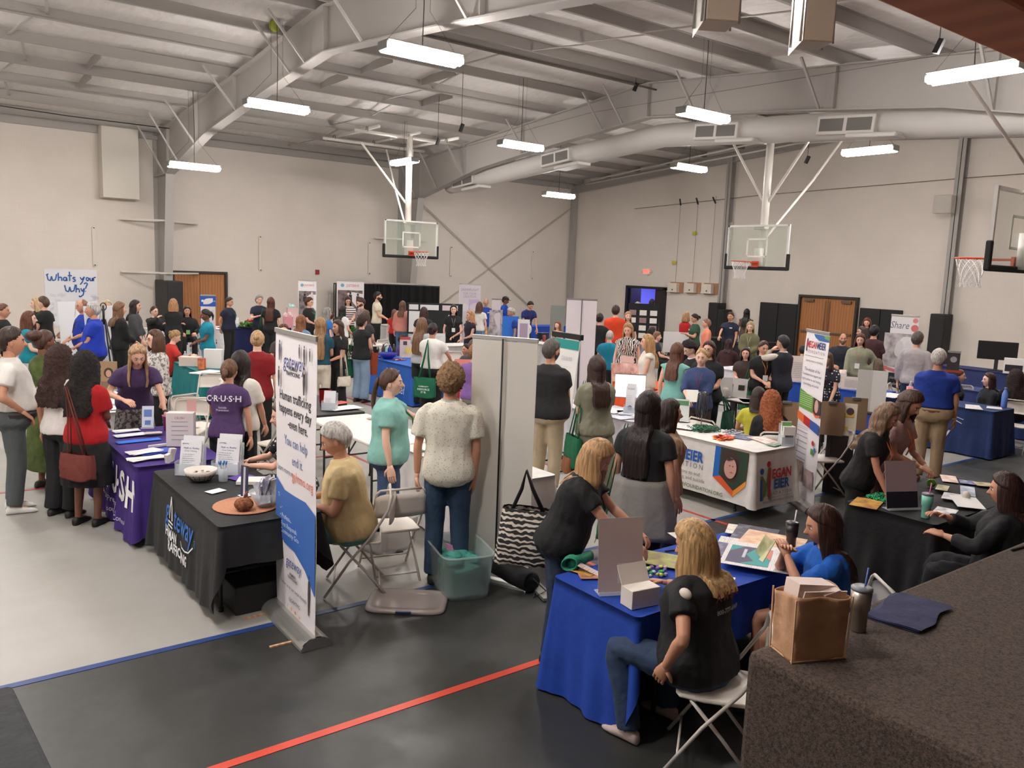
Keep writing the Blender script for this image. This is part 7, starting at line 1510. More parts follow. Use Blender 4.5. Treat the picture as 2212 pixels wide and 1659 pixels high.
for k, (dx, dy) in enumerate(((-.28, -.1), (.22, -.25), (.2, .3))): mb = MB(); mb.tube([(dx, dy, 0), (dx*.1, dy*.1, 1.45)], .014, 8); mb.build('leg', DKM if k else mat((24, 24, 26), .5), t, True)
mb = MB(); mb.tube([(0, 0, 1.35), (0, 0, 1.7)], .02, 8); mb.tube([(.05*math.cos(a), 0, 1.68+.07*math.sin(a)) for a in [2*PI*i/14 for i in range(14)]], .01, 6, True); mb.build('head', mat((30, 30, 32), .5), t, True)
x, y = 7.10, 8.25; t = thing('flip_chart', (x, y, 0), viewrz(x, y)-.95, 'flip chart with teal top and handwriting before the man in the black shirt', 'flip chart')
mb = MB(); mb.box((.0, .0, 1.27), (.62, .012, .95), (-.10, 0, 0)); s_ = mb.build('pad', mat((226, 224, 222), .5), t)
ff = lambda a, b, l=0: (a, -.010-l+(b-1.27)*.10, b)
pr(s_, ff, [('r', -.31, 1.62, .31, 1.74, (20, 140, 136)), ('t', 'team', .12, .08, 1.50, (190, 190, 196), dict(shear=.2))]+[('r', -.2, 1.38-.07*i, .2, 1.386-.07*i, (206, 206, 206)) for i in range(4)]+[('c', -.06+.045*i, 1.10-.05*j, .014, (40, 34, 60) if (i*j) % 3 else (150, 120, 140)) for i in range(7) for j in range(6)])
mb = MB(); mb.box((0, .06, 1.79), (.66, .05, .07)); mb.build('clamp', mat((24, 24, 26), .4), t)
mb = MB()
for s in (-1, 1): mb.tube([(s*.28, .06, 1.76), (s*.30, .05, .75), (s*.30, -.10, .03)], .013, 8); mb.tube([(s*.30, -.30, .02), (s*.30, .30, .02)], .013, 8)
mb.tube([(-.30, .05, .2), (.30, .05, .2)], .012, 8); mb.build('frame', mat((26, 26, 28), .4), t, True)
# clipboards rack right of the printed table
for k, (u, v, lb) in enumerate(((1697, 905, 'leaning brown clipboard left of the tall lettered banner'), (1796, 905, 'brown clipboard directly right of the tall lettered banner'), (1848, 895, 'brown clipboard behind the yellow printed sheet'))):
    p = gz(u, v, .95); t = thing('clipboard', (p.x, p.y, 0), viewrz(p.x, p.y)+.1*k, lb, 'clipboard'); mb = MB(); mb.box((0, .04, .95), (.30, .008, .42), (-.15, 0, 0)); mb.build('board', mat((140, 112, 88), .7), t); mb = MB(); mb.box((0, .05, 1.15), (.10, .02, .03)); mb.build('clip', MET, t); mb = MB(); mb.box((0, .08, .37), (.05, .05, .74)); mb.build('rack', DKM, t)
p = gz(1822, 905, .95); t = thing('yellow_notice', (p.x, p.y, 0), viewrz(p.x, p.y), 'white sheet with yellow blocks and a round photo on a small rack', 'notice'); mb = MB(); mb.box((0, 0, .95), (.30, .008, .40), (-.15, 0, 0)); s_ = mb.build('sheet', mat((222, 214, 196), .5), t); mb = MB(); mb.box((0, .05, .37), (.3, .12, .74)); mb.build('rack', DKM, t)
pr(s_, lambda a, b, l=0: (a, -.008-l+(b-.95)*.15, b), [('r', -.12, .98, .12, 1.02, (222, 176, 70)), ('r', -.12, .90, .0, .94, (222, 176, 70)), ('r', -.12, .82, .06, .86, (222, 176, 70)), ('c', .07, 1.05, .045, (80, 60, 56))])
p = gz(1878, 888, .75); t = thing('white_panel_stand', (p.x, p.y, 0), viewrz(p.x, p.y), 'white two-fold panel standing upright behind the wavy-haired woman', 'display board'); mb = MB(); mb.box((-.10, 0, 1.05), (.21, .012, .62), (0, 0, .2)); mb.box((.10, 0, 1.05), (.21, .012, .62), (0, 0, -.2)); mb.build('panel', mat((222, 218, 214), .6), t); mb = MB(); mb.box((0, .02, .72), (.5, .3, .03)); mb.tube([(-.2, 0, 0), (-.2, 0, .7)], .015, 6); mb.tube([(.2, 0, 0), (.2, 0, .7)], .015, 6); mb.build('small_stand', DKM, t)
# ------------------------------------------------------------ floor things
p = gz(1010, 1250, .12); t = thing('storage_bin', (2.98, 4.62, 0), math.radians(-28), 'clear plastic bin full of mint green shirts on the floor', 'bin')
P0 = gz(985, 1300); P1 = gz(1078, 1285); P2 = gz(935, 1232)
t.location = (3.62, 5.40, 0); t.rotation_euler.z = math.radians(74)
def binq(h, k, m, parent, name, hh, wl=(.56, .42), th=.006):
    mb = MB(); w, l = wl
    def ringp(s, z): return [((w/2*s)*math.copysign(abs(math.cos(a))**.35, math.cos(a)), (l/2*s)*math.copysign(abs(math.sin(a))**.35, math.sin(a)), z) for a in [2*PI*i/32 for i in range(32)]]
    mb.rings([ringp(.86, .005), ringp(.90, .05), ringp(1.0, hh), ringp(1.05, hh), ringp(1.05, hh+.015), ringp(.985, hh+.015), ringp(.985, hh-.01), ringp(.88, .05), ringp(.84, .012)]); return mb.build(name, m, parent, True)
binq(0, 0, mat((190, 206, 202), .12, alpha=.42), t, 'bin_shell', .36, (.64, .44))
mb = MB(); rn = random.Random(8)
mb.grid(lambda u, v: (.275*(1-.1*(1-v))*math.cos(2*PI*u)*1.0*(1 if v < .96 else .1), .17*(1-.1*(1-v))*math.sin(2*PI*u)*(1 if v < .96 else .1), .012+.24*min(v, .96)/.96+.02*math.sin(u*25)*v), 40, 14, True)
for i in range(9): mb.ball((rn.uniform(-.16, .16), rn.uniform(-.1, .1), .26+rn.uniform(0, .03)), (rn.uniform(.06, .11), rn.uniform(.05, .08), .03), 10, 6)
o = mb.build('folded_shirts', mat((84, 168, 154), .9, pat='fabric', c2=(58, 132, 122)), t, True)
mb = MB(); mb.box((.05, .06, .29), (.10, .004, .15), (-.2, .1, .3)); mb.build('pink_note', mat((206, 140, 176), .6), t)
LP = gz(880, 1303); t = thing('bin_lid', (LP.x, LP.y, 0), math.radians(-38), 'translucent grey bin lid lying on the floor before the folding chair', 'bin lid'); mb = MB()
q = lambda s, z: [((.31*s)*math.copysign(abs(math.cos(a))**.35, math.cos(a)), (.22*s)*math.copysign(abs(math.sin(a))**.35, math.sin(a)), z) for a in [2*PI*i/32 for i in range(32)]]
mb.rings([q(1.0, .002), q(1.02, .012), q(.98, .03), q(.86, .034), q(.84, .024), q(.6, .022)]); mb.build('lid', mat((176, 164, 160), .25, alpha=.75), t, True)
mb = MB(); mb.box((.0, -.225, .02), (.12, .02, .014)); mb.build('clip', mat((24, 44, 90), .4), t)
x, y = 3.58, 6.55; t = thing('storage_bin', (x, y, 0), .3, 'second frosted bin holding a plastic bag behind the empty chair', 'bin'); binq(0, 0, mat((222, 218, 218), .2, alpha=.5), t, 'bin_shell', .30, (.5, .4)); mb = MB(); mb.ball((0, 0, .16), (.2, .15, .14), 16, 10); mb.build('plastic_bag', mat((206, 200, 198), .25, alpha=.7), t, True)
A_, B2 = gz(1088, 1196, .12), gz(1140, 1252, .10); A_ = Vector((3.98, 5.75, .10)); B2 = Vector((4.06, 4.98, .10)); t = thing('carry_bag', (0, 0, 0), 0, 'long black tube bag with a cord lying beside the white banner back', 'bag')
mb = MB(); mb.tube([tuple(A_), tuple(A_.lerp(B2, .02)), tuple(A_.lerp(B2, .3)), tuple(A_.lerp(B2, .7)), tuple(B2), tuple(B2+Vector((-.004, -.01, 0)))], [.06, .085, .095, .092, .088, .07], 14); mb.build('tube', mat((18, 18, 20), .8, pat='fabric'), t, True)
mb = MB(); mb.tube([(B2.x, B2.y, .14), (B2.x+.06, B2.y-.12, .05), (B2.x-.05, B2.y-.10, .012), (B2.x+.02, B2.y-.02, .02)], .006, 5); mb.build('drawstring', mat((30, 30, 30), .7), t)
mb = MB(); mb.box((B2.x+.10, B2.y+.05, .02), (.10, .55, .025), (0, 0, -.3)); mb.build('floor_plate', mat((150, 150, 140), .4, metal=.5), None, tag=('grey flat metal plate under the black tube bag', 'banner foot'))
# things on the stage
x, y = 2.93, 1.86
t = thing('paper_bag', (2.97, 1.80, 1.10), math.radians(-22), 'tan fabric shopping bag with white papers in it on the stage edge', 'bag')
mb = MB(); w, d, h = .25, .155, .27
def bagf(u, v):
    a = 2*PI*u; x = w/2*math.copysign(min(1, abs(math.cos(a))*1.35), math.cos(a)); y = d/2*math.copysign(min(1, abs(math.sin(a))*1.35), math.sin(a)); k = .004*math.sin(v*11+u*30)+.006*math.sin(u*14*PI)*v
    return (x*(1+.05*v)+k, y*(1+.04*v)+k, h*v+.010*math.sin(a*2)*v)
mb.grid(bagf, 64, 18, True); mb.f.append(tuple(range(63, -1, -1))); o = mb.build('bag_body', mat((196, 152, 118), .85, pat='fabric', c2=(176, 132, 100)), t, True); o.data.polygons[-1].use_smooth = False
so = o.modifiers.new('s', 'SOLIDIFY'); so.thickness = .004
mb = MB()
for sx, sy in ((-1, -1), (1, -1), (1, 1), (-1, 1)): mb.tube([(sx*w/2*1.01, sy*d/2*1.01, 0), (sx*w/2*1.06, sy*d/2*1.05, h)], .004, 5)
mb.tube([(-w/2, -d/2, .004), (w/2, -d/2, .004), (w/2, d/2, .004), (-w/2, d/2, .004)], .004, 5, True); mb.build('seam', mat((214, 170, 130), .8), t)
mb = MB(); mb.box((-.01, .02, h*.72), (.18, .09, .22), (.0, .12, .05)); mb.box((.02, -.03, h*.66), (.20, .006, .22), (.2, .05, 0)); mb.box((.07, .0, h*.62), (.08, .09, .24), (.1, -.2, .1)); mb.build('papers', mat((222, 200, 190), .6), t)
mb = MB(); mb.box((.075, -.01, h*.62+.11), (.03, .06, .012), (.1, -.2, .1)); mb.build('red_card', mat((170, 50, 50), .6), t)
t = tumbler(3.36, 1.80, 'steel tumbler with a clear lid and blue straw standing on the stage', (150, 140, 130), z=1.10, h=.19, r=.046, metal=.8, lid=(120, 120, 128), straw=(60, 90, 160))
t = thing('folded_bag', (3.74, 1.78, 1.10), math.radians(10), 'flat folded navy cloth bag on the stage beside the steel tumbler', 'bag'); mb = MB()
for k in range(3): mb.grid(lambda u, v, k=k: (-.21+.42*u+.006*k, -.12+.24*v+.01*math.sin(u*9+k)-.008*k, .004+.006*k+.002*math.sin(u*12+v*7)), 14, 8)
mb.box((0, 0, .008), (.40, .23, .012)); mb.build('cloth', mat((40, 42, 78), .85, pat='fabric'), t, True)
# black box at the near left corner of the picture
a = gz(100, 1520, 1.1); t = thing('speaker_box', (0.06, 2.83, 0), math.radians(4), 'dark box corner at the bottom left of the picture', 'box'); mb = MB(); mb.box((-.30, -.15, .62), (1.2, 1.2, 1.13)); mb.build('body', mat((36, 36, 40), .8, pat='fabric'), t, bevel=.02)
t.location = (-.02, 2.60, 0)
# dark bag on the floor by the stage
t = thing('backpack', (2.45, 1.95, 0), .5, 'black rucksack on the floor between the chair and the stage', 'bag'); mb = MB(); mb.grid(lambda u, v: ((.17-.02*v)*math.cos(2*PI*u)*math.sin(PI*(.1+.85*v))**.4, (.13-.03*v)*math.sin(2*PI*u)*math.sin(PI*(.1+.85*v))**.4, .01+.36*v+.01*math.sin(u*30)), 30, 14, True); mb.build('bag_body', mat((20, 20, 22), .8, pat='fabric'), t, True)
mb = MB(); mb.tube([(-.05, 0, .36), (-.03, 0, .43), (.04, 0, .43), (.06, 0, .36)], .01, 6); mb.build('handle', mat((26, 26, 28), .7), t)
# suitcase handle, items under tables
t = thing('suitcase', (6.72, 2.62, 0), .1, 'small wheeled suitcase with a black pull-out handle beside the black table', 'suitcase'); mb = MB(); mb.box((0, 0, .28), (.34, .20, .50)); mb.build('shell', mat((22, 22, 24), .7), t, bevel=.03)
mb = MB()
for s in (-1, 1): mb.tube([(s*.09, .07, .5), (s*.09, .07, .86)], .010, 8)
mb.build('handle_tube', MET, t); mb = MB(); mb.box((0, .07, .88), (.22, .04, .045)); mb.build('grip', mat((24, 24, 26), .5), t, bevel=.012)
mb = MB(); mb.box((2.15, 6.4, .11), (.5, 1.2, .22)); mb.build('storage_crate', mat((30, 28, 30), .6), None, tag=('dark crates stored under the gateway table', 'crate'), bevel=.01)
# cable on the stage
mb = MB(); mb.tube([(5.2, 1.90, 1.106), (5.6, 1.86, 1.106), (6.0, 1.7, 1.106), (6.3, 1.4, 1.106)], .006, 5); mb.build('cable', mat((20, 20, 20), .6), None, tag=('thin black cable on the edge of the stage', 'cable'))
# ------------------------------------------------------------ folding chairs seen empty
chair(3.28, 5.95, -12, 'empty white folding chair in front, facing away left of the mint bin')
for (u, v, f, lb) in ((2005-300, 1000, 0, None),):
    pass
def chp(u, v, deg, lb, z=.80):
    p = gz(u, v, z); chair(p.x, p.y, deg, lb)
chp(426, 862, 200, 'white folding chair behind the tall display box')
chp(403, 872, 150, 'white folding chair left of the one behind the display box')
chp(452, 815, 150, 'white folding chair tucked at the white papers table')
chp(600, 895, 20, 'white folding chair left of the gateway banner top')
chp(845, 738, 200, 'white folding chair under the table with the pot plant')
chp(984, 765, 160, 'white folding chair before the seated woman in black')
chp(1345, 868, 0, 'white folding chair at the papers table, left of the blank sign')
chp(1385, 845, 20, 'white folding chair behind the blank white sign')
chp(1545, 906, -90, 'white folding chair behind the green lanyards')
chp(1782, 930, 60, 'white folding chair holding a green tote, right of the lettered banner')
chp(2195, 872, 100, 'white folding chair at the right edge behind the navy cloth')
chp(2078, 838, 120, 'white folding chair beside the woman with the hair clip')
chp(1578, 790, 0, 'white folding chair by the seated woman in maroon')
chp(1955, 835, 200, 'white folding chair below the share banner')
# ------------------------------------------------------------ everyone in the hall
K, BR, DB, BK, BL, DBL, GY, RD, WHI = (26, 26, 28), (84, 56, 42), (52, 36, 30), (26, 22, 22), (206, 174, 130), (158, 122, 86), (196, 190, 184), (150, 74, 44), (222, 216, 208)
JN, LJ, KH, GRN = (48, 66, 96), (136, 160, 186), (178, 156, 126), (8, 104, 74)
P = person
def sc(info, deg, lb):
    c_, s_ = math.cos(info['rz']), math.sin(info['rz']); chair(info['pos'][0]+.03*s_, info['pos'][1]-.03*c_, math.degrees(info['rz']), lb)
CRI = [('COMMUNITY', .03, .02), ('RESOURCE', .045, -.03), ('FAIR', .045, -.08)]
# nearest
_, i = P(1505, 1122, 1.66, -122, 'seated person with long blonde hair in a black T-shirt, back turned, at the blue table', 'sit', hair='bob', hc=(204, 162, 110), hl=.15, w=1.32, top='tee', tc=K, bc=JN, lean=6, hyaw=-18, hpit=-18, glasses=False, R=(.25, .42, .80), L=(-.30, .02, .60), skin='o', kneeout=1.5, shoe=(196, 176, 170), belly=.05, text=[('800-777-6969', .035, .33, (180, 176, 176)), ('A M S A', .06, .41, (150, 70, 54))], tuck=.1)
chair(i['pos'][0]+.02, i['pos'][1]-.10, 38, 'white folding chair under the blonde seated person in the black T-shirt')
mb = MB(); p = wpt(i, (-.235, -.03, 1.0)); mb.ball(tuple(p), (.022, .04, .03), 12, 8); o = mb.build('arm_patch', mat((222, 208, 196), .5), _, True); o.matrix_parent_inverse = _.matrix_basis.inverted() if False else Matrix.Translation((0, 0, 0)); o.location = (0, 0, 0)
o.data.transform((Matrix.Translation(_.location) @ Matrix.Rotation(i['rz'], 4, 'Z')).inverted())
_, i = P(1783, 1090, 1.62, -72, 'seated person in a bright blue blouse with long brown hair and a red clip', 'sit', hair='long', hc=(74, 46, 36), hl=.26, top='tee', tc=(16, 92, 186), sl=.8, bot='shorts', bc=(30, 34, 52), lean=8, hpit=-8, w=1.0, R=(.06, .30, .98), L=(-.06, .32, 1.0), skin='o')
sc(i, 0, 'white folding chair under the person in the bright blue blouse')
h_ = wpt(i, (0, .42, 1.0)); mb = MB(); mb.box((0, 0, 0), (.10, .004, .15), (.5, .2, 0)); mb.box((.03, .01, .01), (.09, .004, .13), (.3, -.3, .4)); mb.build('leaflet', mat((200, 196, 150), .5, pat='photo', c2=(120, 130, 90)), None, loc=h_, rz=i['rz'], tag=('greenish leaflet held by the person in the blue blouse', 'leaflet'))
_, i = P(1290, 945, 1.57, 82, 'person with a blond bob and black T-shirt bending over the near blue table', hair='bob', hc=(196, 152, 106), hl=.12, w=1.25, tc=K, bc=(40, 54, 76), lean=20, hpit=-24, L=(.0, .52, .96), R=(.16, .52, .92), lan=(40, 36, 36), badge=(120, 80, 60), skin='o', belly=.04)
tote(i, -1, (30, 28, 30), 'black and cream zigzag bag on the shoulder of the blond-bobbed person', off=(.05, -.26), zs=.90, w=.44, h=.38, d=.24, pat='chevron', c2=(206, 196, 184), tri=.8)
_, i = P(1403, 845, 1.70, 158, 'person with very long dark hair, black T-shirt and grey sweatshirt tied round the waist', hair='long', hc=(46, 34, 32), hl=.42, w=1.12, tc=(32, 32, 34), drop=-.02, bot='leggings', bc=(28, 30, 38), R='down', L='down', skin='m', hyaw=10)
mb = MB(); mb.rings([[((.225+.10*t)*1.0*math.cos(a)*(1+.03*math.sin(a*9)), (.18+.05*t)*math.sin(a)*(1+.03*math.sin(a*9))-.01, 1.04-.50*t-.05*math.sin(a*2)*t) for a in [2*PI*q/40 for q in range(40)]] for t in (0, .1, .3, .5, .7, .9, 1.0)]); o = mb.build('tied_sweatshirt', mat((142, 138, 134), .9, pat='fabric'), _, True)
tote(i, -1, GRN, 'green tote bag on the shoulder of the person with the grey tied sweatshirt', off=(.27, 0), zs=.68, tri=.7)
P(1449, 862, 1.57, 118, 'person in a tan top and jeans beyond the long-haired person in black', hair='wavy', hc=(50, 34, 30), hl=.3, w=1.15, tc=(176, 140, 110), sl=.5, bc=JN, R='down', skin='f', hyaw=10, lan=(60, 40, 40))
_, i = P(845, 795, 1.68, 88, 'person in a mint T-shirt and denim shorts with a dark ponytail', hair='pony', hc=(86, 58, 44), hl=.36, w=1.3, tc=(136, 190, 180), bot='shorts', bc=(58, 80, 116), R='down', L=(-.22, .45, 1.20), skin='p', lan=(20, 100, 60), hyaw=6, belly=.04, shoe=(70, 60, 56), drop=-.12)
_, i = P(975, 787, 1.82, 176, 'person in a pale flower-specked shirt and blue trousers, back turned', hair='curly', hc=(150, 116, 80), fem=False, w=1.05, top='shirt', tc=(226, 222, 206), tp='floral', tc2=(110, 122, 110), bc=(46, 70, 96), L='down', R='pocket', skin='m', drop=-.13, collar=(176, 184, 180), hpit=-8)
_, i = P(727, 910, 1.78, -92, 'seated grey-haired person in a yellow polo shirt and mint shorts', 'sit', hair='short', hc=(206, 200, 192), fem=False, w=1.28, belly=.08, top='polo', tc=(216, 192, 142), bot='shorts', bc=(124, 180, 172), lean=10, hpit=-16, R=(.12, .34, .74), L=(-.12, .34, .74), skin='o', collar=(216, 192, 142), hscale=1.05)
sc(i, 0, 'white folding chair under the person in the yellow polo shirt')
_, i = P(612, 868, 1.66, -80, 'person in a black dress with white polka dots, half hidden behind the gateway banner', 'sit', hair='long', hc=BR, top='tee', tc=(22, 22, 26), tp='dots', tc2=(222, 218, 214), sl=.8, bc=K, R=(.15, .46, .80), L=(-.05, .48, .80), lean=14, skin='f', seat=.50)
# left group at the purple table
_, i = P(22, 706, 1.84, 92, 'person in a white polo shirt and grey trousers at the left edge', hair='short', hc=(64, 46, 40), fem=False, w=1.2, belly=.09, top='polo', tc=(226, 222, 216), bc=(84, 90, 92), R='hip', L='hip', skin='o', collar=(226, 222, 216), belt=(40, 30, 26), shoe=(222, 220, 216), hscale=1.05, drop=.02)
_, i = P(95, 712, 1.76, 118, 'person in a green patterned dress with a big brown puff of hair', hair='puff', hc=(84, 54, 44), top='dress', tc=(92, 108, 48), tp='fabric', tc2=(58, 72, 34), bot='longskirt', w=1.0, skin='b', L=(-.05, .2, 1.5), R='down', shoe=(40, 34, 30), sl=.9)
_, i = P(128, 750, 1.68, 138, 'person with long curly brown hair, white top and black trousers', hair='curlylong', hc=(70, 46, 40), hl=.34, w=1.0, tc=(228, 222, 218), bot='wide', bc=K, skin='o', R='front', L='down', shoe=(40, 38, 38))
_, i = P(183, 763, 1.66, 146, 'person with long black curls in a red top, black skirt and heels', hair='curlylong', hc=(36, 28, 28), hl=.36, w=1.08, tc=(176, 16, 24), sl=.75, drop=-.13, bot='skirt', bc=(24, 22, 24), skin='b', R='front', L='front', shoe=(20, 18, 18))
tote(i, 1, (110, 46, 36), 'glossy reddish brown shoulder bag over the red top', off=(.06, -.24), zs=.66, w=.36, h=.24, d=.14, yaw=80, tri=1.0)
_, i = P(297, 742, 1.72, 8, 'person with long blonde hair in a purple T-shirt bending over the purple table', hair='long', hc=(196, 156, 116), hl=.26, tc=(72, 50, 92), w=1.05, lean=33, hpit=-2, bot='longskirt', bc=(120, 112, 108), bp='snake', bc2=(52, 46, 46), L=(-.26, .50, .84), R=(.16, .42, 1.02), skin='f', watch=-1)
_, i = P(335, 712, 1.66, -70, 'person with brown curls and glasses in a grey snakeskin-print top', hair='bob', hc=(98, 66, 48), hl=.06, top='long', tc=(206, 200, 194), tp='snake', tc2=(120, 114, 112), bc=K, R='down', L='down', glasses=True, w=1.1, skin='p')
_, i = P(377, 712, 1.64, 96, 'person in a red polo shirt with a blonde bun sitting at the teal table', 'sit', hair='bun', hc=(176, 138, 92), w=1.1, top='polo', tc=(196, 50, 38), bc=(30, 34, 44), lean=12, hpit=-15, R=(.1, .42, .82), L=(-.1, .42, .82), skin='p')
sc(i, 0, 'white folding chair under the person in the red polo')
_, i = P(495, 775, 1.59, 160, 'person in a purple T-shirt lettered C R U S H with clipped-up hair', hair='clip', hc=(116, 78, 54), hl=.14, tc=(80, 54, 100), bc=K, L=(-.24, .36, .86), R='down', w=1.0, skin='m', lean=8, watch=-1, text=[('C\u00b7R\u00b7U\u00b7S\u00b7H', .085, .36, (226, 222, 226)), ('Suicide\nPrevention', .03, .25, (190, 180, 200))])
_, i = P(519, 757, 1.65, 150, 'person with long dark wavy hair in a loose white T-shirt behind the purple T-shirt', hair='wavy', hc=(42, 32, 30), hl=.34, tc=(228, 222, 212), bc=K, L=(-.30, .34, .90), R='low', w=1.15, skin='m', sl=.8)
_, i = P(556, 713, 1.70, 172, 'person in a dark red blouse with a blonde twisted bun, back turned', hair='bun', hc=(200, 162, 118), tc=(138, 20, 28), w=1.05, bc=K, R='down', L='down', skin='p', sl=.8, drop=-.13)
# second rank left
_, i = P(62, 672, 1.64, 80, 'person in a teal T-shirt and white trousers at far left', hair='bob', hc=(110, 64, 44), tc=(10, 130, 146), bc=(214, 212, 214), w=1.1, R='front', L='front', skin='p')
_, i = P(78, 643, 1.66, -80, 'person with long blonde hair and a black top before the wall poster', hair='long', hc=(214, 182, 136), hl=.4, tc=K, bc=K, L='front', skin='p')
tote(i, 1, (10, 84, 52), 'green tote bag of the blonde person before the wall poster', off=(.2, .12), zs=.62)
_, i = P(93, 640, 1.72, -120, 'person with dark blonde hair in a black T-shirt carrying a green bag before the poster', hair='short', hc=(90, 66, 48), tc=K, bc=K, L='front', skin='f')
tote(i, 1, (10, 100, 62), 'larger green tote bag hanging before the wall poster', off=(.25, .05), zs=.62)
P(150, 690, 1.50, -85, 'seated person in a light blue shirt drinking, half hidden by the left foam board', 'sit', hair='short', hc=DB, tc=(70, 130, 190), fem=False, L='mouth', R='mouth', glasses=True, skin='f')
P(178, 646, 1.76, -70, 'bald person with glasses in a blue polo shirt', hair='bald', hc=(150, 110, 90), fem=False, top='polo', tc=(18, 52, 160), w=1.1, belly=.06, bc=(60, 62, 66), L='front', R='front', glasses=True, skin='o', lan=(60, 60, 66), badge=(220, 220, 222))
P(200, 652, 1.80, -95, 'grey-haired person in a royal blue polo shirt facing left', hair='short', hc=(206, 202, 198), fem=False, top='polo', tc=(22, 56, 176), w=1.15, belly=.08, bc=(52, 54, 60), L='front', R='front', skin='o')
P(232, 648, 1.66, 0, 'person with short white-blonde hair seen between the boards', hair='bob', hc=(214, 196, 160), hl=.03, tc=(196, 180, 160), bc=K, skin='m')
P(258, 652, 1.74, 110, 'person in a black suit with long light brown hair', hair='long', hc=(136, 98, 70), hl=.2, top='jacket', tc=(22, 20, 22), bot='wide', bc=(22, 20, 22), R='front', L='front', w=1.05, skin='f')
P(292, 648, 1.68, 78, 'person with straight dark hair in a charcoal grey top', hair='long', hc=(46, 34, 32), hl=.2, tc=(66, 66, 70), sl=1.6, bc=(60, 60, 64), R='low', L='low', skin='f')
_, i = P(333, 661, 1.62, 35, 'seated person with glasses and a black jacket by the white lettered table', 'sit', hair='up', hc=(74, 50, 40), top='jacket', tc=K, bc=K, R='mouth', L='down', glasses=True, skin='p', seat=.62)
P(374, 645, 1.66, 178, 'person with a sandy bob in black, back turned before the column pad', hair='bob', hc=(184, 134, 92), hl=.06, top='long', tc=K, bc=K, L='cross', R='cross', w=1.05)
_, i = P(404, 661, 1.60, 5, 'seated person in a black jacket over a lime shirt', 'sit', hair='long', hc=(38, 28, 28), hl=.15, top='jacket', tc=(28, 26, 28), bc=K, skin='m', lan=(20, 20, 22), badge=(140, 190, 120), seat=.62)
_, i = P(445, 667, 1.60, -78, 'person in a turquoise T-shirt and pale jeans with a black ponytail', hair='pony', hc=(36, 28, 30), hl=.2, tc=(10, 136, 160), bc=LJ, L='front', R='front', w=1.12, skin='b', hpit=-15, lan=(30, 30, 34))
_, i = P(495, 641, 1.66, 60, 'person in a navy T-shirt with hands behind the back and a dark bun', hair='bun', hc=(60, 42, 40), tc=(26, 30, 52), bc=K, L='back', R='back', w=1.15, skin='m', hpit=-8, lan=(40, 90, 110))
_, i = P(560, 638, 1.66, 15, 'person with grey curls in a navy T-shirt, hand on chest', hair='curly', hc=(170, 164, 158), tc=(26, 30, 52), bc=K, R='chest', L='down', w=1.0, skin='f')
_, i = P(585, 642, 1.68, 165, 'person in black with long auburn hair, back turned', hair='long', hc=(88, 44, 34), hl=.36, tc=K, bot='wide', bc=K, L='low', R='down', w=1.0)
tote(i, -1, (10, 110, 66), 'green tote bag of the auburn-haired person in black', off=(.3, .02), zs=.62, tri=.5, w=.42)
_, i = P(668, 643, 1.66, 62, 'person with curly brown hair in a black top before the narrower picture banner', hair='curly', hc=(96, 62, 46), tc=K, bc=K, w=1.15, R='front', L='front', glasses=True, lan=(90, 180, 110), skin='f')
_, i = P(650, 680, 1.60, 150, 'person with long reddish hair in a pale denim jacket', hair='long', hc=(150, 96, 62), hl=.24, top='jacket', tc=(120, 146, 176), bc=K, skin='f')
_, i = P(613, 699, 1.58, 30, 'brown-haired person peeping over the gateway banner', hair='long', hc=(96, 64, 50), tc=(70, 60, 60), bc=K, skin='f', hyaw=30)
P(707, 664, 1.60, 120, 'person with long grey hair and a blue scarf', hair='long', hc=(150, 144, 140), hl=.15, tc=(40, 110, 180), bc=K, skin='f')
P(715, 672, 1.48, 170, 'short person with cropped dark hair in front of the grey-haired one', hair='short', hc=(70, 46, 38), tc=(210, 206, 206), bc=K, fem=False, skin='f')
_, i = P(693, 686, 1.68, 166, 'person with long highlighted brown hair, teal top and cream trousers', hair='long', hc=(160, 122, 84), hl=.46, tc=(22, 72, 88), bc=(216, 204, 188), w=.98, drop=-.06, skin='f', L='front', R='front')
_, i = P(730, 691, 1.64, -50, 'person in a black T-shirt and black trousers with a white shoulder bag', hair='long', hc=(66, 44, 36), hl=.2, tc=K, bot='wide', bc=K, skin='o', R='front', L='front', w=.98)
tote(i, -1, (216, 206, 190), 'small cream shoulder bag on the person in black', off=(.22, .05), zs=.66, w=.26, h=.16, tri=1)
P(741, 660, 1.56, 130, 'person with straight black hair in a white shirt', hair='long', hc=BK, hl=.2, tc=(222, 220, 222), bc=K, skin='f', R='front')
P(752, 640, 1.66, 8, 'person in a striped white top standing before the wide picture banner', hair='long', hc=(66, 42, 38), hl=.2, tc=(222, 214, 208), tp='stripe', tc2=(60, 50, 60), bc=K, hpit=-20, R='front', L='front', skin='f', lan=(190, 150, 120), glasses=True)
P(780, 642, 1.76, -75, 'person in a plaid shirt looking down by the wide picture banner', hair='short', hc=(70, 50, 44), fem=False, top='shirt', tc=(150, 132, 130), tp='plaid', tc2=(96, 80, 84), bc=K, beard=(70, 50, 44), hpit=-25, skin='f')
P(816, 630, 1.82, 84, 'bearded person in a cream T-shirt before the black curtain', hair='short', hc=(36, 28, 26), fem=False, tc=(222, 212, 190), bc=K, beard=(44, 32, 30), R='front', L='front', skin='f', glasses=True)
P(790, 670, 1.62, 140, 'person with shoulder-length brown hair in a dark grey T-shirt', hair='bob', hc=(96, 72, 58), tc=(60, 60, 62), bc=K, R='front', L='front', skin='f')
_, i = P(783, 681, 1.64, 140, 'person with dark curls, black sleeveless top and light jeans', hair='curly', hc=(64, 46, 42), tc=K, sl=.2, bot='wide', bc=LJ, R='front', L='front', w=1.05, skin='f', shoe=(60, 36, 30))
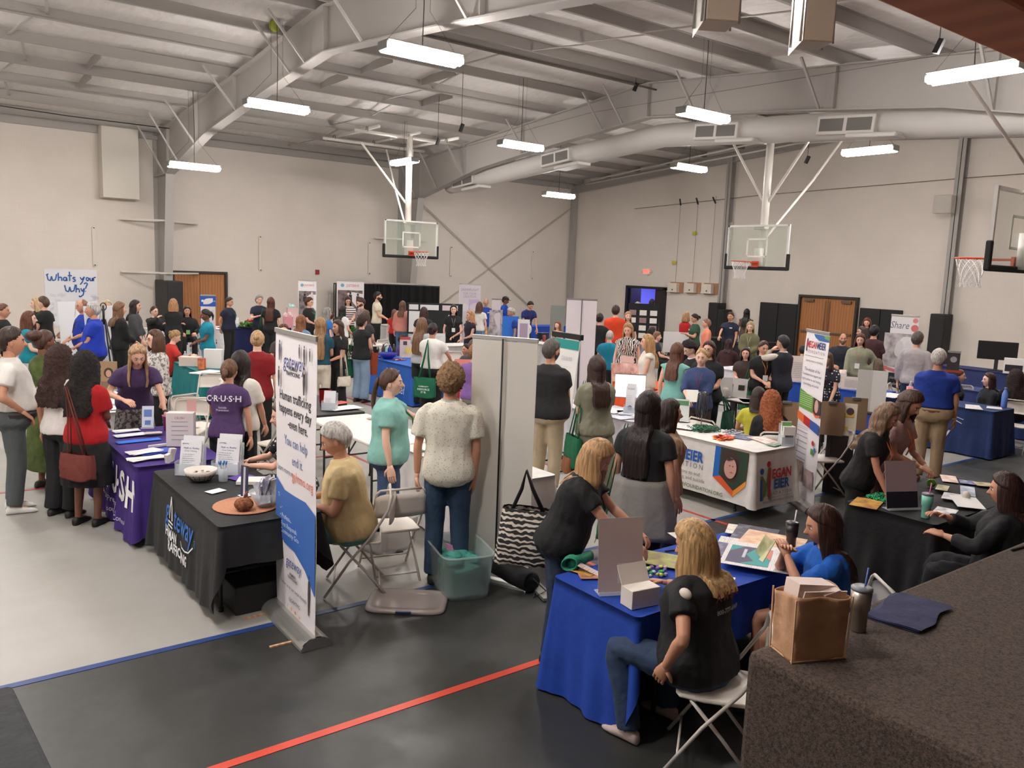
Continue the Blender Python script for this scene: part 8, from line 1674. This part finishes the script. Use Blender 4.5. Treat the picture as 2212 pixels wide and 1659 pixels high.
tote(i, -1, (8, 98, 66), 'green tote bag beside the light blue jeans', off=(.22, -.05), zs=.66)
mb = MB(); p = wpt(i, (.16, .18, .95)); mb.grid(lambda u, v: ((.10+.02*math.sin(u*18))*math.cos(2*PI*u)*(1-.3*v), (.06+.01*math.sin(u*25))*math.sin(2*PI*u), -.42*v), 24, 8, True); mb.build('jacket', mat((150, 66, 36), .9, pat='fabric'), None, True, loc=p, tag=('rust coloured jacket carried over the arm above the light jeans', 'jacket'))
P(870, 650, 1.64, 158, 'person in a dusty pink top with long brown hair pointing at the board', hair='long', hc=(110, 76, 62), hl=.2, tc=(206, 134, 122), bc=(80, 110, 146), R='up', w=1.05, skin='f', sl=1.8)
P(852, 668, 1.36, 165, 'child-sized person in a red top beside the pink one', hair='long', hc=(120, 84, 66), hl=.1, tc=(190, 40, 34), bc=K, skin='p')
P(916, 663, 1.62, 170, 'person with dark reddish hair facing the notice board', hair='bob', hc=(60, 36, 36), tc=(40, 36, 44), bc=K)
P(980, 658, 1.66, 4, 'person in a black V-neck top with long dark hair and a white badge', hair='long', hc=(40, 28, 32), hl=.2, tc=(24, 22, 26), bc=K, lan=(190, 190, 196), badge=(226, 222, 222), L='low', R='down', skin='p')
P(1016, 671, 1.60, -60, 'person with strawberry-blonde hair in a navy off-shoulder top', hair='long', hc=(206, 146, 104), hl=.12, tc=(34, 28, 48), sl=.3, bc=K, R='out', L='front', skin='f')
P(1036, 652, 1.64, 160, 'person with a brown bob in a white T-shirt and jeans, back turned', hair='bob', hc=(96, 62, 50), tc=(224, 220, 212), bc=(110, 140, 176), skin='f')
P(1050, 644, 1.71, 5, 'bald bearded person in a royal blue polo and khaki trousers', hair='bald', hc=(190, 180, 172), fem=False, top='polo', tc=(24, 66, 160), bc=KH, beard=(206, 200, 194), hpit=-25, skin='o', badge=(220, 220, 224), w=1.1, belly=.04)
P(1092, 640, 1.74, 75, 'person in a black cap and blue shirt', hair='short', hc=DB, cap=(24, 24, 30), fem=False, top='polo', tc=(20, 76, 180), bc=K, hpit=-15, skin='b')
P(1105, 664, 1.66, -80, 'grey-haired person in a blue shirt bending left', hair='short', hc=(190, 184, 176), fem=False, top='polo', tc=(22, 56, 150), bc=K, lean=15, hpit=-10, skin='o', w=1.1)
P(1146, 650, 1.72, 30, 'person in a navy polo bending over the far blue table', hair='short', hc=(34, 28, 30), fem=False, top='polo', tc=(28, 40, 104), bc=K, lean=22, hpit=-15, L='low', R='low', skin='m', lan=(170, 60, 60), badge=(222, 222, 226))
_, i = P(1205, 694, 1.54, -30, 'seated person with reddish hair beside the laptop', 'sit', seat=.40, hair='long', hc=(140, 78, 54), hl=.1, tc=(206, 150, 120), sl=.2, bc=K, L='front', R='front', skin='p')
_, i = P(912, 686, 1.66, 148, 'person with a very long highlighted ponytail, grey T-shirt and black trousers', hair='wavy', hc=(126, 92, 68), hl=.44, tc=(176, 178, 182), bot='wide', bc=K, w=1.0, skin='b', R='low', L='low')
_, i = P(935, 697, 1.66, 158, 'person in a white T-shirt with a dark bun and black trousers', hair='bun', hc=(44, 32, 34), tc=(226, 224, 220), bot='wide', bc=K, w=1.05, skin='m', R='out', L='front', drop=-.02)
tote(i, -1, (6, 98, 68), 'large green tote bag on the person in the white T-shirt', off=(.02, -.24), zs=.62, w=.40, h=.34, yaw=90, txt=CRI)
_, i = P(870, 722, 1.50, 70, 'seated dark-skinned person holding a phone near the potted plant', 'sit', hair='short', hc=BK, tc=(70, 46, 110), bc=K, seat=.36, R='front', L='mouth', skin='b')
_, i = P(1008, 742, 1.52, -50, 'seated smiling person with dark hair beside the lilac shirt', 'sit', seat=.40, hair='up', hc=(40, 32, 34), tc=(70, 84, 90), bc=K, skin='m')
_, i = P(1022, 733, 1.64, 170, 'seated person with a brown top knot behind the smiling one', 'sit', hair='bun', hc=(96, 66, 54), tc=(80, 70, 76), bc=K)
_, i = P(1026, 745, 1.72, 172, 'seated person in a lilac T-shirt with curly light hair, back turned', 'sit', hair='curly', hc=(160, 112, 76), tc=(128, 92, 156), bc=(150, 146, 144), skin='f', w=1.1, seat=.5)
_, i = P(1193, 732, 1.82, 150, 'person in a black T-shirt and khaki trousers with greying cropped hair', hair='short', hc=(92, 84, 82), fem=False, tc=(30, 30, 32), bc=(188, 170, 142), w=1.22, belly=.06, R='front', L='down', skin='m', beard=(70, 60, 58), shoe=(206, 200, 196), hyaw=15)
_, i = P(1291, 768, 1.70, -155, 'person in a sage green dress with long brown hair', hair='long', hc=(66, 46, 40), hl=.30, top='dress', tc=(130, 128, 108), bot='longskirt', w=1.1, glasses=True, skin='f', R='front', L='front', sl=.75)
tote(i, -1, (6, 100, 64), 'green tote bag on the shoulder of the sage green dress', off=(.24, .02), zs=.66, w=.36, h=.34)
tote(i, -1, (140, 84, 48), 'small round brown handbag below the green tote', off=(.28, .05), zs=.50, w=.20, h=.17, strap=.66)
# middle distance
P(1296, 676, 1.70, 165, 'person in a black shirt with a dark bun, back turned', hair='bun', hc=(36, 28, 30), tc=K, bc=K, L='down', R='down', w=1.0, skin='m')
P(1331, 659, 1.84, 172, 'broad person in an orange-red T-shirt, back turned', hair='short', hc=(60, 42, 40), fem=False, tc=(222, 66, 28), bc=(60, 76, 120), w=1.25, L='front', R='front', skin='f')
P(1357, 673, 1.64, -10, 'person with long blonde hair by the orange-red T-shirt', hair='long', hc=(196, 150, 110), hl=.2, tc=K, bc=K, skin='p', hyaw=-20)
_, i = P(1358, 697, 1.70, -15, 'person in a zebra-print top with an orange lanyard', hair='long', hc=(190, 146, 104), hl=.2, tc=(222, 216, 208), tp='zebra', tc2=(40, 38, 40), sl=.25, bc=K, w=1.15, lan=(232, 130, 60), badge=(230, 224, 218), hpit=-15, skin='p')
_, i = P(1378, 652, 1.78, 178, 'person with a grey rucksack walking through the doorway', hair='short', hc=(120, 100, 70), fem=False, tc=(40, 44, 60), bc=(150, 140, 120), cap=(150, 140, 110))
mb = MB(); mb.ball((0, 0, 0), (.20, .12, .27), 16, 12); p = wpt(i, (0, -.25, 1.18)); mb.build('rucksack', mat((104, 110, 98), .9, pat='fabric'), None, True, loc=p, rz=i['rz'], tag=('grey-green rucksack worn by the person in the doorway', 'bag'))
P(1409, 646, 1.80, 170, 'person in navy standing deeper in the doorway', hair='short', hc=DB, cap=(30, 30, 60), fem=False, tc=(32, 38, 110), bc=(40, 50, 90))
_, i = P(1318, 713, 1.66, 160, 'seated bald person in a bright teal shirt', 'sit', hair='bald', hc=GY, fem=False, tc=(10, 130, 160), bc=K, w=1.1, seat=.55)
P(1400, 722, 1.66, -80, 'person with wavy blonde hair in a white sleeveless top', hair='wavy', hc=(206, 158, 108), hl=.3, tc=(232, 222, 210), sl=.1, bc=(226, 214, 204), L='low', R='low', skin='f', w=1.05)
P(1409, 706, 1.55, 120, 'person with black hair near the three-panel board', 'sit', hair='bob', hc=BK, tc=(30, 30, 40), bc=K, skin='m', seat=.6)
P(1420, 716, 1.50, 100, 'small seated person in a navy vest', 'sit', hair='short', hc=(140, 104, 80), tc=(34, 36, 52), bc=K, seat=.55)
_, i = P(1483, 674, 1.64, 130, 'person in a red cardigan with a blond bob', hair='bob', hc=(190, 146, 104), hl=.04, top='jacket', tc=(186, 26, 34), bc=K, R='front', L='front', skin='f', w=1.1)
tote(i, -1, (6, 100, 64), 'green tote bag against the red cardigan', off=(.22, .02), zs=.62)
P(1502, 677, 1.66, -70, 'person in a dark green T-shirt with a dark ponytail reading', hair='pony', hc=(50, 36, 34), hl=.1, tc=(50, 84, 66), bc=K, L='chest', R='chest', hpit=-15, w=1.05, badge=(190, 220, 180), skin='m')
P(1527, 688, 1.60, -90, 'person in a coral shirt behind the dark green T-shirt', hair='short', hc=(150, 110, 90), tc=(232, 140, 110), bc=K, sl=1.7)
_, i = P(1579, 674, 1.68, -15, 'person in a navy polo arranging the black table', hair='short', hc=(80, 52, 44), top='polo', tc=(30, 36, 60), bc=K, R='reach', L='low', badge=(226, 222, 222), skin='m', w=1.1)
P(1614, 667, 1.68, 165, 'person with long black braids in a brown top', hair='long', hc=BK, hl=.3, tc=(84, 66, 58), sl=.1, bc=K, skin='b')
P(1622, 694, 1.64, -8, 'person with blonde hair in an olive jacket holding white paper', hair='long', hc=(196, 170, 132), hl=.12, top='jacket', tc=(108, 104, 74), bc=K, R='front', L='front', hpit=-12, lan=(226, 216, 210), badge=(230, 226, 220), skin='p')
_, i = P(1492, 735, 1.66, -60, 'person with dark wavy hair bending left in a black vest and white collar', hair='curly', hc=(48, 36, 36), top='tee', tc=(34, 30, 36), bc=K, lean=15, hpit=-20, skin='p', glasses=True, collar=(226, 222, 222))
_, i = P(1464, 740, 1.66, 155, 'person in a mint sleeveless top with long auburn-brown hair', hair='long', hc=(110, 70, 54), hl=.3, tc=(130, 190, 180), sl=.1, bc=(50, 64, 92), skin='f', w=1.0)
_, i = P(1517, 752, 1.64, -8, 'person in a blue sweatshirt with a red lanyard and tattooed forearm', hair='up', hc=(206, 164, 116), top='sweater', sl=1.25, tc=(54, 72, 116), bc=(70, 50, 46), L=(.0, .30, 1.02), R=(.10, .34, 1.0), hpit=-4, lan=(176, 34, 50), badge=(200, 206, 220), skin='p', w=1.05, glasses=False)
h_ = wpt(i, (.02, .44, 1.06)); mb = MB(); mb.box((0, 0, 0), (.16, .004, .22), (.9, 0, .3)); mb.build('leaflet', mat((222, 218, 210), .5), None, loc=h_, rz=i['rz'], tag=('white leaflet held by the person in the blue sweatshirt', 'leaflet'))
_, i = P(1533, 736, 1.70, -20, 'person with long brown hair in a black T-shirt holding a water bottle', hair='long', hc=(76, 48, 42), hl=.26, tc=K, bc=K, L='front', R='low', glasses=True, lan=(220, 90, 60), badge=(222, 220, 222), skin='f', w=1.22)
b_ = wpt(i, (-.10, .36, 1.05)); bottle(b_.x, b_.y, 'clear water bottle in the hand of the person in black', z=b_.z-.04)
tote(i, -1, (14, 70, 52), 'dark green tote bag beside the white purple-signed cloth', off=(.36, .05), zs=.58, strap=.95)
_, i = P(1575, 732, 1.52, 170, 'seated person in maroon with dark red hair', 'sit', hair='long', hc=(60, 30, 36), hl=.1, top='long', tc=(66, 34, 38), bc=K, w=1.15, seat=.40)
_, i = P(1612, 750, 1.60, -5, 'smiling seated person with long dark hair looking at a phone', 'sit', hair='long', hc=(56, 38, 36), hl=.16, tc=(60, 46, 44), bc=K, skin='f', R='front', L='front', w=1.0)
_, i = P(1650, 735, 1.60, 25, 'person in a black shirt with a pulled-back bun and orange lanyard', hair='bun', hc=(90, 62, 50), tc=K, bc=K, R='front', L='front', hpit=-12, lan=(236, 150, 90), badge=(224, 222, 220), w=1.1, skin='f', watch=-1)
tote(i, 1, (6, 96, 60), 'green tote bag behind the person with the bun and orange lanyard', off=(.24, -.05), zs=.64)
P(1693, 724, 1.70, -125, 'dark-haired person in a navy vest over white sleeves, back turned', hair='short', hc=(50, 46, 48), fem=False, top='vest', tc=(30, 32, 44), bc=K, L='mouth', R='chest', collar=(222, 218, 210), w=1.1, skin='f', whs=(222, 214, 204), glasses=True, drop=-.13)
_, i = P(1640, 836, 1.58, 175, 'seated person with dark brown hair in a yellow top', 'sit', hair='bob', hc=(60, 44, 40), tc=(206, 196, 66), bc=K, skin='m', seat=.42)
_, i = P(1668, 846, 1.60, -160, 'seated person with long red curls in a black jacket', 'sit', hair='curlylong', hc=(170, 94, 54), hl=.24, top='jacket', tc=(30, 28, 32), bc=K, L='front', R='front', skin='p', w=1.1, seat=.42)
sc(i, 0, 'white folding chair under the red-curled seated person')
P(1736, 745, 1.52, 165, 'seated person in a bright green shirt left of the tall lettered banner', 'sit', hair='short', hc=(40, 32, 30), tc=(24, 140, 84), bc=K, fem=False, seat=.42)
P(1822, 719, 1.74, 5, 'bald bearded person in dark clothes seated before the brown doors', 'sit', hair='bald', hc=(70, 56, 50), fem=False, top='polo', tc=(34, 38, 52), bc=K, beard=(110, 96, 88), skin='o', seat=.62, w=1.15)
P(1874, 686, 1.70, -8, 'person with short red hair far behind the green jacket', hair='bob', hc=(130, 66, 50), hl=.04, tc=(40, 34, 38), bc=K, hpit=-15, skin='f')
P(1890, 702, 1.76, 170, 'person in a maroon shirt, back turned, at the far black pads', hair='short', hc=(30, 26, 28), fem=False, top='shirt', tc=(70, 36, 40), bc=K, w=1.1, skin='m')
P(1863, 705, 1.66, -60, 'person with grey-brown hair in a grey top facing left', hair='bob', hc=(80, 64, 60), tc=(110, 104, 106), bc=K, skin='f')
_, i = P(1860, 720, 1.63, -6, 'smiling person in a pale green jacket and long wavy brown hair', hair='wavy', hc=(112, 70, 54), hl=.24, top='jacket', tc=(148, 148, 124), bot='skirt', bc=(96, 96, 80), R='low', L='hip', hpit=-10, lan=(200, 90, 60), badge=(226, 222, 220), skin='f', w=1.05)
_, i = P(1898, 775, 1.50, -160, 'seated person with grey-brown hair in dark green, back turned', 'sit', seat=.38, hair='long', hc=(120, 100, 84), hl=.05, tc=(20, 80, 60), bc=K, w=1.1)
_, i = P(1788, 760, 1.54, -30, 'person in a dotted navy top partly behind the tall lettered banner', hair='bob', hc=(90, 66, 56), tc=(34, 34, 50), tp='dots', tc2=(220, 216, 216), bc=K, L='low', R='low', lean=15, skin='f')
_, i = P(1984, 716, 1.80, 165, 'person in a grey shirt and jeans behind the share banner', hair='short', hc=(90, 76, 70), fem=False, top='shirt', tc=(170, 162, 162), bc=(40, 52, 80), sl=1.8)
_, i = P(2030, 753, 1.78, 176, 'white-haired person in a royal blue polo and khaki trousers, back turned', hair='short', hc=(214, 206, 200), fem=False, top='polo', tc=(24, 56, 148), bc=(176, 150, 118), w=1.28, belly=.06, L='front', R='down', skin='o', belt=(110, 70, 50), shoe=(120, 84, 62), hpit=-12, drop=.02)
_, i = P(2073, 797, 1.56, 88, 'seated person in a dark T-shirt with a black hair clip', 'sit', hair='clip', hc=(120, 84, 62), hl=.08, tc=(40, 40, 44), bc=K, R='front', L='front', skin='f', seat=.42)
_, i = P(2138, 805, 1.56, -60, 'seated person in a black cardigan with a blue lanyard', 'sit', hair='long', hc=(66, 42, 38), hl=.08, top='jacket', tc=(22, 22, 26), bc=K, R='front', L='front', skin='p', lan=(70, 110, 170), w=1.05, seat=.42)
_, i = P(2196, 800, 1.58, -150, 'seated person with long dark curls at the right edge', 'sit', hair='curlylong', hc=(50, 32, 32), hl=.26, top='long', tc=(26, 24, 28), bc=K, w=1.2, seat=.45)
# right foreground
_, i = P(1918, 868, 1.59, 78, 'person with long wavy highlighted hair in a black T-shirt with an orange lanyard', hair='wavy', hc=(142, 112, 88), hl=.26, tc=(28, 26, 28), bot='trousers', bc=K, lean=16, hpit=-18, R='low', L='low', lan=(226, 140, 100), badge=(222, 206, 200), w=1.1, skin='o')
_, i = P(1968, 840, 1.68, 66, 'person with straight brown hair in a pale pink top beside the black table', hair='long', hc=(84, 56, 46), hl=.12, tc=(186, 150, 146), tp='fabric', bot='trousers', bc=(118, 86, 70), lean=18, hpit=-20, R='front', L='front', lan=(230, 130, 90), w=1.05, skin='o')
_, i = P(2178, 1020, 1.64, -88, 'seated person with dark auburn hair in black at the right edge by the black table', 'sit', hair='long', hc=(66, 40, 34), hl=.2, top='long', tc=(24, 22, 26), bc=(22, 22, 26), w=1.25, R=(.02, .40, .92), L=(-.16, .38, .82), hpit=-8, skin='o', sl=1.7, belly=.04)
sc(i, 0, 'white folding chair under the person in black at the right edge')
_, i = P(5, 655, 1.70, 70, 'person at the left edge with tied brown hair and dark top', hair='up', hc=(110, 74, 56), tc=K, bc=K, skin='o')
